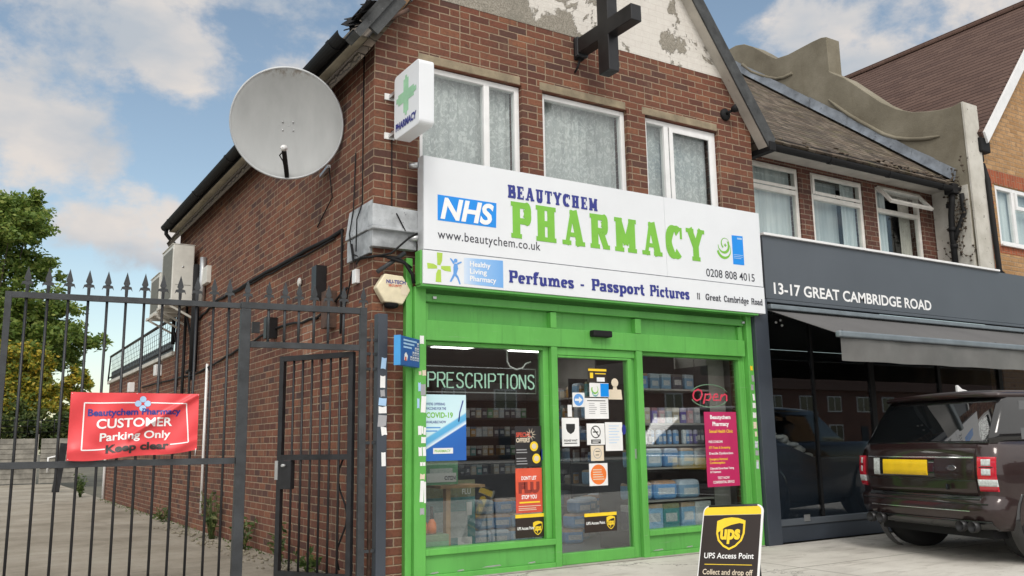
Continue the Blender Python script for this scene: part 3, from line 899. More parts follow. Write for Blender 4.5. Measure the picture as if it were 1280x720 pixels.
def fuse(o):
    far = MB().box(0, .001, 0, .001, -50, -49.999).build('fuse_helper', 'ink_blue')
    far.location = (0, 0, -50); far.data.transform(Matrix.Translation((0, 0, 0)))
    md = o.modifiers.new('fuse', 'BOOLEAN')
    md.operation = 'UNION'; md.solver = 'EXACT'; md.use_self = True; md.object = far
    dg = bpy.context.evaluated_depsgraph_get()
    me = bpy.data.meshes.new_from_object(o.evaluated_get(dg))
    o.modifiers.clear()
    bm = bmesh.new(); bm.from_mesh(me)
    bmesh.ops.delete(bm, geom=[v for v in bm.verts if v.co.z < -20], context='VERTS')
    bmesh.ops.dissolve_limit(bm, angle_limit=R(1), verts=bm.verts, edges=bm.edges)
    bm.to_mesh(me); bm.free()
    for p_ in me.polygons: p_.use_smooth = False
    o.data = me
    fm = far.data
    bpy.data.objects.remove(far); bpy.data.meshes.remove(fm)
# ================================================================== ground
structure(MB().box(-260, 300, -260, 300, -.35, -.15).build('ground', 'earth'))
structure(MB().box(-200, 200, -38.0, -9.6, -.16, -.125).build('road', 'asphalt'))
structure(MB().box(-200, 200, -9.6, -9.45, -.16, -.01).build('kerb', 'fence_conc'))
structure(MB().box(-200, 200, -9.45, -.14, -.15, 0).build('pavement', 'pave'))
structure(MB().box(-200, 200, -46, -38.0, -.15, 0).build('far_pavement', 'pave'))
structure(MB().box(-14, .0, -.14, 28.4, -.15, 0).build('driveway', 'drive'))

# ================================================================== pharmacy building
ph = thing('pharmacy_building', 'two storey red brick end shop with a gable and a bright green pharmacy front', 'building', (0, 0, 0))
w = MB()
XH = [.462, 1.615, 1.868, 2.995, 3.255, 4.375]
w.box(0, XH[0], 0, .25, 2.5, 4.765)
for a, b in ((XH[1], XH[2]), (XH[3], XH[4]), (XH[5], 4.93)):
    w.box(a, b, 0, .25, 2.5, 4.765)
for a, b in ((XH[0], XH[1]), (XH[2], XH[3]), (XH[4], XH[5])):
    w.box(a, b, 0, .25, 2.5, 3.5)
sl = 1.43
gx = lambda z: (z-4.87)/sl
w.prism([(0, 4.765), (4.93, 4.765), (4.93, 4.87), (4.93-gx(5.462), 5.462), (gx(5.462), 5.462), (0, 4.87)], FX(0), 0, .25)
w.prism([(gx(5.462), 5.462), (4.93-gx(5.462), 5.462), (2.465, 8.39)], FX(.03), 0, .22)
w.box(0, .34, 0, .25, 0, 2.5)
w.box(4.60, 4.93, 0, .25, 0, 2.5)
w.build('wall', 'brick', ph)
w = MB()
w.box(0, .25, .25, 8.56, 0, 4.9)
w.box(4.72, 4.93, .25, 8.56, 0, 4.87)
w.box(.25, 4.72, 8.34, 8.56, 0, 4.85)
w.build('side_wall', 'brick', ph)
MB().prism([(gx(5.462)+.01, 5.462), (4.93-gx(5.462)-.01, 5.462), (2.465, 8.36)], FX(-.004), 0, .03).build('gable_render', 'render', ph)
w = MB()
w.box(0, .25, 8.56, 16.3, 0, 2.72)
w.box(.25, 5, 16.05, 16.3, 0, 2.72)
w.box(.25, 5, 8.56, 16.05, 2.60, 2.70)
w.build('rear_extension_wall', 'brick', ph)
MB().box(-.05, .3, 8.563, 16.35, 2.722, 2.79).build('coping', 'pier_white', ph, bevel=.006)
# roof slopes
zt = lambda X: 4.87+sl*X
r = MB()
r.prism([(-.17, zt(-.17)-.02), (2.465, zt(2.465)-.02), (2.465, zt(2.465)+.22), (-.21, zt(-.21)+.10)], FX(0), -.10, 8.65)
r.prism([(4.93+.17, zt(-.17)-.02), (2.465, zt(2.465)-.02), (2.465, zt(2.465)+.22), (4.93+.21, zt(-.21)+.10)], FX(0), -.10, 8.65)
r.build('roof', 'tile_old', ph)
# verge: soffit strip, dark barge board, tile edge
def verge(sx):
    q = (lambda X: X) if sx < 0 else (lambda X: 4.93-X)
    a = MB()
    lo = -.16 if sx > 0 else .30
    a.prism([(q(lo), zt(lo)-.03), (q(2.465), zt(2.465)-.03), (q(2.465), zt(2.465)-.002), (q(lo), zt(lo)-.002)], FX(0), -.14, -.001)
    a.build('verge_soffit', 'soffit', ph)
    b = MB()
    b.prism([(q(lo), zt(lo)-.035), (q(2.465), zt(2.465)-.035), (q(2.465), zt(2.465)+.25), (q(lo-.10), zt(lo-.10)+.26)], FX(0), -.165, -.142)
    b.build('barge_board', 'barge', ph, bevel=.004)
verge(1); verge(-1)
e = MB().box(4.93+.13, 4.93+.24, -.18, .42, 4.60, 4.72)
e.build('eaves_end', 'black_plastic', ph, bevel=.01)
# ruined eaves corner: slipped felt and broken boards
rng = random.Random(4)
e = MB()
for k in range(16):
    y = -.24+.035*k+rng.uniform(-.03, .03)
    x = -.25+rng.uniform(-.03, .20)
    z = 4.93+rng.uniform(0, .05)+max(0, (x+.27))*1.35
    a = Vector((x, y, z))
    d1 = Vector((rng.uniform(.05, .16), rng.uniform(-.12, .06), rng.uniform(.04, .20)))
    d2 = Vector((rng.uniform(-.05, .06), rng.uniform(.05, .14), rng.uniform(-.05, .07)))
    t3 = d1.cross(d2).normalized()*.008
    P = [a, a+d1, a+d1+d2, a+d2*rng.uniform(.5, 1)]
    e.add(P+[p+t3 for p in P], [(0, 1, 2, 3), (7, 6, 5, 4), (0, 4, 5, 1), (1, 5, 6, 2), (2, 6, 7, 3), (3, 7, 4, 0)])
e.build('torn_roofing_felt', 'black_plastic', ph)
e = MB()
e.obox((-.08, -.10, 5.03), (.45, .0, .62), (0, 1, 0), (-.62, 0, .45), .30, .11, .035)
e.obox((.015, -.16, 5.10), (.45, .0, .62), (0, 1, 0), (-.62, 0, .45), .24, .018, .10)
e.build('broken_barge_end', 'barge', ph)
MB().obox((.215, -.075, 5.265), (.5, 0, .72), (0, 1, 0), (-.72, 0, .5), .14, .075, .05).build('exposed_timber', 'timber', ph, bevel=.006)
MB().tube([(.02, -.14, 5.00), (.26, -.17, 5.17)], .022).build('vent_pipe', 'rust', ph)
# eaves along the side: soffit, gutter, swan neck
MB().box(-.17, .0, -.02, 8.6, 4.862, 4.88).build('eaves_soffit', 'soffit_dirty', ph)
g = MB()
pr = [(.075*math.cos(R(a)), .075*math.sin(R(a))) for a in range(180, 361, 20)]
pr = pr+[(x*.9, y*.9) for x, y in reversed(pr)]
g.prism([(-.25+u, 4.945+v) for u, v in pr], FX(0), .12, 8.62)
g.box(-.18, -.165, .1, 8.62, 4.87, 4.98)
for y in (.35, 2.3, 4.2, 6.1, 8.0):
    g.prism([(-.25+u*1.10, 4.945+v*1.10) for u, v in pr], FX(0), y, y+.07)
g.build('gutter', 'black_plastic', ph)
MB().tube([(-.25, 8.5, 4.88), (-.25, 8.5, 4.80), (-.20, 8.5, 4.74), (-.07, 8.5, 4.60), (-.05, 8.5, 4.5), (-.05, 8.5, 2.9)], .034).build('downpipe', 'black_plastic', ph)

# lintels and windows
for a, b in ((.443, 1.598), (1.835, 2.977), (3.212, 4.368)):
    MB().box(a, b, -.004, .20, 4.766, 4.856).build('lintel', 'stone', ph, bevel=.008)
def upvc(parent, x0, x1, z0, z1, y, lights, m='white_upvc', fw=.055, curtain='net', cy=.16, tr=None, dep=.07, open_top=False):
    """lights: x positions of mullions; tr: transom height"""
    f = MB()
    f.box(x0, x0+fw, y, y+dep, z0, z1); f.box(x1-fw, x1, y, y+dep, z0, z1)
    f.box(x0+fw, x1-fw, y, y+dep, z1-fw, z1); f.box(x0+fw, x1-fw, y, y+dep, z0, z0+fw)
    cells = [x0+fw]+[v for q in lights for v in (q-fw*.6, q+fw*.6)]+[x1-fw]
    for q in lights:
        f.box(q-fw*.6, q+fw*.6, y-.004, y+dep, z0+fw, z1-fw)
    if tr:
        f.box(x0+fw, x1-fw, y-.004, y+dep, tr-fw*.55, tr+fw*.55)
    win = f.build('window', m, parent, bevel=.006)
    gl = MB()
    for i in range(0, len(cells), 2):
        a, b = cells[i], cells[i+1]
        for (c, d) in ([(z0+fw, z1-fw)] if not tr else [(z0+fw, tr-fw*.55)]+([] if open_top else [(tr+fw*.55, z1-fw)])):
            gl.box(a, b, y+.03, y+.036, c, d)
    gl.build('pane', 'glass', win)
    # opening sashes stand a little proud
    return win
def curtain(parent, x0, x1, z0, z1, y, m, amp=.009, n=60, wl_=.11):
    c = MB(); rows = []
    rr = random.Random(int(x0*100))
    ph_ = [rr.uniform(0, 6) for _ in range(3)]
    for j in (0, 1):
        z = z0 if j == 0 else z1
        rows.append([(x0+(x1-x0)*i/n, y+amp*math.sin((x0+(x1-x0)*i/n)*2*math.pi/wl_+ph_[0])+amp*.6*math.sin((x1-x0)*i/n*2*math.pi/(wl_*.43)+ph_[1]), z) for i in range(n+1)])
    vs = rows[0]+rows[1]
    c.add(vs, [(i, i+1, n+2+i, n+1+i) for i in range(n)], True)
    return c.build('net_curtain', m, parent)
wn1 = upvc(ph, XH[0]+.003, XH[1]-.003, 3.5, 4.757, .05, [1.225])
curtain(wn1, XH[0]+.05, XH[1]-.05, 3.5, 4.75, .17, 'net')
wn2 = upvc(ph, XH[2]+.003, XH[3]-.003, 3.5, 4.757, .05, [])
curtain(wn2, XH[2]+.05, XH[3]-.05, 3.5, 4.75, .17, 'net')
wn3 = upvc(ph, XH[4]+.003, XH[5]-.003, 3.5, 4.757, .05, [3.60])
curtain(wn3, XH[4]+.05, XH[5]-.05, 3.5, 4.75, .17, 'net')
sa = MB()
for (a, b) in ((3.64, 4.312),):
    sa.box(a, a+.055, .035, .052, 3.56, 4.70); sa.box(b-.055, b, .035, .052, 3.56, 4.70); sa.box(a+.055, b-.055, .035, .052, 4.645, 4.70)
sa.build('casement_sash', 'white_upvc', wn3, bevel=.005)
bk = MB().box(.25, 4.72, .9, .95, 2.7, 5.2); bk.box(.25, 4.72, .25, .9, 2.66, 2.70)
bk.build('room_lining', 'black_room', ph)

# corner console wrapped in lead
l = MB()
l.prism([(-.05, 3.075), (-.05, 3.275), (.40, 3.255), (.40, 3.06)], FX(0), -.115, -.001)
l.add([(-.05, -.115, 3.06), (-.05, .545, 3.06), (-.012, .545, 3.34), (-.012, -.02, 3.34), (0, -.001, 3.06), (0, .54, 3.06), (0, .54, 3.34), (0, -.001, 3.34)],
      [(0, 3, 2, 1), (4, 5, 6, 7), (1, 2, 6, 5), (0, 1, 5, 4), (2, 3, 7, 6)])
l.box(-.035, .40, -.075, -.002, 2.895, 3.05)
l.box(-.035, -.001, -.002, .53, 2.845, 3.05)
l.box(-.055, .40, -.13, -.004, 3.045, 3.072)
l.build('lead_console', 'lead', ph, bevel=.012, fix=True)

# pipes and cables clipped to the side wall
def cable(name, pts, r, m='black_plastic', par=None, n=6):
    return MB().tube(pts, r, n).build(name, m, par or ph)
rr = random.Random(12)
def run(y0, z0, y1, z1, x=-.02, k=14, sag=.012):
    return [(x+rr.uniform(-.004, .004), y0+(y1-y0)*i/k, z0+(z1-z0)*i/k+rr.uniform(-sag, sag)) for i in range(k+1)]
cable('cable_run', run(.70, 3.20, 5.6, 3.235), .020)
cable('cable_run', run(.9, 3.165, 5.0, 3.205), .009)
cable('cable', run(.70, 3.20, .69, 2.2, k=8), .012)
cable('cable_run', run(5.6, 3.235, 6.9, 3.10), .018)
cable('lower_cable', run(1.35, 2.43, 2.8, 2.50, k=6)+run(2.85, 2.49, 6.6, 2.27, k=14)+run(6.65, 2.27, 11.5, 2.36), .014)
cable('lower_cable', run(.55, 2.62, 1.35, 2.43, k=5), .012)
cable('corner_wire', [(-.006, .245, 4.85), (-.008, .24, 4.2), (-.007, .235, 3.36), (-.06, .23, 3.2), (-.06, .24, 2.9)], .006)
cable('corner_wire', [(-.006, .42, 3.9), (-.02, .42, 3.34), (-.06, .41, 3.1), (-.05, .36, 2.9), (-.03, .25, 2.86)], .006)
cable('front_wire', [(.175, -.006, 4.02), (.178, -.007, 3.6), (.175, -.02, 3.28), (.18, -.12, 3.2), (.26, -.13, 3.05)], .006)
cable('loose_cable', [(-.03, .30, 2.80), (-.05, .15, 2.83), (-.02, -.05, 2.80), (.12, -.14, 2.83), (.28, -.16, 2.98), (.36, -.17, 3.03)], .010)
cable('loose_cable', [(-.04, .40, 3.0), (-.06, .30, 2.83), (0, -.06, 2.81), (.2, -.12, 2.80), (.33, -.12, 2.72)], .012)
cable('cable_bundle', [(.10, -.10, 2.80), (.26, -.12, 2.76), (.33, -.13, 2.66), (.35, -.12, 2.58)], .016)
cable('conduit', [(0.02, -.07, 2.665), (.28, -.08, 2.86)], .022, 'grey_iron')
cable('drop_wire', run(.42, 2.75, .60, 2.42, k=5), .008)
b_ = MB().box(-.045, -.001, .28, .37, 2.62, 2.75).build('junction_box', 'white_upvc', ph, bevel=.006)
MB().box(-.07, -.001, 6.12, 6.42, 3.58, 3.84).build('junction_box', 'ac', ph, bevel=.006)
cable('grey_pipe', [(-.05, 6.46, 4.02), (-.05, 6.46, 3.30)], .05, 'alu', n=10)
cable('duct', [(-.08, 6.72, 3.95), (-.08, 6.72, 2.3)], .06, n=8)
cable('duct', [(-.05, 6.90, 3.4), (-.05, 6.92, 2.6), (-.03, 7.0, 2.38), (-.02, 7.4, 2.34)], .028)
cable('duct', [(-.05, 7.05, 3.4), (-.05, 7.06, 1.6)], .02, 'grey_iron')
cable('duct', [(-.05, 7.55, 3.3), (-.05, 7.58, 1.2)], .026)
cable('white_pipe', [(-.03, 6.0, 2.36), (-.03, 6.0, .25)], .020, 'white_upvc')
cable('white_pipe', [(-.04, 15.9, 2.1), (-.04, 15.9, 0)], .035, 'white_upvc')
MB().box(-.10, -.002, .86, 1.02, 2.28, 2.64).build('wall_bracket', 'rust', ph)
MB().box(-.11, -.002, 1.16, 1.30, 2.60, 2.94).build('wall_bracket', 'dark_metal', ph)
MB().box(-.13, -.002, 2.75, 2.86, 2.38, 2.62).build('wall_bracket', 'dark_metal', ph)
for y, z in ((12.5, 2.32), (9.6, 2.45)):
    MB().box(-.12, -.002, y, y+.18, z, z+.20).build('wall_light', 'white_upvc', ph, bevel=.01)
MB().ball((-.02, 1.95, 2.90), (.02, .05, .05)).build('vent_cap', 'cream_upvc', ph)
MB().box(-.006, -.0005, 1.55, 1.85, 2.05, 2.48).build('repaired_patch', brick('patched_brick', [(.30, .13, .08), (.38, .2, .13)], (.5, .42, .34)), ph)

# ------------------------------------------------------------------ shopfront
Y0 = -.10
sf = MB()
sf.box(.365, .478, Y0-.012, -.001, 0, 2.56)
sf.box(.300, .364, Y0+.03, -.001, 0, 2.82)
sf.build('pilaster', 'green', ph, bevel=.006)
sf = MB(); sf.box(4.535, 4.615, Y0-.012, -.001, 0, 2.56); sf.box(4.505, 4.533, Y0+.05, -.001, 0, 2.56)
sf.build('pilaster', 'green', ph, bevel=.006)
MB().box(.480, 4.503, Y0, .0, 2.082, 2.262).build('transom_beam', 'green', ph, bevel=.005)
for a, b, dy in ((1.838, 1.908, -.002), (2.907, 2.985, -.002), (.480, .52, .03), (4.44, 4.503, .03)):
    MB().box(a, b, Y0+dy, .0, 2.264, 2.42).build('transom_upright', 'green', ph, bevel=.004)
MB().box(.482, 4.50, -.035, 0, 2.264, 2.43).build('transom_panel', 'green_panel', ph)
MB().box(.480, 4.503, Y0+.005, 0, 2.432, 2.505).build('shutter_rail', 'green_panel', ph, bevel=.006)
MB().box(.480, 4.533, -.045, 0, 2.507, 2.60).build('shutter_box', 'green_panel', ph)
MB().box(.375, 4.62, -.225, -.115, 2.545, 2.566).build('soffit_board', 'green_panel', ph)
MB().box(.365, .385, -.215, -.115, 2.567, 2.87).build('sign_side_panel', 'green', ph)
for x in (.545, 4.47):
    MB().box(x, x+.035, -.12, -.095, 2.455, 2.48).build('shutter_lock', 'alu', ph, bevel=.003)
mu = MB()
mu.box(1.838, 1.908, Y0-.002, .02, .0, 2.080); mu.build('mullion', 'green', ph, bevel=.005)
mu = MB(); mu.box(2.907, 2.985, Y0-.002, .02, .0, 2.080); mu.build('mullion', 'green', ph, bevel=.005)
def shop_window(x0, x1):
    f = MB()
    f.box(x0, x1, Y0-.008, .03, .215, .268)
    f.box(x0, x0+.03, -.05, .03, .268, 2.080); f.box(x1-.065, x1, -.05, .03, .268, 2.080)
    f.box(x0+.03, x1-.065, -.05, .03, 2.045, 2.080)
    fr = f.build('window_frame', 'green', ph, bevel=.004)
    MB().box(x0+.03, x1-.065, -.004, .004, .268, 2.045).build('pane', 'glass_shop', fr)
    MB().box(x0, x1, -.075, .0, .055, .213).build('stall_riser', 'green_panel', ph)
    sc_ = random.Random(int(x0*10)); xx_ = x0+.05
    while xx_ < x1-.25:
        L_ = sc_.uniform(.05, .22); z_ = .060+sc_.uniform(0, .012)
        MB().prism([(xx_, z_), (xx_+L_*.5, z_-.003), (xx_+L_, z_+.002), (xx_+L_*.9, z_+.012), (xx_+L_*.3, z_+.009)], FX(-.0752), -.0008, 0).build('paint_scrape', 'alu', ph)
        xx_ += L_+sc_.uniform(.06, .35)
    MB().box(x0, x1, Y0, .0, .001, .053).build('plinth', 'green', ph, bevel=.004)
shop_window(.480, 1.836)
shop_window(2.987, 4.503)
fr = MB().box(1.910, 2.905, -.07, .02, 2.005, 2.080).build('door_head', 'green', ph, bevel=.004)
d = MB()
d.box(1.912, 1.935, -.065, .02, .012, 2.003); d.box(2.815, 2.868, -.065, .02, .012, 2.003)
d.box(1.935, 2.815, -.065, .02, .012, .118); d.box(1.935, 2.815, -.065, .02, 1.982, 2.003)
door = d.build('door', 'green', ph, bevel=.005)
MB().box(1.935, 2.815, -.034, -.026, .118, 1.982).build('pane', 'glass_shop', door)
MB().box(2.870, 2.905, -.05, .02, .0, 2.003).build('door_jamb', 'green_panel', ph)
MB().box(2.872, 2.898, -.058, -.05, .98, 1.08).build('lock', 'alu', ph, bevel=.003)
MB().box(2.305, 2.545, -.175, -.102, 2.196, 2.262).build('door_sensor', 'black_plastic', ph, bevel=.012)
MB().box(.45, 4.6, -.13, .02, .001, .011).build('threshold', 'fence_conc', ph)
# small stickers on the pilasters
rs = random.Random(9)
def sticker(par, x0, x1, z0, z1, y, m='paper', rot=0.):
    cx, cz = (x0+x1)/2, (z0+z1)/2
    c, s_ = math.cos(rot), math.sin(rot)
    q = [(cx+dx*c-dz*s_, cz+dx*s_+dz*c) for dx, dz in ((x0-cx, z0-cz), (x1-cx, z0-cz), (x1-cx, z1-cz), (x0-cx, z1-cz))]
    jag = [(q[0]), ((q[0][0]+q[1][0])/2, (q[0][1]+q[1][1])/2+rs.uniform(0, .008)), q[1], q[2], ((q[2][0]+q[3][0])/2, (q[2][1]+q[3][1])/2-rs.uniform(0, .01)), q[3]]
    return MB().prism(jag, FX(y), -.0012, 0).build('sticker', m, par)
yp = Y0-.0125
for x0, x1, z0, z1, mm in ((.415, .455, 2.04, 2.115, 'paper'), (.44, .476, 1.76, 1.81, 'cream_paper'), (.405, .43, 1.765, 1.80, 'cream_paper'), (.425, .472, 1.585, 1.685, 'grey_ink'),
                           (.40, .425, 1.62, 1.70, 'ink_paleblue'), (.428, .475, 1.435, 1.58, 'paper'), (.39, .412, 1.47, 1.56, 'ink_paleblue'),
                           (.432, .45, 1.25, 1.32, 'paper'), (.455, .475, 1.24, 1.31, 'paper'), (.40, .43, 1.24, 1.32, 'paper'), (.43, .475, 1.17, 1.225, 'paper'),
                           (.405, .437, 1.06, 1.14, 'paper'), (.445, .475, 1.06, 1.14, 'paper'), (.42, .443, .975, 1.01, 'paper'), (.447, .47, .975, 1.01, 'paper'),
                           (.42, .465, .86, .91, 'orange'), (.42, .455, .67, .85, 'paper'), (.458, .476, .66, .84, 'paper'), (.42, .46, .56, .62, 'grey_ink')):
    if mm == 'orange': mm = 'cream_paper'
    sticker(ph, x0, x1, z0, z1, yp, mm, rs.uniform(-.08, .08))
for k in range(11):
    z = 1.98-k*.105
    sticker(ph, 4.548+rs.uniform(0, .02), 4.605-rs.uniform(.0, .02), z-rs.uniform(.05, .10), z, yp, ('paper', 'grey_ink', 'pk_white', 'cream_paper')[rs.randrange(4)] if k else 'yellow', rs.uniform(-.10, .10))

# ------------------------------------------------------------------ shop interior (shell)
i = MB()
i.box(.30, 4.66, 5.6, 5.65, .02, 2.5); i.box(.26, .30, .26, 5.6, .02, 2.5); i.box(4.66, 4.70, .26, 5.6, .02, 2.5)
i.build('interior_wall', 'int_wall', ph)
MB().box(.26, 4.70, .03, 5.65, .002, .018).build('interior_floor', 'int_floor', ph)
MB().box(.26, 4.70, .26, 5.65, 2.46, 2.52).build('interior_ceiling', 'int_wall', ph)
for x, y in ((1.35, 1.2), (2.6, 1.2), (3.75, 1.1), (1.35, 3.2), (2.6, 3.2), (3.8, 3.2)):
    MB().box(x-.28, x+.28, y-.28, y+.28, 2.445, 2.457).build('ceiling_light', 'ceiling_panel', ph)
# ================================================================== main fascia sign
UXF, UZ = (1, 0, 0), (0, 0, 1)
YS = -.23
fs = thing('fascia_sign', 'long white pharmacy sign with big green letters above the green shopfront', 'sign', (2.5, -.18, 2.88))
b = MB().box(.395, 3.266, YS, -.14, 2.882, 3.752); b.box(3.269, 4.725, YS, -.14, 2.882, 3.752)
b.build('sign_panel', 'white_sign', fs)
MB().box(.388, .394, YS+.004, -.12, 2.878, 3.756).build('sign_edge', 'sign_edge', fs)
MB().box(.395, 4.725, -.139, -.10, 2.95, 3.70).build('backing_frame', 'sign_edge', fs)
for z in (3.69, 3.0):
    MB().tube([(.33, -.06, z), (.40, -.12, z)], .03, 8).build('bracket', 'alu', fs)
slab_word(fs, 'lettering', 'BEAUTYCHEM', 1.280, 2.366, 3.476, .128, YS, 'ink_blue', t=.285, th=.18, se=.14, gap=.13)
slab_word(fs, 'lettering', 'PHARMACY', 1.300, 3.835, 3.087, .357, YS, 'ink_green', t=.285, th=.165, se=.125, gap=.17)
fq = lambda y: (lambda u, v, d: (u, y+d, v))
nb = MB().prism([(.533, 3.161), (1.150, 3.161), (1.157, 3.402), (.533, 3.402)], fq(YS), -.002, 0).build('logo_box', 'ink_nhs', fs)
lettering(fs, 'lettering', 'NHS', (.560, YS-.003, 3.188), UXF, UZ, .185, 'letter_white', width=.565, bold=.035, shear=.22)
lettering(fs, 'lettering', 'www.beautychem.co.uk', (.533, YS, 2.992), UXF, UZ, .083, 'ink_dark', width=1.115, bold=.006, space=1.08)
lettering(fs, 'lettering', '0208 808 4015', (3.835, YS, 2.930), UXF, UZ, .086, 'ink_dark', width=.755, bold=.008)
def crescent(cx, cz, r0, r1, dx, dz, a0=0, a1=360, n=28):
    return [(cx+r0*math.cos(R(a0+(a1-a0)*i/n)), cz+r0*math.sin(R(a0+(a1-a0)*i/n))) for i in range(n+1)], [(cx+dx+r1*math.cos(R(a0+(a1-a0)*i/n)), cz+dz+r1*math.sin(R(a0+(a1-a0)*i/n))) for i in range(n+1)]
def band(par, name, o, i_, y, m):
    mb = MB(); n = len(o)
    mb.add([(a, y, c) for a, c in o]+[(a, y, c) for a, c in i_], [(k, k+1, n+k+1, n+k) for k in range(n-1)])
    return mb.build(name, m, par)
def disc(cx, cz, r, n=24, ax=1., az=1.):
    return [(cx+r*ax*math.cos(2*math.pi*k/n), cz+r*az*math.sin(2*math.pi*k/n)) for k in range(n)]
def flat(par, name, pts, y, m, th=.0012):
    return MB().prism(pts, FX(y), -th, 0).build(name, m, par)
o, i_ = crescent(4.125, 3.262, .112, .094, .010, .012, 195, 400)
band(fs, 'emblem_ring', o, i_, YS-.0016, 'ink_green')
o, i_ = crescent(4.128, 3.305, .092, .074, -.010, .008, 180, 395)
band(fs, 'emblem_ring', o, i_, YS-.0020, 'ink_green')
o, i_ = crescent(4.15, 3.330, .066, .054, .004, .006, -40, 235)
band(fs, 'emblem_ring', o, i_, YS-.0024, 'ink_green')
flat(fs, 'emblem_cross', [(4.132, 3.318), (4.132, 3.306), (4.146, 3.306), (4.146, 3.293), (4.158, 3.293), (4.158, 3.306), (4.172, 3.306), (4.172, 3.318), (4.158, 3.318), (4.158, 3.331), (4.146, 3.331), (4.146, 3.318)], YS-.0016, 'ink_green')
flat(fs, 'blue_panel', [(4.262, 3.104), (4.436, 3.108), (4.436, 3.446), (4.262, 3.440)], YS, 'ink_nhs', .002)
for k, z in enumerate((3.215, 3.195, 3.175)):
    flat(fs, 'small_print', [(4.275, z), (4.42-.03*(k == 2), z), (4.42-.03*(k == 2), z+.006), (4.275, z+.006)], YS-.0025, 'ink_paleblue')
flat(fs, 'small_print', [(4.345, 3.400), (4.42, 3.402), (4.42, 3.422), (4.345, 3.420)], YS-.0025, 'ink_paleblue')

# ------------------------------------------------------------------ lower strip sign
ls = thing('strip_sign', 'narrow white sign strip with navy words, directly under the long pharmacy sign', 'sign', (2.5, -.18, 2.56))
MB().box(.388, 4.730, YS-.004, -.15, 2.568, 2.873).build('sign_panel', 'white_sign', ls, bevel=.002)
YL = YS-.0045
slab_word(ls, 'lettering', 'Perfumes', 1.275, 2.030, 2.648, .118, YL, 'ink_blue', t=.245, th=.155, se=.12)
slab_word(ls, 'lettering', '-', 2.105, 2.165, 2.648, .118, YL, 'ink_blue', t=.20, th=.15)
slab_word(ls, 'lettering', 'Passport', 2.245, 2.935, 2.648, .118, YL, 'ink_blue', t=.245, th=.155, se=.12)
slab_word(ls, 'lettering', 'Pictures', 3.005, 3.560, 2.648, .118, YL, 'ink_blue', t=.245, th=.155, se=.12)
slab_word(ls, 'lettering', '11', 3.675, 3.722, 2.662, .070, YL, 'ink_dark', t=.17, th=.12, se=.10)
slab_word(ls, 'lettering', 'Great', 3.800, 4.030, 2.662, .070, YL, 'ink_dark', t=.17, th=.12, se=.10)
slab_word(ls, 'lettering', 'Cambridge', 4.078, 4.462, 2.662, .070, YL, 'ink_dark', t=.17, th=.12, se=.10)
slab_word(ls, 'lettering', 'Road', 4.505, 4.688, 2.662, .070, YL, 'ink_dark', t=.17, th=.12, se=.10)
cx, cz = .545, 2.725
for k, (pts) in enumerate([[(-.018, .02), (-.022, .135), (.035, .135), (.030, .06), (.012, .02)], [(.018, -.02), (.022, -.135), (-.035, -.135), (-.030, -.06), (-.012, -.02)],
                           [(-.02, -.014), (-.115, -.022), (-.120, .030), (-.06, .028), (-.02, .012)], [(.02, .014), (.115, .022), (.120, -.030), (.06, -.028), (.02, -.012)]]):
    flat(ls, 'emblem_petal', [(cx+u, cz+v) for u, v in pts], YL, 'ink_lime')
fig = MB()
fig.prism([(.700, 2.775), (.730, 2.775), (.740, 2.73), (.722, 2.68), (.742, 2.655), (.765, 2.590), (.752, 2.585), (.728, 2.64), (.705, 2.66), (.668, 2.60), (.652, 2.605), (.690, 2.68), (.690, 2.74)], FX(YL), -.0012, 0)
fig.prism([(.690, 2.765), (.655, 2.815), (.662, 2.822), (.705, 2.785)], FX(YL), -.0016, -.0003)
fig.prism([(.728, 2.782), (.772, 2.800), (.778, 2.790), (.735, 2.765)], FX(YL), -.0016, -.0003)
fig.prism(disc(.714, 2.802, .019, 14), FX(YL), -.0012, 0)
fig.build('emblem_figure', 'ink_midblue', ls)
flat(ls, 'blue_panel', [(.80, 2.597), (1.218, 2.590), (1.218, 2.850), (.80, 2.838)], YL, 'grad_print')
for k, s_ in enumerate(('Healthy', 'Living', 'Pharmacy')):
    lettering(ls, 'lettering', s_, (.86, YL-.0014, 2.765-.068*k), UXF, UZ, .046, 'letter_white', width=(.22, .18, .28)[k], bold=.02)

# ------------------------------------------------------------------ projecting pharmacy box sign
ps = thing('projecting_sign', 'small white box sign with a green cross projecting from the brickwork beside the first window', 'sign', (.20, -.4, 3.88))
bx = MB()
prof = []
for (cy, cz, a0) in ((-.20, 4.42, 0), (-.63, 4.42, 90), (-.63, 3.91, 180), (-.20, 3.91, 270)):
    for k in range(5):
        a = R(a0+90*k/4); prof.append((cy+.045*math.cos(a), cz+.045*math.sin(a)))
bx.prism(prof, SX(.13), 0, .145)
bx.build('sign_box', 'white_sign', ps, bevel=.006)
LX = .1288
fl = lambda u, v, d: (LX-d, u, v)
MB().prism([(-.36, 4.37), (-.46, 4.37), (-.46, 4.26), (-.57, 4.26), (-.57, 4.16), (-.46, 4.16), (-.46, 4.06), (-.36, 4.06), (-.36, 4.16), (-.25, 4.16), (-.25, 4.26), (-.36, 4.26)], fl, 0, .0015).build('cross_emblem', 'pale_green', ps)
MB().prism([(-.395, 4.40), (-.43, 4.40), (-.43, 4.235), (-.62, 4.235), (-.62, 4.19), (-.43, 4.19), (-.43, 4.03), (-.395, 4.03), (-.395, 4.19), (-.21, 4.19), (-.21, 4.235), (-.395, 4.235)], fl, .0016, .0022).build('cross_emblem', 'pale_green', ps)
lettering(ps, 'lettering', 'PHARMACY', (LX-.001, -.20, 3.935), (0, -1, .0), UZ, .062, 'ink_blue', width=.425, bold=.05)
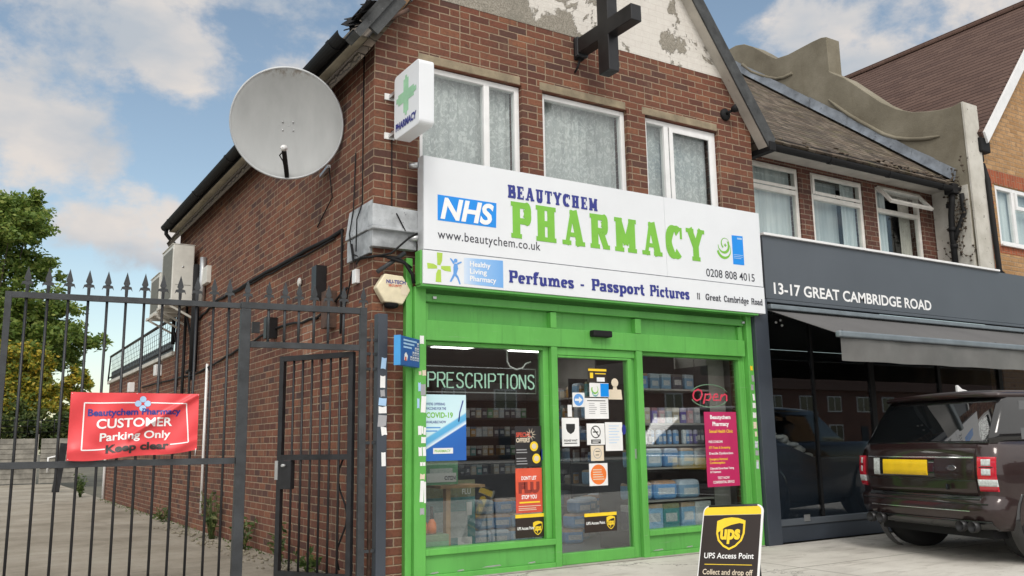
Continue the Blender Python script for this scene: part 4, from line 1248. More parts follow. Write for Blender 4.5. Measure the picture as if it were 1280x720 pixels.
for z in (4.34, 3.96):
    MB().box(.14, .19, -.17, -.001, z-.018, z+.018).build('bracket', 'alu', ps, bevel=.003)
    MB().box(.10, .20, -.012, -.001, z-.03, z+.03).build('wall_plate', 'white_upvc', ps)

# ------------------------------------------------------------------ big dark cross on the gable
cs = thing('cross_sign', 'large dark metal pharmacy cross projecting from the middle of the gable', 'sign', (2.33, -.5, 4.85))
c = MB()
ya, yb, yc = -.53, .10, .47
c.prism([(-.615, 4.855), (-.615, 5.235), (-.985, 5.235), (-.985, 5.405), (-.615, 5.405), (-.615, 5.80), (-.44, 5.80), (-.44, 5.405), (-.05, 5.405), (-.05, 5.235), (-.44, 5.235), (-.44, 4.855)], SX(2.275), 0, .13)
c.build('cross', 'dark_metal', cs, bevel=.006)
MB().box(2.27, 2.41, -.10, -.045, 5.215, 5.425).build('end_bracket', 'grey_iron', cs, bevel=.004)
MB().box(2.29, 2.39, -.05, -.001, 5.20, 5.44).build('wall_plate', 'black_plastic', cs)
MB().tube([(2.33, -.06, 5.2), (2.30, -.05, 5.1), (2.29, -.01, 5.05)], .012).build('cable', 'black_plastic', cs)

# ------------------------------------------------------------------ globe lamp, alarm box, small blue sign
gl = thing('wall_lamp', 'small black bulkhead lamp on the brick to the right of the third window', 'lamp', (4.51, 0, 4.98))
MB().lathe([(.075, 0), (.075, -.02), (.06, -.035), (0.02, -.04)], (4.51, -.001, 5.0), (0, 1, 0), 16).build('base', 'black_plastic', gl)
MB().tube([(4.51, -.03, 5.0), (4.52, -.10, 5.02)], .018).build('arm', 'black_plastic', gl)
MB().lathe([(.02, -.02), (.04, 0), (.05, .05), (.045, .055), (0.01, .03)], (4.53, -.12, 5.03), (.5, -.6, .3), 14).build('lamp_shade', 'black_plastic', gl)

al = thing('alarm_box', 'yellowed hexagonal burglar alarm box on the brick pier by the green front', 'alarm', (.172, -.05, 2.35))
hexo = [(.006, 2.525), (.085, 2.655), (.262, 2.645), (.338, 2.520), (.262, 2.390), (.085, 2.400)]
MB().prism(hexo, FX(0), -.085, -.001).build('case', 'alarm', al, bevel=.012, seg=3)
flat(al, 'label', [(.095, 2.598), (.300, 2.588), (.300, 2.47), (.245, 2.475), (.235, 2.555), (.095, 2.560)], -.0865, 'cream_paper')
lettering(al, 'lettering', 'NU-TECH', (.098, -.0885, 2.570), UXF, UZ, .030, 'ink_blue', width=.185, bold=.03)
lettering(al, 'lettering', 'SECURITY', (.12, -.0885, 2.542), UXF, UZ, .018, 'red_print', width=.13, bold=.02)
MB().lathe([(.065, 0), (.06, -.03), (.03, -.04), (.004, -.042)], (.165, -.048, 2.392), (0, 0, 1), 16).build('strobe_lamp', 'black_plastic', al)

bs = thing('parcel_sign', 'small blue double sided sign jutting from the left green pilaster', 'sign', (.3, -.2, 1.83))
A, B_ = Vector((.095, -.345, 0)), Vector((.385, -.113, 0))
ux = (B_-A).normalized(); nrm = Vector((ux.y, -ux.x, 0))
MB().obox((A+B_)/2+Vector((0, 0, 1.95)), ux, -nrm, (0, 0, 1), (B_-A).length/2, .028, .125).build('sign_panel', 'blue_sign', bs, bevel=.003)
MB().obox(A-ux*.006+Vector((0, 0, 1.95)), ux, -nrm, (0, 0, 1), .006, .030, .127).build('sign_edge', 'blue_edge', bs)
fo = lambda u, z, l: A+ux*u+nrm*(.0285+l)+Vector((0, 0, z))
def onsign(pts, m, l=.001, name='print'):
    P = [fo(u, z, l) for u, z in pts]
    return MB().add(P, [tuple(range(len(P)))]).build(name, m, bs)
for k, z in enumerate((2.035, 2.005, 1.975)):
    onsign([(.05, z), (.31-.05*k, z), (.31-.05*k, z+.015), (.05, z+.015)], 'ink_paleblue')
rs = random.Random(3)
for r_ in range(4):
    for q in range(r_+1):
        u = .335-.045*q; z = 2.005-.042*r_
        onsign([(u-.018, z), (u+.018, z), (u+.018, z+.034), (u-.018, z+.034)], 'pk_white')
        onsign([(u-.010, z+.008), (u+.010, z+.008), (u+.010, z+.018), (u-.010, z+.018)], 'ink_blue', .0016)
onsign([(.065, 1.87), (.12, 1.87), (.135, 1.91), (.10, 1.94), (.07, 1.92)], 'paper')
onsign([(.075, 1.865), (.11, 1.865), (.105, 1.90), (.08, 1.90)], 'red_print', .0018)

# ------------------------------------------------------------------ satellite dish
ROOT_D = Vector((-.52, .93, 4.27))
dd = thing('satellite_dish', 'large round grey satellite dish bracketed to the brick side wall under the gutter', 'satellite dish', ROOT_D)
tocam = (CAM-ROOT_D).normalized()
axd = (tocam+Vector((-.10, .0, .06))).normalized()
rad = .527
ref = Vector((0, 0, 1)); xx = ref.cross(axd).normalized(); yy = axd.cross(xx).normalized()
dm = MB()
rings = []
for k in range(13):
    q = k/12; r_ = max(rad*q, .002)
    rings.append([ROOT_D+(xx*math.cos(2*math.pi*i/48)*1.0+yy*math.sin(2*math.pi*i/48)*1.0)*r_+axd*(.11*(q*q-1)) for i in range(48)])
back = [[p-axd*.012 for p in r_] for r_ in rings]
dm.ring(rings+[[p+axd*.0+(p-ROOT_D).normalized()*.012 for p in rings[-1]], [p-axd*.02+(p-ROOT_D).normalized()*.012 for p in rings[-1]]]+back[::-1], closed_ends=False)
dm.build('reflector', 'dish', dd)
MB().tube([ROOT_D+(xx*math.cos(2*math.pi*i/64)+yy*math.sin(2*math.pi*i/64))*(rad+.008)-axd*.004 for i in range(64)], .011, 6, closed=True).build('rim', 'sign_edge', dd)
for a_, b_ in ((-.05, .02), (.05, .02), (-.05, -.06), (.05, -.06)):
    MB().ball(tuple(ROOT_D+xx*a_+yy*b_-axd*.105), .009, 8, 5).build('bolt', 'alu', dd)
bot = ROOT_D-yy*rad*.98
arm_end = ROOT_D-yy*.27+axd*.30
am = MB().beam(bot-axd*.02, arm_end, .048, .04, up=xx)
am.build('feed_arm', 'black_plastic', dd, bevel=.003)
MB().lathe([(.004, .055), (.03, .05), (.034, .0), (.022, -.02), (.02, -.10), (.004, -.102)], arm_end+yy*.015, -axd.lerp(-yy, .0), 14).build('feed_head', 'white_upvc', dd)
MB().tube([arm_end-axd*.02, arm_end-axd*.10-xx*.05-yy*.05, arm_end-axd*.22-xx*.03-yy*.1, bot+axd*.03], .006, 6).build('feed_cable', 'black_plastic', dd)
MB().tube([ROOT_D-axd*.12, (-.30, 1.25, 4.2), (-.02, 1.25, 4.2)], .024).build('wall_arm', 'alu', dd)
MB().box(-.02, -.001, 1.1, 1.4, 4.05, 4.35).build('wall_plate', 'alu', dd)
hb = ROOT_D+xx*.40-yy*.40-axd*.08
MB().beam(hb, Vector((-.01, hb.y+.42, hb.z+.02)), .03, .03).build('stay', 'alu', dd)
MB().tube([hb, hb+Vector((.06, .05, -.3)), (-.01, hb.y+.5, 3.4)], .006).build('cable', 'black_plastic', dd)

# ------------------------------------------------------------------ air conditioners
def ac(y0, y1, z0, z1, label):
    a = thing('air_conditioner', label, 'air conditioner', (-.24, (y0+y1)/2, z0), group='air conditioners on the side wall')
    MB().box(-.40, -.08, y0, y1, z0, z1).build('casing', 'ac', a, bevel=.012)
    MB().box(-.407, -.401, y0+.05, y1-.10, z0+.06, z1-.06).build('fan_grille', 'ac_grille', a)
    MB().box(-.415, -.07, y0-.005, y1+.005, z1+.001, z1+.012).build('top_cover', 'ac', a, bevel=.004)
    MB().box(-.35, -.12, y0-.004, y0-.0005, z0+.26, z0+.265).build('seam', 'ac_grille', a)
    MB().lathe([(.016, -.001), (.016, -.006), (.003, -.007)], (-.245, y0, z0+.55), (0, 1, 0), 10).build('badge', 'alu', a)
    f = MB()
    for y in (y0+.08, y1-.08):
        f.beam((-.46, y, z0-.03), (-.001, y, z0-.03), .04, .04)
        f.beam((-.42, y, z0-.05), (-.01, y, z0-.26), .03, .03)
    f.beam((-.44, y0, z0-.04), (-.44, y1, z0-.04), .03, .03)
    f.build('bracket', 'pier_white', a)
    MB().tube([(-.1, y0+.3, z0), (-.09, y0+.3, z0-.2), (-.03, y0+.25, z0-.5), (-.03, y0+.1, z0-1.2)], .02).build('pipe', 'black_plastic', a)
ac(6.96, 7.84, 3.40, 4.30, 'beige air conditioner with a dark fan grille, nearer of two high on the side wall')
ac(8.00, 8.80, 3.36, 4.02, 'air conditioner mostly hidden behind the nearer one, high on the side wall')

# ------------------------------------------------------------------ roof railing on the rear extension
rl = thing('roof_railing', 'black mesh railing along the flat roof of the rear extension', 'railing', (0, 12.5, 2.79))
q = MB()
q.tube([(0, 8.9, 3.40), (0, 16.35, 3.40)], .028, 6); q.tube([(0, 8.9, 2.88), (0, 16.35, 2.88)], .018, 6)
q.tube([(.0, 16.35, 3.40), (0, 16.6, 2.80)], .02, 6)
q.build('rail', 'black_iron', rl)
for k in range(11):
    y = 8.95+k*.74
    MB().beam((0, y, 2.79), (0, y, 3.40), .045, .045).build('post', 'black_iron', rl)
msh = MB()
for k in range(36):
    y = 9+k*.205
    msh.tube([(0.02, y, 2.88), (.02, y, 3.38)], .004, 4)
for z in (2.98, 3.08, 3.18, 3.28):
    msh.tube([(0.02, 8.95, z), (.02, 16.35, z)], .004, 4)
msh.build('mesh', 'grey_iron', rl)
MB().box(.03, .045, 8.9, 16.3, 2.80, 3.02).build('kick_board', 'fascia_grey', rl)

# ================================================================== gates
GA = Vector((-.15, -.15, 0)); GU = Vector((-2.64, .28, 0)).normalized()      # along the gate, to the left
GN = Vector((GU.y, -GU.x, 0))
if GN.y > 0: GN = -GN
def gp(s_, z, off=0.): return GA+GU*s_+GN*off+Vector((0, 0, z))
def sX(X): return (-.15-X)/(-GU.x)
def gbox(mb, s0, s1, z0, z1, t=.04, off=0.):
    c = (gp(s0, z0, off)+gp(s1, z1, off))/2
    return mb.obox(c, GU, GN, (0, 0, 1), abs(s1-s0)/2, t/2, abs(z1-z0)/2)
def finial(s_, z):
    f = MB()
    c = gp(s_, z)
    def pr(pts, th):
        f.prism(pts, lambda u, v, d: c+GU*u+GN*(d-th/2)+Vector((0, 0, v)), 0, th)
    pr([(0, .165), (-.024, .075), (-.012, .055), (.012, .055), (.024, .075)], .016)
    pr([(-.010, .058), (-.034, .050), (-.042, .018), (-.030, .034), (-.012, .030), (-.011, -.02), (.011, -.02), (.012, .030), (.030, .034), (.042, .018), (.034, .050), (.010, .058)], .011)
    return f
gate = thing('driveway_gate', 'tall black iron driveway gate leaf with spear points and a red banner on it', 'gate', gp(sX(-1.95), 0))
f = MB()
sl_, sr_ = sX(-2.795), sX(-1.155)
gbox(f, sl_, sl_-.042, .08, 2.305, .042)
gbox(f, sl_-.043, sr_, 2.263, 2.305, .042)
gbox(f, sl_-.043, sr_, 1.035, 1.082, .040)
gbox(f, sl_-.043, sr_, .09, .135, .040)
f.build('frame', 'grey_iron', gate)
xs = [-2.660, -2.524, -2.387, -2.255, -2.126, -1.996, -1.867, -1.736, -1.611, -1.485, -1.358, -1.240]
for k, X in enumerate(xs):
    s_ = sX(X)
    bar = MB().tube([gp(s_, .04), gp(s_, 2.36)], .0100, 8).build('bar', 'black_iron', gate)
    finial(s_, 2.335).build('finial', 'grey_iron', bar)
gf = thing('gate_frame', 'fixed black iron frame with spear points between driveway gate and brick corner', 'gate', gp(sX(-.6), 0))
p = MB(); gbox(p, sX(-1.150), sX(-1.072), 0, 2.26, .08); p.build('post', 'grey_iron', gf, bevel=.004)
p = MB(); gbox(p, sX(-.170), sX(-.112), 0, 2.322, .05); p.build('post', 'grey_iron', gf, bevel=.003)
p = MB(); gbox(p, sX(-1.150), sX(-.171), 2.266, 2.316, .042); gbox(p, sX(-1.071), sX(-.171), 1.952, 2.000, .042); p.build('rail', 'grey_iron', gf)
for X in (-1.10, -.930, -.800, -.685, -.560, -.440, -.310, -.140):
    s_ = sX(X)
    bar = MB().tube([gp(s_, 1.97 if -1.05 < X < -.18 else 2.25), gp(s_, 2.36)], .0115, 8).build('bar', 'grey_iron', gf)
    finial(s_, 2.335).build('finial', 'grey_iron', bar)
MB().obox(gp(sX(-1.02), 2.12, -.05), GU, GN, (0, 0, 1), .03, .02, .045).build('latch', 'dark_metal', gf)
# pedestrian gate, standing ajar into the drive
H_ = Vector((-.205, -.125, 0)); E_ = Vector((-.628, .535, 0))
PU = (E_-H_).normalized(); PN = Vector((PU.y, -PU.x, 0)); PW = (E_-H_).length
pg = thing('side_gate', 'narrow black iron side gate standing ajar in front of the brick wall', 'gate', H_)
def pbox(mb, s0, s1, z0, z1, t=.04):
    return mb.obox((H_+PU*(s0+s1)/2)+Vector((0, 0, (z0+z1)/2)), PU, PN, (0, 0, 1), abs(s1-s0)/2, t/2, abs(z1-z0)/2)
f = MB()
pbox(f, 0, .045, .06, 1.945); pbox(f, PW-.045, PW, .06, 1.945)
pbox(f, .046, PW-.046, 1.90, 1.945); pbox(f, .046, PW-.046, 1.045, 1.09); pbox(f, .046, PW-.046, .08, .125)
f.build('frame', 'black_iron', pg)
for k in range(1, 7):
    c_ = H_+PU*(.045+(PW-.09)*k/7)
    MB().tube([c_+Vector((0, 0, .1)), c_+Vector((0, 0, 1.92))], .0105, 8).build('bar', 'black_iron', pg)
f = MB(); pbox(f, PW-.16, PW-.046, .80, 1.043, .055); lk = f.build('lock_box', 'black_iron', pg, bevel=.004)
f = MB(); pbox(f, PW-.02, PW+.012, .88, 1.04, .06); f.build('keep', 'alu', pg)
MB().tube([H_+PU*(PW-.09)+PN*.03+Vector((0, 0, 1.0)), H_+PU*(PW-.09)-PN*.06+Vector((0, 0, 1.0))], .012).build('handle', 'alu', pg)
hose = [H_+PU*(.12+.05*math.sin(k*.9))+PN*.03+Vector((0, 0, 1.05-k*.09)) for k in range(11)]
MB().tube(hose, .008).build('cable', 'black_plastic', pg)
# sticker covered post against the corner
sp_ = thing('sticker_post', 'flat topped dark steel post covered with torn stickers, against the brick corner', 'post', (.033, -.13, 0))
MB().box(-.012, .078, -.175, -.085, 0, 2.28).build('post', 'pillar_grey', sp_, bevel=.005)
MB().tube([(-.055, -.13, 0), (-.055, -.13, 2.2)], .018).build('hinge_rod', 'rust', sp_)
for z in (1.93, 1.80, 1.18, .30, 2.05):
    MB().box(-.11, -.012, -.145, -.115, z-.012, z+.012).build('hinge', 'grey_iron', sp_)
rs = random.Random(21)
for z0, z1, a, b, mm in ((1.80, 1.90, .02, .065, 'ink_paleblue'), (1.64, 1.745, .012, .058, 'paper'), (1.565, 1.625, .015, .055, 'grey_ink'), (1.49, 1.555, .0, .07, 'ink_paleblue'), (1.425, 1.485, .0, .072, 'paper'),
                     (1.31, 1.41, -.005, .072, 'grey_ink'), (1.24, 1.32, .025, .074, 'paper'), (.985, 1.10, .03, .068, 'paper')):
    sticker(sp_, a, b, z0, z1, -.1752, mm, rs.uniform(-.15, .15))

# ------------------------------------------------------------------ red banner tied to the gate
bn = thing('banner', 'creased red banner reading customer parking only, tied to the driveway gate', 'banner', gp(sX(-1.9), 1.33, .04))
SB0, SB1 = sX(-2.325), sX(-1.440)
BW = SB0-SB1
def bz(u, v):      # u across 0..1, v up 0..1
    lo = 1.085+(1.150-1.085)*u
    hi = 1.578+(1.572-1.578)*u
    dep = .044+.013*math.sin(u*9+v*3)+.009*math.sin(u*17-v*7+1)
    k = v-(.30+.70*((u-.45)/.55)) if u > .45 else 9
    dep += .030*math.exp(-(k/.055)**2)
    dep += .012*math.exp(-((v-.12-.05*math.sin(u*14))/.07)**2)
    dep += .010*math.sin((u*2.2+v)*8)*math.exp(-((u)/.28)**2)
    sag = -.016*math.sin(math.pi*u)*(1-v)-.008*math.sin(3*math.pi*u)*(1-v)
    return gp(SB0-BW*u, lo+(hi-lo)*v+sag, dep)
NU, NV = 90, 44
g = MB()
vs = [bz(i/NU, j/NV) for j in range(NV+1) for i in range(NU+1)]
back_ = [v-GN*.002 for v in vs]
fs_ = [(j*(NU+1)+i, j*(NU+1)+i+1, (j+1)*(NU+1)+i+1, (j+1)*(NU+1)+i) for j in range(NV) for i in range(NU)]
n_ = len(vs)
g.add(vs+back_, fs_+[tuple(n_+k for k in reversed(q)) for q in fs_]+[], True)
bo = g.build('cloth', 'banner', bn)
def bwarp(u0, v0, su, sv, lift=.0035):
    def f(a, b):
        u, v = u0+a*su, v0+b*sv
        return bz(u, v)+GN*lift
    return f
bt = lambda s_, u, v, wid, cap, m, bold: lettering(bn, 'lettering', s_, (0, 0, 0), UXF, UZ, cap, m, width=wid, bold=bold, warp=bwarp(u, v, 1, 1))
bt('Beautychem Pharmacy', .135, .655, .72, .095, 'ink_blue', .03)
bt('CUSTOMER', .205, .465, .585, .135, 'letter_white', .022)
bt('Parking Only', .235, .275, .545, .115, 'letter_white', .022)
bt('Keep clear', .285, .095, .485, .110, 'black_ink', .04)
bd = MB()
def strip(pts, w=.007):
    for (u0, v0), (u1, v1) in zip(pts[:-1], pts[1:]):
        n = max(4, int(30*math.hypot(u1-u0, v1-v0)))
        du, dv = u1-u0, v1-v0; L = math.hypot(du, dv*.55); px, pv = -dv*.55/L*w, du/L*w/.55
        A_ = []
        for k in range(n+1):
            u, v = u0+du*k/n, v0+dv*k/n
            A_ += [bz(u+px, v+pv)+GN*.0022, bz(u-px, v-pv)+GN*.0022]
        bd.add(A_, [(2*k+1, 2*k+3, 2*k+2, 2*k) for k in range(n)])
strip([(.49, .845), (.105, .845), (.105, .155), (.28, .155)], .005); strip([(.615, .845), (.90, .83), (.925, .16), (.78, .16)], .005)
bd.build('border_line', 'letter_white', bn)
em = MB()
for cu, cv in ((.55, .90), (.55, .755), (.513, .83), (.587, .83)):
    ring_ = [bz(cu+.026*math.cos(2*math.pi*k/14), cv+.05*math.sin(2*math.pi*k/14))+GN*.0030 for k in range(14)]
    em.add(ring_, [tuple(range(14))])
em.build('emblem', 'ink_paleblue', bn)
for u, v in ((.01, .98), (.99, .98), (.99, .02), (.01, .02), (.5, .99)):
    MB().tube([bz(u, v)+GN*.004, gp(SB0-BW*u, 1.09+.48*v, .012)], .003, 5).build('tie', 'white_upvc', bn)
# ================================================================== things in and on the shop windows
YG = -.0046          # outer face of the fixed panes
YD = -.0346          # outer face of the door pane
def poster(name, label, x0, x1, z0, z1, m, y=None, cat='poster', inside=False):
    """printed sheet stuck to the inside (or outside) face of a pane"""
    y = (.0052 if inside else YG) if y is None else y
    t = thing(name, label, cat, ((x0+x1)/2, y, z0))
    MB().box(x0, x1, y-.0012, y, z0, z1).build('sheet', m, t)
    return t, y-.0013
def ptext(t, s, x, z, cap, y, m, width=None, bold=.01, align='L'):
    return lettering(t, 'lettering', s, (x, y, z), UXF, UZ, cap, m, width=width, bold=bold, align=align, lift=.0006)
def lines(t, x0, x1, zs, y, m, h=.008, seed=1):
    r_ = random.Random(seed)
    mb = MB()
    for z in zs:
        mb.box(x0, x1-(x1-x0)*r_.uniform(0, .3), y-.0006, y-.0001, z, z+h)
    return mb.build('small_print', m, t)
# neon prescriptions sign
ns = thing('neon_sign', 'green neon prescriptions sign hanging in the left shop window', 'neon sign', (1.15, .05, 1.64))
pn = MB(); pn.box(.55, 1.755, .055, .060, 1.625, 1.635); pn.box(.55, 1.755, .055, .060, 1.862, 1.870); pn.box(.55, .557, .055, .06, 1.625, 1.87); pn.box(1.748, 1.755, .055, .06, 1.625, 1.87)
pn.build('panel_edge', 'alu', ns)
NEON = {'P': [[(0, 0), (0, 1), (.45, 1), (.6, .88), (.6, .62), (.45, .5), (0, .5)]], 'R': [[(0, 0), (0, 1), (.45, 1), (.6, .88), (.6, .62), (.45, .5), (.08, .5)], [(.3, .5), (.62, 0)]],
        'E': [[(.55, 1), (0, 1), (0, 0), (.55, 0)], [(.05, .52), (.45, .52)]], 'S': [[(.58, .82), (.5, .96), (.3, 1), (.1, .95), (.02, .78), (.1, .6), (.3, .52), (.5, .42), (.58, .24), (.5, .06), (.3, 0), (.1, .04), (.02, .2)]],
        'C': [[(.58, .82), (.48, .96), (.3, 1), (.1, .92), (.0, .7), (0, .3), (.1, .08), (.3, 0), (.48, .04), (.58, .18)]], 'I': [[(.1, 0), (.1, 1)]], 'T': [[(0, 1), (.6, 1)], [(.3, .96), (.3, 0)]],
        'O': [[(.3, 1), (.1, .93), (0, .72), (0, .28), (.1, .07), (.3, 0), (.5, .07), (.6, .28), (.6, .72), (.5, .93), (.3, 1)]], 'N': [[(0, 0), (0, 1)], [(0, 1), (.58, 0)], [(.58, 0), (.58, 1)]]}
wds = {'I': .2}
mb = MB(); x = .575; tot = sum(wds.get(c, .6)+.22 for c in 'PRESCRIPTIONS')-.22; k = (1.725-.575)/tot
for c in 'PRESCRIPTIONS':
    for pl in NEON[c]:
        mb.tube([(x+u*k, .045, 1.672+v*.135) for u, v in pl], .0072, 6)
    x += (wds.get(c, .6)+.22)*k
mb.build('neon_tube', 'neon_green', ns)
MB().tube([(1.43, .06, 2.04), (1.43, .06, 1.93), (1.46, .06, 1.885), (1.53, .06, 1.86), (1.60, .06, 1.875), (1.64, .06, 1.92), (1.70, .06, 1.94)], .008).build('cord', 'white_upvc', ns)
MB().tube([(.56, .057, 1.87), (.53, .057, 2.0)], .004).build('chain', 'alu', ns)
# open sign
no = thing('open_sign', 'red neon open sign in a pale oval, hanging in the right shop window', 'neon sign', (4.05, .05, 1.53))
mb = MB(); mb.tube([(4.06+.285*math.cos(R(a)), .05, 1.64+.125*math.sin(R(a))) for a in range(20, 161, 10)], .006, 6)
mb.tube([(4.06+.285*math.cos(R(a)), .05, 1.64+.125*math.sin(R(a))) for a in range(200, 341, 10)], .006, 6)
mb.build('oval_tube', 'pale_green', no)
mb = MB()
O = [(0, .5), (.05, .8), (.25, 1), (.45, .85), (.5, .5), (.42, .15), (.22, 0), (.04, .2), (0, .5)]
pP = [(.62, -.25), (.70, .62), (.78, .55), (.95, .62), (1.02, .35), (.92, .05), (.74, .08)]
eE = [(1.14, .32), (1.42, .36), (1.38, .6), (1.24, .62), (1.14, .35), (1.2, .05), (1.45, .08)]
nN = [(1.56, 0), (1.62, .6), (1.66, .42), (1.80, .62), (1.92, .5), (1.94, 0)]
for pl in (O, pP, eE, nN):
    mb.tube([(3.80+u*.265+v*.02, .045, 1.585+v*.125) for u, v in pl], .0085, 6)
mb.build('neon_tube', 'neon_red', no)
MB().tube([(3.85, .05, 1.7), (3.85, .05, 2.04)], .003).build('cord', 'black_plastic', no)

t, y = poster('vaccine_poster', 'pale blue vaccination poster with a navy foot in the left shop window', .512, .937, 1.012, 1.602, 'covid_print', inside=False)
ptext(t, "WE'RE OFFERING", .53, 1.505, .022, y, 'ink_blue', width=.19, bold=.02); ptext(t, 'VACCINES FOR THE', .53, 1.465, .022, y, 'ink_blue', width=.20, bold=.02)
ptext(t, 'COVID-19', .53, 1.395, .045, y, 'ink_green', width=.27, bold=.03); ptext(t, 'AVAILABLE NOW', .53, 1.345, .022, y, 'ink_blue', width=.20, bold=.02)
lines(t, .53, .68, (1.30, 1.27), y, 'ink_midblue', .012)
MB().box(.60, .80, y-.001, y, 1.075, 1.125).build('white_box', 'paper', t); ptext(t, 'PHARMACY', .615, 1.088, .022, y-.001, 'ink_green', width=.16, bold=.02)
MB().tube([(.905, y-.002, 1.55), (.87, y-.002, 1.44), (.86, y-.002, 1.36)], .006, 5).build('syringe_print', 'ink_blue', t)
t, y = poster('offer_poster', 'black poster with round gold badges above the red flu poster', 1.462, 1.758, .936, 1.315, 'poster_black')
ptext(t, 'SPECIAL', 1.475, 1.215, .040, y, 'red_print', width=.17, bold=.03); ptext(t, 'OFFERS', 1.475, 1.165, .038, y, 'cream_paper', width=.15, bold=.03)
for cx_, cz_ in ((1.675, 1.125), (1.70, 1.01)):
    flat(t, 'gold_badge', disc(cx_, cz_, .046, 18), y, 'yellow')
    flat(t, 'badge_face', disc(cx_, cz_, .026, 14), y-.0013, 'cream_paper')
fl_ = MB()
for k in range(10):
    a = 2*math.pi*k/10
    fl_.prism([(1.64+.02*math.cos(a-.2), 1.235+.02*math.sin(a-.2)), (1.64+.065*math.cos(a), 1.235+.065*math.sin(a)), (1.64+.02*math.cos(a+.2), 1.235+.02*math.sin(a+.2))], FX(y), -.0008, -.0001)
fl_.build('starburst', 'cream_paper', t)
lines(t, 1.475, 1.60, (1.09, 1.065, 1.01, .985, .96), y, 'grey_ink', .008, 4)
t, y = poster('flu_poster', "orange red poster reading don't let flu stop you in the left window", 1.462, 1.758, .512, .922, 'flu_red')
MB().box(1.462, 1.758, y-.0006, y, .512, .70).build('darker_foot', 'red_print', t); y -= .0008
ptext(t, "DON'T LET", 1.61, .815, .032, y, 'letter_white', width=.17, bold=.03, align='C'); ptext(t, 'FLU', 1.61, .700, .085, y, 'maroon_print', width=.235, bold=.08, align='C')
ptext(t, 'STOP YOU', 1.61, .640, .034, y, 'letter_white', width=.17, bold=.03, align='C'); lines(t, 1.50, 1.74, (.600,), y, 'yellow', .014); lines(t, 1.49, 1.75, (.570, .55, .535), y, 'cream_paper', .006)
SHIELD = [(-.5, .36), (-.5, -.12), (-.42, -.40), (-.22, -.62), (0, -.74), (.22, -.62), (.42, -.40), (.5, -.12), (.5, .36), (.25, .46), (0, .49), (-.25, .46)]
def parcel_shield(par, fr, s_, y_l=0.):
    """golden parcel-carrier shield: outline, sweep and lower case letters. fr(u, v, lift) -> point"""
    def pl(pts, l, m, nm):
        P = [fr(u*s_, v*s_, l) for u, v in pts]
        return MB().add(P, [tuple(range(len(P)))]).build(nm, m, par)
    pl(SHIELD, .0012, 'yellow', 'shield')
    pl([(u*.86, v*.88-.01) for u, v in SHIELD if v < .37 and not (abs(u) > .49 and v > .3)]+[(.43, .24), (.30, .27), (.0, .20), (-.22, .10), (-.43, -.08)], .0022, 'ups_brown', 'shield_field')
    vs, f_ = text_mesh('ups', .045)
    x0 = min(v[0] for v in vs); x1 = max(v[0] for v in vs)
    kx = .70*s_/(x1-x0); ky = .36*s_/max(v[1] for v in vs)
    mb = MB(); mb.add([fr((v[0]-x0)*kx-.35*s_, v[1]*ky-.32*s_, .0032) for v in vs], f_)
    mb.build('lettering', 'yellow', par)
for lab, x0, x1, z0, z1, yy_ in (('brown parcel access point decal under the red flu poster', 1.452, 1.775, .285, .500, YG), ('brown parcel access point decal low on the shop door', 2.225, 2.622, .288, .470, YD)):
    t, y = poster('access_point_decal', lab, x0, x1, z0, z1, 'ups_brown', y=yy_, cat='decal')
    MB().box(x0, x1+(.09 if x0 < 2 else 0), y-.0008, y, z1-.032, z1).build('yellow_bar', 'yellow', t)
    ptext(t, 'UPS Access Point', x0+.02, z0+.075, .026, y, 'letter_white', width=(x1-x0)*.58, bold=.02)
    parcel_shield(t, lambda u, v, l, cx_=x1-.075, cz_=z0+.095, y_=y: Vector((cx_+u, y_-l*.3, cz_+v)), .105)
# door notices
t, y = poster('hours_notice', 'small dark notice with yellow bars at the top of the shop door', 2.325, 2.555, 1.752, 1.892, 'ups_brown', y=YD)
MB().box(2.325, 2.555, y-.0006, y, 1.862, 1.885).build('yellow_bar', 'yellow', t); MB().box(2.345, 2.385, y-.0006, y, 1.79, 1.845).build('gold_mark', 'yellow', t); MB().box(2.41, 2.545, y-.0006, y, 1.832, 1.842).build('yellow_bar', 'yellow', t)
MB().box(2.43, 2.53, y-.0006, y, 1.757, 1.80).build('white_box', 'paper', t)
t, y = poster('logo_notice', 'white and blue pharmacy emblem notice on the shop door', 2.335, 2.577, 1.602, 1.742, 'paper', y=YD)
MB().box(2.472, 2.577, y-.0006, y, 1.606, 1.738).build('blue_half', 'ink_nhs', t)
o, i_ = crescent(2.40, 1.675, .045, .034, .004, .006, 150, 410, 16); band(t, 'emblem_ring', o, i_, y-.0006, 'ink_green')
o, i_ = crescent(2.405, 1.645, .04, .03, .004, .008, 180, 360, 16); band(t, 'emblem_ring', o, i_, y-.0008, 'pk_teal')
t, y = poster('arrow_notice', 'square sticker with a white arrow in a blue disc on the shop door', 2.122, 2.270, 1.500, 1.642, 'paper', y=YD, cat='sticker')
flat(t, 'blue_disc', disc(2.196, 1.571, .060, 24), y, 'ink_midblue', .0006)
flat(t, 'arrow', [(2.150, 1.560), (2.20, 1.560), (2.20, 1.538), (2.244, 1.571), (2.20, 1.604), (2.20, 1.582), (2.150, 1.582)], y-.0007, 'paper', .0006)
t, y = poster('hours_notice', 'largest white printed sheet on the shop door, below the emblem notice', 2.268, 2.566, 1.385, 1.590, 'paper', y=YD, cat='notice')
lines(t, 2.30, 2.54, (1.56,), y, 'black_ink', .008); lines(t, 2.32, 2.42, [1.535-.02*k for k in range(6)], y, 'grey_ink', .006, 2); lines(t, 2.46, 2.55, [1.535-.02*k for k in range(6)], y, 'grey_ink', .006, 3)
t, y = poster('corner_slip', 'narrow torn white slip above the shield notice on the shop door', 2.06, 2.11, 1.405, 1.52, 'paper', y=YD, cat='notice')
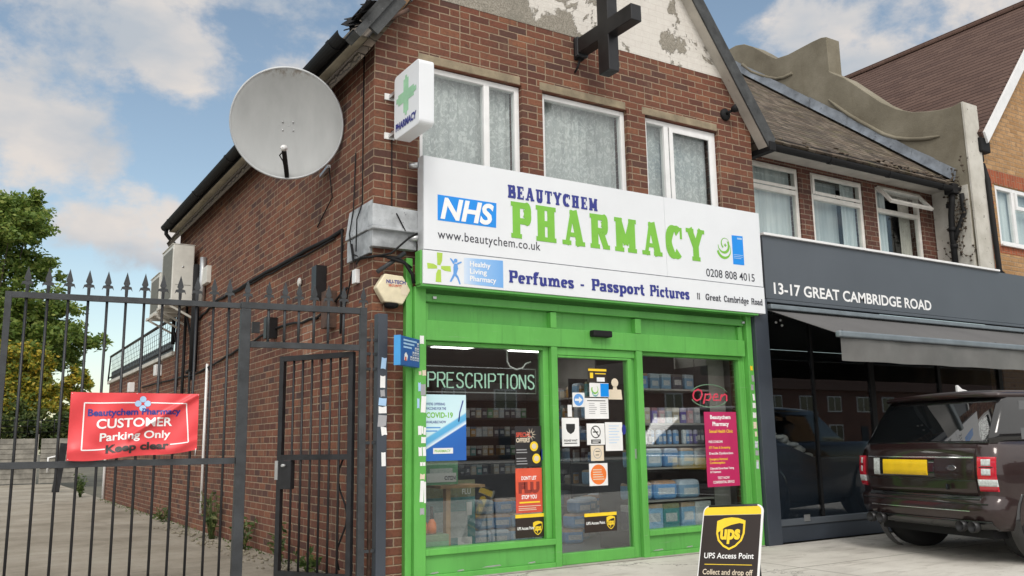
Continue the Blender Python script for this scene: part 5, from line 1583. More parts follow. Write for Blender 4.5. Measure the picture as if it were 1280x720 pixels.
t, y = poster('shield_notice', 'white notice with a black shield, left edge of the shop door', 1.985, 2.192, 1.118, 1.394, 'paper', y=YD, cat='notice')
flat(t, 'black_shield', [(2.035, 1.335), (2.142, 1.335), (2.142, 1.29), (2.128, 1.258), (2.088, 1.235), (2.05, 1.258), (2.035, 1.29)], y, 'black_ink', .0006)
ptext(t, 'PLEASE WAIT', 2.088, 1.165, .018, y, 'black_ink', width=.16, bold=.03, align='C'); lines(t, 2.01, 2.17, (1.143,), y, 'black_ink', .009)
t, y = poster('no_smoking_notice', 'white no smoking notice in the middle of the shop door', 2.285, 2.508, 1.128, 1.338, 'paper', y=YD, cat='notice')
o, i_ = crescent(2.395, 1.255, .062, .052, 0, 0, 0, 360, 26); band(t, 'circle', o, i_, y-.0006, 'black_ink')
flat(t, 'bar', [(2.35, 1.298), (2.358, 1.306), (2.441, 1.213), (2.433, 1.205)], y, 'black_ink', .0009); flat(t, 'cigarette', [(2.36, 1.248), (2.425, 1.248), (2.425, 1.26), (2.36, 1.26)], y, 'black_ink', .0007)
MB().box(2.335, 2.455, y-.0006, y, 1.140, 1.180).build('black_box', 'black_ink', t); lines(t, 2.35, 2.45, (1.163, 1.15), y-.0007, 'paper', .006)
t, y = poster('plain_notice', 'plain white sheet beside the no smoking notice on the shop door', 2.515, 2.735, 1.065, 1.350, 'paper', y=YD, cat='notice')
lines(t, 2.56, 2.70, [1.31-.028*k for k in range(7)], y, 'ink_paleblue', .006, 8)
t, y = poster('face_notice', 'small cream sticker with a face mark on the shop door', 2.328, 2.488, .971, 1.120, 'cream_paper', y=YD, cat='sticker')
o, i_ = crescent(2.408, 1.045, .052, .045, 0, 0, 0, 360, 20); band(t, 'circle', o, i_, y-.0006, 'grey_ink'); lines(t, 2.385, 2.44, (1.06, 1.025), y, 'black_ink', .007)
t, y = poster('orange_notice', 'white sticker with an orange oval, lowest of the door notices', 2.300, 2.528, .730, .947, 'paper', y=YD, cat='sticker')
flat(t, 'orange_oval', disc(2.414, .838, .098, 26), y, 'orange', .0006); lines(t, 2.345, 2.485, (.88, .857, .834, .811, .788), y-.0007, 'cream_paper', .009, 6)
ghost = MB()
gx_, gz_ = 2.66, 1.70
ghost.prism(disc(gx_, gz_+.05, .045, 14), FX(YD), -.0012, 0); ghost.prism([(gx_-.08, gz_-.02), (gx_+.08, gz_-.02), (gx_+.09, gz_-.12), (gx_-.09, gz_-.12)], FX(YD), -.0012, 0); ghost.prism([(gx_-.03, gz_-.02), (gx_+.03, gz_-.02), (gx_+.02, gz_+.01), (gx_-.02, gz_+.01)], FX(YD), -.0012, 0)
tag(ghost.build('award_sticker', 'cream_paper'), 'pale sticker shaped like a little figure, upper right of the door glass', 'sticker')
for x, z, lab in ((1.775, 1.045, 'small violet disc sticker at the right edge of the left window'), (2.765, 1.275, 'small violet disc sticker at the right edge of the door glass')):
    yq = YG if x < 1.8 else YD
    tag(MB().prism(disc(x-.01, z, .034, 16, .8, 1.5), FX(yq), -.0012, 0).build('violet_sticker', 'ink_blue'), lab, 'sticker')
t, y = poster('clinic_poster', 'tall magenta clinic poster in the right shop window', 3.905, 4.395, .655, 1.462, 'pink')
ptext(t, 'Beautychem', 4.15, 1.385, .040, y, 'letter_white', width=.31, bold=.035, align='C'); ptext(t, 'Pharmacy', 4.15, 1.310, .042, y, 'letter_white', width=.25, bold=.035, align='C')
ptext(t, 'Sexual Health Clinic', 4.15, 1.235, .032, y, 'yellow', width=.36, bold=.02, align='C')
ptext(t, 'FREE CONDOMS', 3.955, 1.125, .024, y, 'letter_white', width=.21, bold=.02)
ptext(t, 'STI Tests & Screening', 3.955, 1.062, .024, y, 'yellow', width=.32, bold=.02); ptext(t, 'Erectile Dysfunction', 3.955, 1.000, .024, y, 'letter_white', width=.36, bold=.02)
ptext(t, 'Emergency Hormonal', 3.955, .938, .024, y, 'yellow', width=.27, bold=.02); ptext(t, 'Contraception', 3.955, .900, .024, y, 'yellow', width=.23, bold=.02)
ptext(t, 'Chlamydia/Gonorrhoea Testing', 3.955, .840, .022, y, 'letter_white', width=.36, bold=.02); ptext(t, '& Treatment', 3.955, .803, .022, y, 'letter_white', width=.16, bold=.02)
ptext(t, 'TEST NOW', 4.15, .735, .026, y, 'letter_white', width=.18, bold=.02, align='C'); ptext(t, 'CONFIDENTIAL SERVICE', 4.15, .690, .026, y, 'letter_white', width=.32, bold=.02, align='C')

# ------------------------------------------------------------------ shelves and stock inside the right window
sh = thing('display_shelf', 'steel shelf unit full of packets behind the right shop window', 'shelf', (3.7, .45, .02))
for z in (1.72, 1.345, 1.115, .875, .535, .235):
    MB().box(3.04, 4.20, .20, .75, z-.02, z).build('shelf', 'shelf', sh)
for x in (3.03, 4.21):
    MB().box(x, x+.012, .22, .78, .02, 2.0).build('upright', 'int_dark', sh)
MB().box(3.04, 4.21, .77, .79, .02, 2.2).build('back_panel', 'int_dark', sh)
MB().box(4.23, 4.50, .25, .80, .02, 2.2).build('side_panel', 'int_wall', sh)
rs = random.Random(5)
def carton(nm, m, w_, d_, h_, rounded=0.):
    mb = MB().box(-w_/2, w_/2, -d_/2, d_/2, 0, h_)
    o = mb.build(nm, m, bevel=rounded or .004, seg=3 if rounded else 1)
    return o
def put(protos, group, label, cat, spots):
    """first use of each carton is the carton itself; the rest are copies"""
    used = set()
    for (kx, x, y_, z, rz) in spots:
        p = protos[kx]
        if kx in used:
            o = p.copy(); COL.objects.link(o)
        else:
            o = p; used.add(kx)
        o.location = (x, y_, z); o.rotation_euler = (0, 0, rz)
        tag(o, label, cat, group)
    for kx, p in enumerate(protos):
        if kx not in used:
            bpy.data.objects.remove(p)
P1 = [carton('gift_box', m, .085, .06, .17) for m in ('pk_pink', 'pk_white', 'pk_cream', 'pk_purple')]
put(P1, 'gift boxes on the third shelf', 'small upright gift box on the row of boxes near the open sign', 'box', [(k % 4, 3.10+.105*k, .27, 1.345, rs.uniform(-.2, .2)) for k in range(10)])
P2 = [carton('shampoo_bottle', m, .05, .05, .16, .02) for m in ('pk_purple', 'pk_blue', 'pk_white', 'pk_dark')]
put(P2, 'bottles on the shelf below the gift boxes', 'small blue or purple bottle on the shelf below the gift boxes', 'bottle', [(rs.randrange(4), 3.08+.062*k, .26+rs.uniform(-.02, .04), 1.115, rs.uniform(-.3, .3)) for k in range(18)])
P3 = [carton('soft_pack', m, .215, .16, .205, .035) for m in ('pk_pale', 'pk_blue', 'pk_white')]
put(P3, 'soft packs on the middle shelf', 'pale blue soft pack on the middle shelf of the right window', 'packet', [((0, 0, 1, 0, 2)[k], 3.13+.235*k, .28, .875, rs.uniform(-.15, .15)) for k in range(5)])
P4 = [carton('nappy_pack', m, .32, .22, .20, .05) for m in ('pk_pale', 'pk_blue')]
put(P4, 'nappy packs on the lower shelf', 'large blue nappy pack lying on the lower shelf of the right window', 'packet', [(k % 2, 3.18+.34*k, .32, .535, rs.uniform(-.3, .3)) for k in range(3)])
P5 = [carton('tall_carton', m, .22, .16, .26, .012) for m in ('pk_pale', 'pk_teal', 'pk_white', 'pk_dark')]
put(P5, 'tall cartons on the bottom shelf', 'tall carton standing on the bottom shelf of the right window', 'carton', [((3, 0, 1, 0, 2)[k], 3.12+.235*k, .31, .235, rs.uniform(-.12, .12)) for k in range(5)])
P6 = [carton('top_packet', m, .15, .12, .17, .01) for m in ('pk_dark', 'pk_teal', 'pk_pale', 'pk_blue')]
put(P6, 'packets on the upper shelf', 'packet on the upper shelves behind the open sign', 'packet', [(rs.randrange(4), 3.12+.17*k, .33, 1.72, rs.uniform(-.2, .2)) for k in range(6)]+[(rs.randrange(4), 3.12+.20*k, .55, 1.345, 0) for k in range(5)])

# ------------------------------------------------------------------ dark shelves behind the left window and the door
for nm, x0, x1, y_, lab in (('shelf_unit', .75, 1.95, 2.6, 'dark shelf unit of medicine boxes behind the left shop window'), ('shelf_unit', 2.15, 3.9, 3.4, 'dark shelf unit of medicine boxes seen through the shop door')):
    su = thing(nm, lab, 'shelf', ((x0+x1)/2, y_, .02))
    for z in (.75, 1.0, 1.25, 1.5, 1.75):
        MB().box(x0, x1, y_-.18, y_+.18, z-.02, z).build('shelf', 'int_dark', su)
    MB().box(x0, x1, y_+.18, y_+.20, .02, 2.0).build('back_panel', 'int_dark', su)
    MB().box(x0-.02, x0-.001, y_-.2, y_+.2, .02, 2.0).build('upright', 'int_dark', su); MB().box(x1+.001, x1+.02, y_-.2, y_+.2, .02, 2.0).build('upright', 'int_dark', su)
    PP = [carton('medicine_box', m, .08, .10, .13) for m in ('pk_dark', 'pk_white', 'pk_teal', 'pk_cream', 'pk_amber', 'pk_green')]
    sp = [(rs.randrange(6) if rs.random() < .8 else 0, x0+.06+.090*k, y_-.10, z, rs.uniform(-.1, .1)) for z in (.75, 1.0, 1.25, 1.5) for k in range(int((x1-x0-.08)/.090)) if rs.random() < .95]
    behind = 'left shop window' if x0 < 1 else 'shop door'
    put(PP, 'medicine boxes behind the '+behind, 'small medicine box on the dark shelves behind the '+behind, 'box', sp)
wu = thing('wall_shelf', 'long run of packed wall shelves seen through the shop door', 'shelf', (4.5, 2.8, .02))
for z in (.28, .58, .88, 1.18, 1.48, 1.78):
    MB().box(4.32, 4.655, 1.0, 5.3, z-.02, z).build('shelf', 'shelf', wu)
MB().box(4.64, 4.655, 1.0, 5.3, .02, .259).build('kick_plate', 'int_dark', wu)
for y in (.98, 3.1, 5.301):
    MB().box(4.32, 4.655, y, y+.018, .02, 2.05).build('upright', 'int_dark', wu)
PW_ = [carton('pharmacy_packet', m, d_, w__, h__, rd) for m, d_, w__, h__, rd in (('pk_white', .10, .09, .17, .01), ('pk_blue', .10, .13, .14, .02), ('pk_dark', .09, .07, .19, .01), ('pk_cream', .12, .11, .12, .008), ('pk_teal', .09, .08, .21, .03), ('pk_amber', .10, .06, .16, .02), ('pk_pink', .10, .10, .15, .008), ('pk_pale', .14, .17, .20, .04))]
spw = []
for z in (.28, .58, .88, 1.18, 1.48, 1.78):
    y = 1.12
    while y < 5.15:
        k_ = rs.randrange(8)
        if rs.random() < .9: spw.append((k_, 4.40+rs.uniform(-.02, .03), y, z, rs.uniform(-.2, .2)))
        y += (.10, .145, .085, .125, .095, .075, .115, .19)[k_]+rs.uniform(.005, .05)
put(PW_, 'packets on the wall shelves', 'small packet on the long wall shelves seen through the shop door', 'packet', spw)
PQ = [carton('wrapped_pack', m, .24, .2, .16, .04) for m in ('pk_pale', 'pk_white', 'pk_blue')]
put(PQ, 'wrapped packs on the floor inside the door', 'wrapped pack in the low piles on the floor inside the shop', 'packet', [(rs.randrange(3), 2.15+.25*k+.05*r_, 1.9+.05*r_, .02+.165*r_, rs.uniform(-.3, .3)) for r_ in range(3) for k in range(5-r_)]+[(rs.randrange(3), 3.05+.26*k+.06*r_, 1.35+.22*k, .02+.165*r_, rs.uniform(-.4, .4)) for r_ in range(3) for k in range(4)])
ct = thing('shop_counter', 'dark shop counter in the gloom behind the left window', 'counter', (1.5, 1.9, .02))
MB().box(1.05, 1.75, 1.6, 2.1, .02, .85).build('body', 'int_dark', ct); MB().box(1.0, 1.8, 1.55, 2.15, .852, .885).build('top', 'pillar_grey', ct)
# low display by the left window
ws = thing('wooden_stand', 'light wooden leaflet stand inside the left window', 'stand', (1.12, .5, .02))
MB().box(.885, 1.365, .40, .72, .745, .77).build('top', 'wood', ws); MB().box(.97, 1.02, .46, .52, .05, .744).build('leg', 'wood', ws); MB().box(.88, 1.2, .40, .62, .02, .049).build('base', 'wood', ws)
lf = thing('leaflet_board', 'pale green leaflet board standing on the wooden stand', 'sign', (.97, .55, .775))
MB().box(.78, 1.14, .535, .545, .775, 1.02).build('board', 'pk_green', lf); MB().box(.80, 1.12, .530, .5345, .80, .885).build('white_strip', 'paper', lf)
lettering(lf, 'lettering', 'OPEN', (.99, .529, .82), UXF, UZ, .035, 'pk_dark', width=.12, bold=.03)
tb = thing('teal_poster_board', 'teal poster board leaning behind the wooden stand in the left window', 'poster', (1.25, .85, .02))
MB().box(.95, 1.5, .84, .855, .05, .80).build('board', 'pk_teal', tb)
lettering(tb, 'lettering', 'FLU', (1.35, .839, .66), UXF, UZ, .05, 'paper', width=.1, bold=.02)
MB().box(1.40, 1.46, .836, .8395, .45, .58).build('white_box', 'paper', tb); MB().box(1.30, 1.46, .836, .8395, .16, .24).build('white_box', 'paper', tb)
tag(MB().box(.50, .855, .18, .42, .02, .355).build('green_crate', 'pk_green', bevel=.006), 'green box in the bottom left corner of the left window', 'box')
for x, lab in ((.64, 'orange bottle with a dark neck, left one on the green box'), (.73, 'orange bottle with a dark neck, right one on the green box')):
    bo_ = thing('orange_bottle', lab, 'bottle', (x, .28, .356), group='orange bottles on the green box')
    MB().lathe([(.002, 0), (.042, .003), (.045, .05), (.040, .09), (.018, .13)], (x, .28, .357), (0, 0, 1), 14).build('body', 'orange', bo_)
    MB().lathe([(.018, .13), (.014, .17), (.016, .24), (.002, .242)], (x, .28, .357), (0, 0, 1), 10).build('neck', 'black_plastic', bo_)
# ================================================================== neighbouring shop
nb_ = thing('neighbour_shop', 'low brown brick shop with three upstairs windows and a mossy tiled roof', 'building', (7.4, .87, 0))
YN = .87
w = MB()
NX = [5.62, 6.815, 7.068, 8.235, 8.535, 9.655]
w.box(4.94, NX[0], YN, YN+.25, 3.3, 4.93); w.box(NX[1], NX[2], YN, YN+.25, 3.3, 4.93); w.box(NX[3], NX[4], YN, YN+.25, 3.3, 4.93); w.box(NX[5], 9.998, YN, YN+.25, 3.3, 4.93)
w.box(4.94, 9.998, YN, YN+.25, 4.93, 5.06)
for a, b in ((0, 1), (2, 3), (4, 5)):
    w.box(NX[a], NX[b], YN, YN+.25, 3.3, 3.55)
w.build('wall', 'brick_nb', nb_)
MB().box(5.0, 9.998, 5.8, 6.0, 0, 5.2).build('rear_wall', 'brick_nb', nb_)
MB().box(4.94, 9.998, 1.5, 1.55, 3.5, 5.0).build('room_lining', 'black_room', nb_)
for k, (a, b) in enumerate(((0, 1), (2, 3), (4, 5))):
    x0, x1 = NX[a]+.003, NX[b]-.003
    wv = upvc(nb_, x0, x1, 3.552, 4.925, YN+.02, [], 'cream_upvc', .06, tr=4.565, open_top=(k == 2))
    if k == 0:
        curtain(wv, x0+.05, x1-.05, 3.56, 4.9, YN+.14, 'voile')
    elif k == 1:
        curtain(wv, x1-.34, x1-.05, 3.56, 4.9, YN+.14, 'voile'); MB().box(x0, x1-.3, YN+.25, YN+.26, 3.56, 4.9).build('blind', 'voile', wv)
    else:
        curtain(wv, x0+.05, x0+.40, 3.56, 4.9, YN+.14, 'voile'); curtain(wv, x1-.36, x1-.06, 3.56, 4.9, YN+.16, 'soffit')
    if k < 2:
        s_ = MB()
        s_.box(x0+.035, x0+.085, YN-.002, YN+.017, 4.605, 4.893); s_.box(x1-.085, x1-.035, YN-.002, YN+.017, 4.605, 4.893)
        s_.box(x0+.085, x1-.085, YN-.002, YN+.017, 4.843, 4.893); s_.box(x0+.085, x1-.085, YN-.002, YN+.017, 4.605, 4.650)
        s_.build('top_sash', 'cream_upvc', wv, bevel=.004)
        MB().box((x0+x1)/2-.19, (x0+x1)/2+.19, YN-.012, YN-.003, 4.860, 4.882).build('trickle_vent', 'cream_upvc', wv)
    else:          # top light propped open
        hz, an = 4.90, R(38)
        def T_(x, s, d): return (x, YN+.01-math.sin(an)*s-math.cos(an)*d, hz-math.cos(an)*s+math.sin(an)*d)
        s_ = MB()
        def bar_(xa, xb, sa, sb):
            vs = [T_(x, s, d) for d in (0, .045) for s in (sa, sb) for x in (xa, xb)]
            s_.add(vs, [(0, 1, 3, 2), (4, 6, 7, 5), (0, 4, 5, 1), (1, 5, 7, 3), (3, 7, 6, 2), (2, 6, 4, 0)])
        L = .36
        bar_(x0+.03, x1-.03, 0, .055); bar_(x0+.03, x1-.03, L-.055, L); bar_(x0+.03, x0+.09, .056, L-.056); bar_(x1-.09, x1-.03, .056, L-.056)
        sash = s_.build('top_sash', 'cream_upvc', wv, fix=True)
        g_ = MB(); vs = [T_(x, s, d) for d in (.018, .024) for s in (.056, L-.056) for x in (x0+.091, x1-.091)]
        g_.add(vs, [(0, 1, 3, 2), (4, 6, 7, 5), (0, 4, 5, 1), (1, 5, 7, 3), (3, 7, 6, 2), (2, 6, 4, 0)])
        g_.build('pane', 'glass', sash, fix=True)
MB().box(5.08, 9.998, .50, YN-.002, 4.985, 5.0).build('soffit', 'soffit', nb_)
MB().box(5.08, 9.998, .48, .499, 4.985, 5.11).build('fascia_board', 'black_plastic', nb_)
g = MB(); g.prism([(.415+.06*u/.075, 4.965+v) for u, v in pr], SX(5.06), 0, 4.93)
for x in (5.6, 6.9, 8.2, 9.5):
    g.prism([(.415+.066*u/.075, 4.965+v*1.1) for u, v in pr], SX(x), 0, .06)
g.build('gutter', 'black_plastic', nb_)
# roof
r = MB()
r.add([(5.08, .40, 5.03), (9.998, .40, 5.03), (9.998, 5.6, 9.24), (5.08, 5.6, 9.24), (5.08, .44, 4.99), (9.998, .44, 4.99), (9.998, 5.64, 9.20), (5.08, 5.64, 9.20)], [(0, 1, 2, 3), (7, 6, 5, 4), (0, 4, 5, 1), (1, 5, 6, 2), (2, 6, 7, 3), (3, 7, 4, 0)])
r.build('roof', 'tile_old', nb_)
rr = random.Random(31)
fl_ = MB()
y = .46
while y < 5.3:
    L = rr.uniform(.35, .55); z = 5.03+.81*(y-.40); d = rr.uniform(0, .02)
    P = [(9.985-d, y, z+.02), (9.985-d, y+L, z+.02+.81*L), (9.985-d, y+L-.05, z+.20+.81*L+rr.uniform(-.02, .02)), (9.985-d, y-.05, z+.20+rr.uniform(-.02, .02)), (9.85-d, y-.02, z+.035), (9.85-d, y+L-.02, z+.035+.81*L)]
    fl_.add(P, [(0, 1, 2, 3), (0, 4, 5, 1)])
    y += L*.97
fl_.build('lead_flashing', 'lead_flash', nb_)
# moss clumps on the lowest tiles
mo = MB()
for k in range(46):
    x = rr.uniform(8.2, 9.9) if k % 3 else rr.uniform(5.2, 9.9)
    y = .42+abs(rr.gauss(0, .12)); z = 5.03+.81*(y-.40)
    mo.ball((x, y, z+.01), (rr.uniform(.02, .06), rr.uniform(.02, .05), rr.uniform(.012, .03)), 7, 4)
mo.build('moss', 'tile_old', nb_)
# flat roof over the shop, white drip edge
MB().box(4.92, 10.0, -.02, YN-.002, 3.40, 3.535).build('flat_roof', 'lead', nb_)
MB().box(4.90, 9.90, -.135, -.021, 3.542, 3.572).build('drip_edge', 'white_upvc', nb_, bevel=.004)
# shopfront
MB().box(4.625, 4.845, -.16, .05, 0, 2.76).build('pillar', 'pillar_grey', nb_, bevel=.004)
MB().box(4.846, 11.6, -.03, .05, .0, .178).build('stall_riser', 'pillar_grey', nb_)
MB().box(4.846, 11.6, -.045, .05, .180, .25).build('sill_frame', 'fascia_grey', nb_, bevel=.004)
for x, hw_ in ((5.74, .012), (6.85, .045), (8.3, .03), (9.8, .045)):
    MB().box(x-hw_, x+hw_, -.02, .04, .252, 2.70).build('glazing_bar', 'black_plastic', nb_)
xs = [4.846, 5.727, 5.753, 6.804, 6.896, 8.269, 8.331, 9.754, 9.846, 11.6]
for k in range(0, 10, 2):
    MB().box(xs[k], xs[k+1], .0, .006, .252, 2.70).build('shop_pane', 'glass_dark', nb_)
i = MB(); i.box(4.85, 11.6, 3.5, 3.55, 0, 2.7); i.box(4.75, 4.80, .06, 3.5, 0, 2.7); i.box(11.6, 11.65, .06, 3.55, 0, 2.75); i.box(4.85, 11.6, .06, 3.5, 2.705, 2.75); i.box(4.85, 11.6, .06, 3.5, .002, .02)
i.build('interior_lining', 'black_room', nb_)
MB().box(5.35, 5.45, -.052, -.046, .215, .29).build('latch', 'alu', nb_)
# sheeted furniture in the unlit shop
ds = MB()
for k in range(9):
    u = k/8
    ds.ball((5.04+u*.66, .14+.03*math.sin(k*2), 1.25-.28*u+.02*math.sin(k*3)), (.085, .05, .045+.015*math.sin(k*2.3)), 10, 6)
tag(ds.build('dust_sheet', 'cloth'), 'crumpled pale dust sheet over furniture inside the dark neighbouring shop', 'sheet')
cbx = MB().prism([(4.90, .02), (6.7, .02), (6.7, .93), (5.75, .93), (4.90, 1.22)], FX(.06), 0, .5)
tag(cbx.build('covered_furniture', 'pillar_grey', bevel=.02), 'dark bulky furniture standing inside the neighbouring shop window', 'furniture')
# sign board
ss = thing('shop_fascia', 'long slate grey fascia board with a white street address', 'sign', (8.2, -.06, 2.76))
MB().box(4.905, 11.8, -.10, -.022, 2.785, 3.538).build('board', 'fascia_grey', ss)
MB().box(4.905, 11.8, -.112, -.022, 2.740, 2.778).build('lower_trim', 'fascia_grey', ss, bevel=.003)
lettering(ss, 'lettering', '13-17 GREAT CAMBRIDGE ROAD', (5.045, -.1005, 2.850), UXF, UZ, .128, 'letter_white', width=3.10, bold=.022)
# awning
aw = thing('awning', 'half open grey canvas awning with a plastic valance over the shop window', 'awning', (8.2, -.5, 2.0))
MB().box(4.87, 11.8, -.20, -.03, 2.645, 2.700).build('cassette', 'awn_bar', aw, bevel=.01)
c_ = MB(); n = 40
for k in range(n):
    x0, x1 = 4.885+6.9*k/n, 4.885+6.9*(k+1)/n
    c_.add([(x0, -.13, 2.640), (x1, -.13, 2.640), (x1, -1.05, 2.268), (x0, -1.05, 2.268), (x0, -.13, 2.636), (x1, -.13, 2.636), (x1, -1.05, 2.264), (x0, -1.05, 2.264)], [(3, 2, 1, 0), (4, 5, 6, 7)])
c_.add([(4.885, -.13, 2.640), (4.885, -1.05, 2.268), (4.885, -1.05, 2.264), (4.885, -.13, 2.636)], [(0, 1, 2, 3)])
c_.build('canopy', 'awning', aw)
MB().box(4.865, 11.8, -1.115, -1.045, 2.215, 2.285).build('front_bar', 'awn_bar', aw, bevel=.018, seg=3)
v_ = MB(); NX_ = 160
rows = []
for j in range(5):
    rows.append([(4.92+6.9*k/NX_, -1.075+.004*math.sin(k*.55+j*.2)+.005*math.sin(k*.23+2), 2.212-.245*j/4-.003*math.sin(k*.3)*(j == 4)) for k in range(NX_+1)])
v_.ring(rows, closed_ends=False, loop=False)
v_.build('valance', 'valance', aw)
for xa in (5.0, 8.0, 11.0):
    MB().tube([(xa, -.10, 2.62), (xa+.55, -.50, 2.44), (xa+.02, -1.06, 2.255)], .022).build('arm', 'dark_metal', aw)
for x, z in ((5.02, 2.50), (5.12, 2.47), (5.10, 2.53)):
    MB().ball((x, -.12, z), .016, 8, 6).build('bolt', 'alu', aw)

# ================================================================== scrolled party wall
pw = thing('party_wall', 'weathered cement rendered parapet wall with a scrolled top between two roofs', 'wall', (10.17, 3, 0))
top = [(.235, 6.345), (.382, 6.318), (.584, 6.334), (.789, 6.377), (1.068, 6.458), (1.349, 6.611), (1.634, 6.839), (1.85, 7.062), (2.072, 7.292), (2.302, 7.529), (2.511, 7.686), (2.60, 7.76), (2.60, 8.44), (2.72, 8.475), (2.921, 8.479), (3.203, 8.467), (3.493, 8.454), (3.788, 8.49), (3.979, 8.633), (4.171, 8.813), (4.369, 8.98), (4.574, 9.117), (4.80, 9.18), (5.1, 9.17), (5.4, 9.10)]
MB().prism([(.23, 3.4)]+[(.26, 3.8), (.235, 5.0)]+top+[(5.4, 3.4)], SX(10.0), 0, .36).build('wall', 'party', pw, bevel=.012)
mp_ = [(.63, 5.903), (.80, 5.92), (.976, 5.957), (1.19, 6.02), (1.401, 6.104), (1.62, 6.24), (1.833, 6.427), (2.06, 6.62), (2.285, 6.828), (2.48, 7.03), (2.66, 7.24)]
MB().tube([(9.992, y, z) for y, z in mp_], [.012]+[.034]*9+[.010], 8).build('scroll_moulding', 'party', pw)
mp_ = [(3.42, 8.04), (3.62, 8.03), (3.8, 8.07), (4.018, 8.178), (4.2, 8.30), (4.413, 8.447), (4.65, 8.70)]
MB().tube([(9.992, y, z) for y, z in mp_], .032, 8).build('scroll_moulding', 'party', pw)
pp = MB(); pp.box(9.99, 10.38, .20, .229, 3.4, 6.335); pp.build('front_face', 'pier_white', pw)
MB().box(9.975, 9.9985, .265, .86, 3.575, 5.0).build('painted_face', 'pier_white', pw)
MB().box(9.96, 9.974, .275, .60, 3.58, 4.22).build('painted_panel', 'pier_white', pw)
# rainwater pipes against the pier
rp = thing('rainwater_pipe', 'black forked rainwater pipe with a dead creeper beside the scrolled wall', 'pipe', (9.9, .45, 3.6))
MB().tube([(9.83, .44, 4.93), (9.83, .45, 4.72), (9.86, .50, 4.55), (9.87, .52, 4.30), (9.87, .52, 3.56)], .045, 10).build('pipe', 'black_plastic', rp)
MB().box(9.76, 9.90, .36, .52, 4.86, 5.02).build('outlet', 'black_plastic', rp, bevel=.01)
MB().tube([(9.93, .34, 4.86), (9.93, .33, 4.55), (9.90, .44, 4.30), (9.875, .5, 4.15)], .036, 10).build('branch_pipe', 'black_plastic', rp)
for z in (4.70, 4.32, 4.05):
    MB().tube([(9.865, .51, z-.03), (9.865, .51, z+.03)], .056, 10).build('collar', 'black_plastic', rp)
cr_ = MB(); r_ = random.Random(8)
for k in range(26):
    p0 = Vector((9.93, r_.uniform(.26, .62), r_.uniform(3.7, 5.2)))
    pts = [p0]
    for q in range(5):
        pts.append(pts[-1]+Vector((r_.uniform(-.02, .015), r_.uniform(-.07, .07), r_.uniform(-.02, .10))))
    cr_.tube(pts, .004, 4)
    for q in pts[1:]:
        cr_.ball(tuple(q), (.018, .02, .016), 5, 4)
cr_.build('dead_creeper', 'bark', rp)

# ================================================================== yellow brick building
yb = thing('yellow_building', 'yellow brick building with red brick bands and a steep brown tiled roof', 'building', (13.5, .35, 0))
w = MB()
w.box(10.46, 10.905, .35, .60, 3.3, 5.93); w.box(10.905, 13.2, .35, .60, 3.3, 4.16); w.box(10.905, 13.2, .35, .60, 5.155, 6.03)
w.box(13.2, 15.7, .35, .60, 3.3, 6.03)
w.box(10.46, 10.70, .60, 12, 3.3, 5.85)
w.box(10.46, 15.7, .30, .5, 0, 3.3)
w.prism([(10.62, 6.03), (15.52, 6.03), (13.07, 8.80)], FX(.35), 0, .25)
w.build('wall', 'brick_yellow', yb)
qn = MB()
for k in range(16):
    z = 3.45+.15*k
    if z < 5.15: qn.box(10.458, 10.83 if k % 2 else 10.72, .344, .36, z, z+.075)
qn.build('quoin', 'brick_orange', yb)
MB().box(10.70, 13.4, .342, .36, 5.165, 5.39).build('soldier_course', 'brick_soldier', yb)
MB().box(10.459, 10.70, .343, .36, 5.25, 5.325).build('band_course', 'brick_orange', yb)
MB().box(10.86, 13.3, .344, .36, 4.02, 4.155).build('sill_course', 'brick_soldier', yb)
wy = upvc(yb, 10.91, 13.19, 4.165, 5.15, .36, [11.42, 12.0, 12.6], 'white_upvc', .065, curtain='voile')
s_ = MB(); s_.box(11.46, 11.52, .33, .36, 4.86, 5.09); s_.box(11.46, 11.95, .33, .36, 4.80, 4.86); s_.build('open_sash', 'white_upvc', wy)
curtain(wy, 10.95, 13.15, 4.18, 5.12, .47, 'voile')
MB().box(10.88, 13.2, .30, .345, 4.135, 4.163).build('window_sill', 'white_upvc', yb)
r = MB()
er, rid = (10.18, 5.50), (13.6, 9.28)
for sx in (1, -1):
    q = (lambda X: X) if sx > 0 else (lambda X: 26.14-X)
    r.prism([(q(10.36), 5.80), (q(13.07), 8.85), (q(13.07), 8.98), (q(10.30), 5.87)], FX(.14), 0, 13)
r.build('roof', 'tile_brown', yb)
b = MB(); b.prism([(10.42, 5.70), (13.07, 8.68), (13.07, 8.93), (10.35, 5.87)], FX(.10), 0, .035)
b.build('barge_board', 'white_upvc', yb)
MB().tube([(13.07, .16, 8.98), (13.07, 13, 8.98)], .08, 8).build('ridge_tile', 'tile_brown', yb)
bb = MB(); bb.tube([(10.40, .26, 5.68), (10.42, .26, 5.42)], .06, 8); bb.box(10.30, 10.55, .145, .42, 5.56, 5.80)
bb.build('eaves_box', 'black_plastic', yb, bevel=.02)
MB().tube([(10.50, .28, 5.4), (10.40, .17, 5.10), (10.40, .15, 3.65), (10.44, .12, 3.58)], .042, 10).build('downpipe', 'black_plastic', yb)
MB().tube([(10.52, .31, 5.4), (10.52, .31, 3.4)], .035, 10).build('grey_pipe', 'grey_iron', yb)

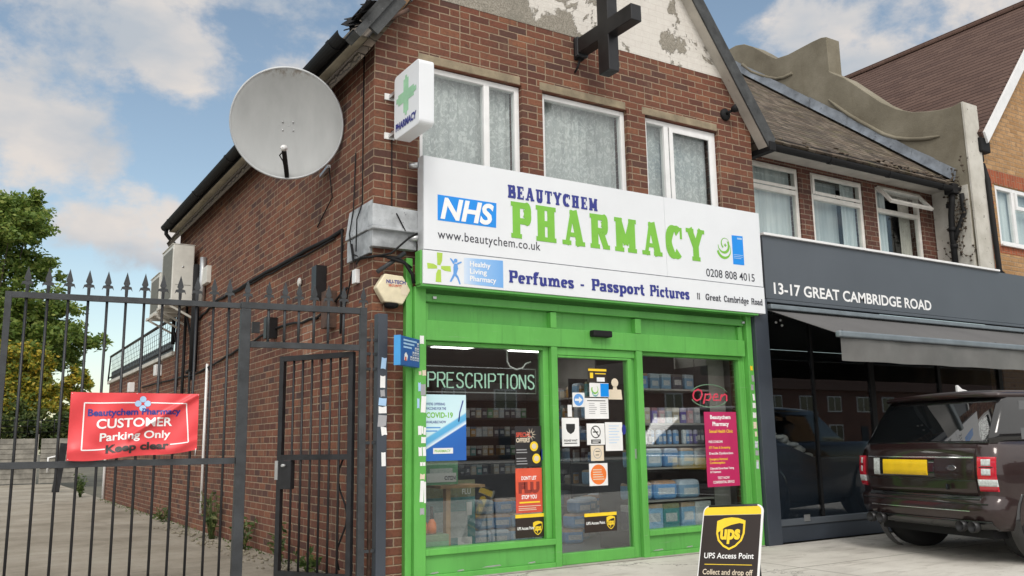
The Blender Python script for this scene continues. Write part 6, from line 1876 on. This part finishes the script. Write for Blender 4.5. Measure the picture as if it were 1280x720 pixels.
# ================================================================== brown parcel board on the forecourt
AB = thing('pavement_sign', 'brown and yellow parcel access point sign standing on the forecourt', 'sign', (0, 0, 0))
ABC = Vector((2.29, -1.946, .646))
def ab(u, v, l=0.):
    c, p_, a_, b_ = ABC, R(-4.0), R(21), R(168)
    hd = Vector((math.sin(b_), math.cos(b_), 0)); nb = Vector((-hd.y, hd.x, 0)); nb = nb if nb.y > 0 or nb.x > 0 else -nb
    up = nb*math.sin(a_)+Vector((0, 0, math.cos(a_)))
    h = math.cos(p_)*hd-math.sin(p_)*up; v_ = math.sin(p_)*hd+math.cos(p_)*up
    n = h.cross(v_)
    return c+h*u+v_*v+n*l
def abp(pts, m, l0, l1, name, par=AB, bevel=0):
    return MB().prism(pts, lambda u, v, d: ab(u, v, d), l0, l1).build(name, m, par, bevel=bevel)
def rrect(x0, x1, y0, y1, r, n=6, bottom=True):
    pts = []
    for cx_, cy_, a0, on in ((x1-r, y1-r, 0, 1), (x0+r, y1-r, 90, 1), (x0+r, y0+r, 180, bottom), (x1-r, y0+r, 270, bottom)):
        if on:
            pts += [(cx_+r*math.cos(R(a0+90*k/n)), cy_+r*math.sin(R(a0+90*k/n))) for k in range(n+1)]
        else:
            pts.append((x0 if a0 == 180 else x1, y0))
    return pts
abp(rrect(-.27, .27, -.69, .0, .055), 'paper', -.018, 0, 'frame', bevel=.003)
abp([(u, v) for u, v in rrect(-.258, .258, -.68, -.012, .045) if v > -.075]+[(-.258, -.080), (.258, -.080)], 'yellow', .0002, .002, 'yellow_header')
abp([(-.258, -.083), (-.258, -.68), (.258, -.68), (.258, -.083)], 'ups_brown', .0002, .002, 'brown_panel')
parcel_shield(AB, lambda u, v, l: ab(.0+u*1.0, -.205+v*.82, .002+l*.6), .255)
def abt(s_, u, v, wid, cap, m, bold=.015, align='C', shear=0.):
    return lettering(AB, 'lettering', s_, (0, 0, 0), UXF, UZ, cap, m, width=wid, bold=bold, align=align, shear=shear, warp=lambda a, b: ab(u+a, v+b, .0026))
abt('UPS Access Point', .0, -.425, .44, .042, 'letter_white', .012)
abp([(-.21, -.470), (.21, -.470), (.21, -.475), (-.21, -.475)], 'yellow', .0021, .0026, 'rule')
abt('Collect and drop off', .0, -.550, .44, .040, 'cream_paper', .012)
abt('parcels here', .0, -.620, .28, .040, 'cream_paper', .012)
for u_ in (-.17, .17):
    q_ = ab(u_, -.02, -.03)
    MB().tube([q_, (q_.x+.03, q_.y, .0)], .012).build('rear_leg', 'dark_metal', AB)
MB().tube([ab(-.22, -.01, -.012), ab(.22, -.01, -.012)], .016).build('hinge', 'dark_metal', AB)

# ================================================================== parked four wheel drive seen from behind
car = thing('parked_car', 'dark maroon four wheel drive parked with its tailgate and yellow plate towards the pharmacy', 'car', (5.08, -1.67, 0), R(-13))
import bisect
def interp(tb, x):
    ks = [a for a, b in tb]
    if x <= ks[0]: return tb[0][1]
    if x >= ks[-1]: return tb[-1][1]
    i = bisect.bisect(ks, x)-1
    (a, fa), (b, fb) = tb[i], tb[i+1]
    return fa+(fb-fa)*(x-a)/(b-a)
RB = [(.30, .12), (.36, .06), (.45, .02), (.57, .02), (.585, .055), (.62, .062), (.80, .040), (.95, .052), (1.04, .075), (1.10, .115)]
HW = [(.30, .84), (.40, .885), (.57, .895), (.80, .905), (.95, .892), (1.04, .872), (1.10, .845)]
def ur(v, z, pr_=0.):
    h = interp(HW, z)
    return interp(RB, z)+.075*(abs(v)/h)**4-pr_
def plan(z, hw, ub, n=13):
    pts = []
    for k in range(n):
        v = -hw+.05+(2*hw-.10)*k/(n-1)
        pts.append((interp(RB, z)+.075*(abs(v)/hw)**4, v, z))
    return pts
body = MB(); rings = []
for z in (.30, .36, .45, .57, .585, .62, .70, .80, .88, .95, 1.04, 1.10):
    h = interp(HW, z)
    a = plan(z, h, 0)
    r_ = a+[(interp(RB, z)+.13, h-.012, z), (interp(RB, z)+.22, h, z), (.45, h+.005, z), (1.1, h-.005, z), (2.2, h-.01, z), (3.6, h-.01, z), (4.25, h-.06, z), (4.42, h-.25, z), (4.46, 0, z), (4.42, -h+.25, z), (4.25, -h+.06, z), (3.6, -h+.01, z), (2.2, -h+.01, z), (1.1, -h+.005, z), (.45, -h-.005, z), (interp(RB, z)+.22, -h, z), (interp(RB, z)+.13, -h+.012, z)]
    if z > 1.0:
        r_ = [(min(u, 4.3-(z-1.0)*.5), v, z) for u, v, z in r_]
    rings.append(r_)
body.ring(rings)
body.build('body', 'car', car, world=False, fix=True)
gh = MB(); rings = []
for z, u0, u1, h in ((1.085, .12, 3.35, .835), (1.20, .19, 3.10, .815), (1.35, .285, 2.85, .785), (1.50, .39, 2.62, .745), (1.54, .44, 2.5, .72)):
    rings.append([(u0+.05*(abs(v)/h)**4, v, z) for v in [-h+.03+(2*h-.06)*k/8 for k in range(9)]]+[(u0+.10, h, z), (1.5, h, z), (u1-.2, h-.02, z), (u1, h-.15, z), (u1, -h+.15, z), (u1-.2, -h+.02, z), (1.5, -h, z), (u0+.10, -h, z)])
gh.ring(rings)
gh.build('cabin', 'car_black', car, world=False, fix=True)
def rear_glass_pt(v, s, pr_):        # s 0..1 from belt to roof
    z = 1.10+.385*s
    u0 = interp([(1.085, .12), (1.20, .19), (1.35, .285), (1.50, .39)], z); h = interp([(1.085, .835), (1.20, .815), (1.35, .785), (1.50, .745)], z)
    return (u0+.05*(abs(v)/h)**4-pr_*.86, v, z+pr_*.5)
g_ = MB(); N = 16
rows = []
for s in (0, .25, .5, .75, 1):
    h = .775-.075*s
    rows.append([rear_glass_pt(-h+2*h*k/N, s, .006) for k in range(N+1)])
g_.ring(rows, closed_ends=False, loop=False)
g_.build('rear_window', 'car_glass', car, world=False)
gb = MB()
gb.ring([[rear_glass_pt(-.79+1.58*k/N, s, p_) for k in range(N+1)] for s, p_ in ((-.045, .004), (-.045, .014), (.01, .012), (.01, .004))], closed_ends=False, loop=False)
gb.build('window_trim', 'car_black', car, world=False)
for sg in (1, -1):
    s_ = MB()
    for u0, u1 in ((.62, 1.35), (1.45, 2.35)):
        pts = []
        for z in (1.12, 1.48):
            h = interp([(1.085, .835), (1.20, .815), (1.35, .785), (1.50, .745)], z)+.004
            pts += [(u0-(.10 if u0 < 1 and z < 1.3 else 0), sg*h, z), (u1, sg*h, z)]
        s_.add([pts[0], pts[1], pts[3], pts[2]], [(0, 1, 2, 3)])
    s_.build('side_window', 'car_glass', car, world=False)
rf = MB(); rings = []
for z, u0, u1, h in ((1.53, .36, 2.6, .735), (1.555, .335, 2.65, .745), (1.58, .36, 2.6, .725), (1.605, .55, 2.4, .64), (1.618, .9, 2.1, .45)):
    rings.append([(u0+.06*(abs(v)/h)**4, v, z-.02*(abs(v)/h)**2) for v in [-h+.02+(2*h-.04)*k/10 for k in range(11)]]+[(u0+.12, h, z-.02), (1.5, h, z-.015), (u1, h-.08, z-.03), (u1+.1, 0, z-.03), (u1, -h+.08, z-.03), (1.5, -h, z-.015), (u0+.12, -h, z-.02)])
rf.ring(rings)
rf.build('roof', 'car', car, world=False, fix=True)
def panel(name, v0, v1, z0, z1, pr_, m, n=18, nz=3, par=None, thick=.0):
    mb = MB()
    rows = [[(ur(v0+(v1-v0)*k/n, z0+(z1-z0)*j/nz, pr_), v0+(v1-v0)*k/n, z0+(z1-z0)*j/nz) for k in range(n+1)] for j in range(nz+1)]
    # closed skirt back to the body
    sk = lambda row: [(u+pr_+.004, v, z) for u, v, z in row]
    mb.ring([sk(rows[0])]+rows+[sk(rows[-1])], closed_ends=False, loop=False)
    for e in (0, -1):
        q_ = [r_[e] for r_ in rows]; b_ = [(u+pr_+.004, v, z) for u, v, z in q_]
        mb.ring([q_, b_], closed_ends=False, loop=False, smooth=False)
    return mb.build(name, m, par or car, world=False)
tg = panel('tailgate', -.695, .695, .615, 1.075, .010, 'car', nz=8)
panel('tailgate_shadow', -.715, .715, .572, .612, .003, 'car_black')  # black strip painted in for the shadow between tailgate and bumper
panel('tailgate_strip', -.69, .69, .952, .966, .017, 'chrome', par=tg)
panel('tailgate_crease', -.69, .69, .742, .750, .014, 'car_black', par=tg)
panel('plate_recess', -.24, .53, .765, .948, .0125, 'car_black', par=tg)
panel('number_plate', -.155, .445, .785, .932, .022, 'plate', par=tg)
panel('reversing_lamp', .505, .60, .775, .945, .0135, 'clear_lens', n=4, par=tg)
bd_ = MB(); ring_ = [(ur(-.45, .865)-.020, -.45+.055*math.cos(2*math.pi*k/20), .862+.024*math.sin(2*math.pi*k/20)) for k in range(20)]
bd_.ring([ring_, [(u+.02, v, z) for u, v, z in ring_]]); bd_.build('badge', 'chrome', tg, world=False)
hd_ = MB().box(.0, .03, -.42, -.40, .66, .71); hd_.build('handle_mark', 'car_black', tg, world=False)
panel('bumper_line', -.62, .66, .468, .476, .008, 'chrome')
panel('bumper_step', -.80, .80, .535, .545, .006, 'car_black')
panel('lower_valance', -.80, .80, .30, .385, .010, 'car_black')
for sg in (1, -1):
    lo, hi = (-.885, -.722) if sg < 0 else (.775, .885)
    lp = panel('tail_lamp', lo, hi, .655, .965, .012, 'red_lens', n=8, nz=6)
    panel('lamp_window', lo+.04, hi-.04, .885, .945, .0145, 'clear_lens', n=4, par=lp)
    panel('lamp_window', lo+.04, hi-.04, .80, .858, .0145, 'clear_lens', n=4, par=lp)
    panel('lamp_band', lo-.001, hi+.001, .700, .762, .0150, 'clear_lens', n=6, par=lp)
    panel('lamp_bar', lo+.02, hi-.02, .868, .876, .0150, 'car_black', n=4, par=lp)
    panel('lamp_bar', lo-.001, hi+.001, .728, .734, .0165, 'clear_lens', n=4, par=lp)
    for v_ in (.52, .66):
        MB().lathe([(.05, .0), (.052, -.05), (.046, -.052), (.042, .02), (.002, .025)], (.045, sg*v_, .335), (1, 0, 0), 16).build('exhaust_tip', 'dark_metal', car, world=False)
    for uu_, nm in ((.72, 'rear'), (3.55, 'front')):
        wh = MB()
        wh.lathe([(.20, -.14), (.33, -.14), (.365, -.11), (.372, -.05), (.372, .05), (.365, .11), (.33, .14), (.20, .14)], (uu_, sg*.735, .372), (0, 1, 0), 36)
        ob = wh.build('wheel', 'tyre', car, world=False)
        rm = MB(); rm.lathe([(.20, .0), (.245, .13), (.25, .135), (.235, .10), (.06, .09), (.002, .095)], (uu_, sg*.735, .372), (0, sg, 0), 24)
        for k in range(10):
            a = 2*math.pi*k/10
            rm.beam((uu_+.06*math.cos(a), sg*.835, .372+.06*math.sin(a)), (uu_+.235*math.cos(a), sg*.845, .372+.235*math.sin(a)), .03, .02, up=(0, 1, 0))
        rm.build('rim', 'alu', ob, world=False)
        MB().lathe([(.43, .0), (.43, .10), (.40, .101)], (uu_, sg*.80, .385), (0, sg, 0), 32).build('wheel_arch', 'car_black', car, world=False)
ant = MB(); ant.prism([(.66, 1.60), (.86, 1.60), (.72, 1.635), (.67, 1.675), (.66, 1.67)], lambda u, v, d: (u, d, v), -.014, .014)
ant.build('antenna', 'white_upvc', car, bevel=.003, world=False)
MB().box(.2, 4.2, -.70, .70, .22, .33).build('underbody', 'black_plastic', car, world=False)
MB().tube([(.42, .02, 1.10), (.42, -.32, 1.16)], .010).build('wiper', 'black_plastic', car, world=False)

# ================================================================== back of the drive: fence, trees, shrubs, weeds
fe = thing('panel_fence', 'silvered board fence with concrete posts closing the end of the drive', 'fence', (-3, 28.2, 0))
for k in range(5):
    x1 = -.75-1.9*k; x0 = x1-1.80
    mb = MB()
    for j in range(9):
        mb.obox(((x0+x1)/2, 28.2-.004*(j % 2), .12+.17*j), (1, 0, 0), (0, 1, -.12), (0, .12, 1), .90, .009, .088)
    mb.build('board_panel', 'fence_wood', fe)
    MB().box(x1+.0, x1+.10, 28.14, 28.26, 0, 1.72).build('post', 'fence_conc', fe)
mb = MB()
for j in range(9):
    mb.obox((.05, 28.05-.004*(j % 2), .12+.17*j), (1, 0, 0), (0, 1, -.12), (0, .12, 1), .62, .009, .088)
mb.build('board_panel', 'fence_wood', fe)
tr = MB()
for k in range(22):
    x = -9+.42*k
    tr.tube([(x, 28.3, 1.6), (x, 28.3, 2.25)], .012, 4)
for z in (1.8, 2.0, 2.2):
    tr.tube([(-9, 28.3, z), (.2, 28.3, z)], .010, 4)
tr.build('trellis', 'dark_metal', fe)
pt_ = thing('timber_post', 'dark leaning timber post at the far corner of the brick wall', 'post', (-.55, 21, 0))
MB().beam((-.62, 21, 0), (-.48, 21, 1.35), .18, .18).build('post', 'black_iron', pt_)
MB().tube([(-.85, 21, .55), (-.85, 21, .95), (-.6, 21, 1.0)], .03).build('bracket', 'white_upvc', pt_)

def leaves(mb, c, rad, n, size, rng, shell=.55):
    for _ in range(n):
        while True:
            d = Vector((rng.gauss(0, 1), rng.gauss(0, 1), rng.gauss(0, 1)))
            if d.length > .01: break
        d.normalize()
        q = shell+(1-shell)*rng.random() if rng.random() < .75 else rng.random()
        p = Vector(c)+Vector((d.x*rad[0], d.y*rad[1], d.z*rad[2]))*q
        a = Vector((rng.gauss(0, 1), rng.gauss(0, 1), rng.gauss(0, .6))).normalized()
        b = a.cross(Vector((rng.gauss(0, 1), rng.gauss(0, 1), rng.gauss(0, 1)))).normalized()
        s = size*rng.uniform(.6, 1.25)
        mb.add([p-a*s, p-b*s*.5, p+a*s, p+b*s*.5], [(0, 1, 2, 3)])
def tree(name, label, loc, trunk, clumps, n, size, m, seed, cat='tree', cr=None, group=None):
    rg = random.Random(seed)
    t = thing(name, label, cat, loc, 0, group)
    lo = Vector(loc)
    tk = MB()
    tk.tube([lo, lo+Vector((.05, 0, trunk*.5)), lo+Vector((-.05, 0, trunk))], [.09*trunk**.5*1.2, .07*trunk**.5, .05*trunk**.5], 8)
    for c, r_ in clumps:
        tk.tube([lo+Vector((-.03, 0, trunk*rg.uniform(.6, 1))), lo+Vector(c)*.6+Vector((0, 0, trunk*.2)), lo+Vector(c)], [.05, .03, .012], 5)
    tk.build('trunk', 'bark', t)
    mb = MB()
    vol = sum(r_[0]*r_[1]+r_[1]*r_[2] for c, r_ in clumps)
    for c, r_ in clumps:
        k = int(n*(r_[0]*r_[1]+r_[1]*r_[2])/vol)
        sub = max(4, int(k/90))
        for _ in range(sub):       # each limb carries its own tufts, so the outline stays ragged
            d = Vector((rg.gauss(0, 1), rg.gauss(0, 1), rg.gauss(0, 1))).normalized()
            q = rg.uniform(.35, 1.0)
            cc_ = lo+Vector(c)+Vector((d.x*r_[0], d.y*r_[1], d.z*r_[2]))*q
            s = rg.uniform(.24, .44)*max(r_)
            leaves(mb, cc_, (s, s, s*.75), int(k/sub), size, rg, .3)
    mb.build('crown', m, t)
    return t
rg = random.Random(2)
cl = []
for k in range(34):
    z = rg.uniform(2.6, 10.4)
    rr_ = 3.0*math.sin(math.pi*min(1, (z-.6)/11.0))**.55+.2
    a = rg.uniform(0, 2*math.pi); q = rg.uniform(.35, 1.0)
    cl.append(((rr_*q*math.cos(a), rr_*q*math.sin(a)*.8, z), (1.15, 1.15, .95)))
cl += [((.3, 0, 10.3), (.9, .9, .9)), ((-.3, 0, 8), (1.9, 1.7, 2.0)), ((0, 0, 5.8), (2.6, 2.0, 1.8)), ((.4, 0, 3.6), (2.6, 2.0, 1.6))]
tree('tall_tree', 'tall dense green tree behind the fence, rising above the driveway gate', (-2.55, 32, 0), 4, cl, 95000, .105, 'leaf', 3)
tree('autumn_tree', 'small tree with yellowing autumn leaves in front of the tall green tree', (-1.5, 29.6, 0), 2, [((-.9, 0, 4.3), (1.2, .8, 1.0)), ((.45, 0, 4.2), (1.0, .8, .9)), ((-.2, 0, 3.0), (1.6, .8, 1.2)), ((.9, 0, 3.0), (.7, .6, .9)), ((-2.0, 0, 3.6), (1.2, .8, 1.5))], 22000, .085, 'leaf_autumn', 5)
tree('slender_shrub', 'small bronze green shrub poking out beside the autumn tree', (.25, 30.5, 0), 2.2, [((.45, 0, 3.7), (.5, .5, .75)), ((.15, 0, 2.8), (.6, .5, .8))], 3000, .10, 'leaf_autumn', 7, 'shrub')
tree('hedge_shrub', 'dark green shrubs growing over the top of the board fence', (-2.2, 29, 0), 1.2, [((-2.2, 0, 2.1), (1.3, .5, .9)), ((-.6, 0, 2.1), (1.3, .5, .8)), ((.9, 0, 2.1), (1.1, .5, .8)), ((2.2, 0, 1.8), (.8, .5, .9))], 12000, .10, 'leaf_shrub', 9, 'shrub')
# weeds along the foot of the wall
def weed(label, x, y, h, n, seed, m='weed'):
    rg = random.Random(seed)
    t = thing('weed', label, 'weed', (x, y, 0))
    st = MB(); lf_ = MB()
    for k in range(n):
        a = rg.uniform(0, 6.28); r_ = rg.uniform(.02, .16)
        b0 = Vector((x+rg.uniform(-.03, .03), y+rg.uniform(-.08, .08), 0)); tp = b0+Vector((math.cos(a)*r_-.03, math.sin(a)*r_, h*rg.uniform(.4, 1)))
        st.tube([b0, (b0+tp)/2+Vector((0, 0, .03)), tp], .004, 4)
        for q in range(7):
            p = b0.lerp(tp, rg.uniform(.3, 1.05))
            d = Vector((rg.gauss(0, 1), rg.gauss(0, 1), rg.gauss(.2, .5))).normalized(); e_ = d.cross(Vector((rg.gauss(0, 1), rg.gauss(0, 1), rg.gauss(0, 1)))).normalized()
            s = rg.uniform(.022, .05)
            lf_.add([p, p+d*s+e_*s*.4, p+d*s*2, p+d*s-e_*s*.4], [(0, 1, 2, 3)])
    st.build('stem', m, t); lf_.build('foliage', m, t)
weed('bright leafy weed at the wall foot just left of the thick gate post', -.14, 3.35, .36, 14, 1)
weed('dark bushy weed at the wall foot left of the bright leafy weed', -.13, 4.9, .62, 26, 2, 'leaf_shrub')
weed('thin straggling weed at the wall foot behind the side gate', -.12, 2.0, .42, 9, 3, 'leaf_shrub')
weed('low weed by the threshold of the side gate', -.16, 1.0, .18, 12, 4)
weed('grassy tuft at the foot of the far timber post', -.35, 17.5, .55, 40, 5)
weed('sparse low weed halfway along the wall foot', -.12, 8.2, .25, 12, 6, 'leaf_shrub')
ws_ = MB(); rg = random.Random(77)
for k in range(420):
    y = rg.uniform(.1, 16); x = -abs(rg.gauss(0, .10))-.02
    d = Vector((rg.gauss(0, 1), rg.gauss(0, 1), .6)).normalized(); e_ = d.cross(Vector((rg.gauss(0, 1), rg.gauss(0, 1), 1))).normalized(); s = rg.uniform(.01, .03)
    p = Vector((x, y, .004))
    ws_.add([p, p+d*s+e_*s*.4, p+d*s*2, p+d*s-e_*s*.4], [(0, 1, 2, 3)])
tag(ws_.build('moss_and_seedlings', 'weed'), 'tiny seedlings and moss along the foot of the side wall', 'plant', None, 'stuff')
gr_ = MB()
for k in range(160):
    y = rg.uniform(.3, 7); x = -.18-abs(rg.gauss(0, .12)); s = rg.uniform(.008, .028)
    gr_.ball((x, y, s*.4), (s, s*1.3, s*.7), 6, 4)
tag(gr_.build('rubble', 'party'), 'crumbs of broken concrete along the wall foot', 'rubble', None, 'stuff')

# ================================================================== terrace across the road, mirrored in the shop glass
def house():
    t = thing('terrace_house', 'red brick terrace house across the road, seen only mirrored in the shop windows', 'house', (0, -47, 0), 0, 'terrace houses across the road')
    mb = MB().box(-4, 4, -55, -47, 0, 5.6); mb.build('wall', 'brick_far', t)
    MB().prism([(-47+.4, 5.5), (-55-.4, 5.5), (-51, 9)], SX(-4.01), 0, 8.02).build('roof', 'tile_brown', t)
    for x in (-2.2, 2.0):
        for z in (.9, 3.5):
            if x > 0 and z < 2: continue
            w_ = MB().box(x-.95, x+.95, -47, -46.93, z, z+1.45).build('window', 'white_upvc', t)
            g1 = MB(); g1.box(x-.85, x-.05, -46.93, -46.92, z+.1, z+1.35); g1.box(x+.05, x+.85, -46.93, -46.92, z+.1, z+1.35); g1.build('pane', 'car_glass', w_)
    MB().box(1.4, 2.4, -47, -46.93, .05, 2.15).build('door', 'pillar_grey', t)
    MB().box(-3.8, -2.8, -51.4, -50.6, 8, 10).build('chimney', 'brick_far', t)
    return t
h0 = house()
h0.location.x = 12
for k in range(1, 18):
    dup(h0, (12+8.02*k, -47, 0))
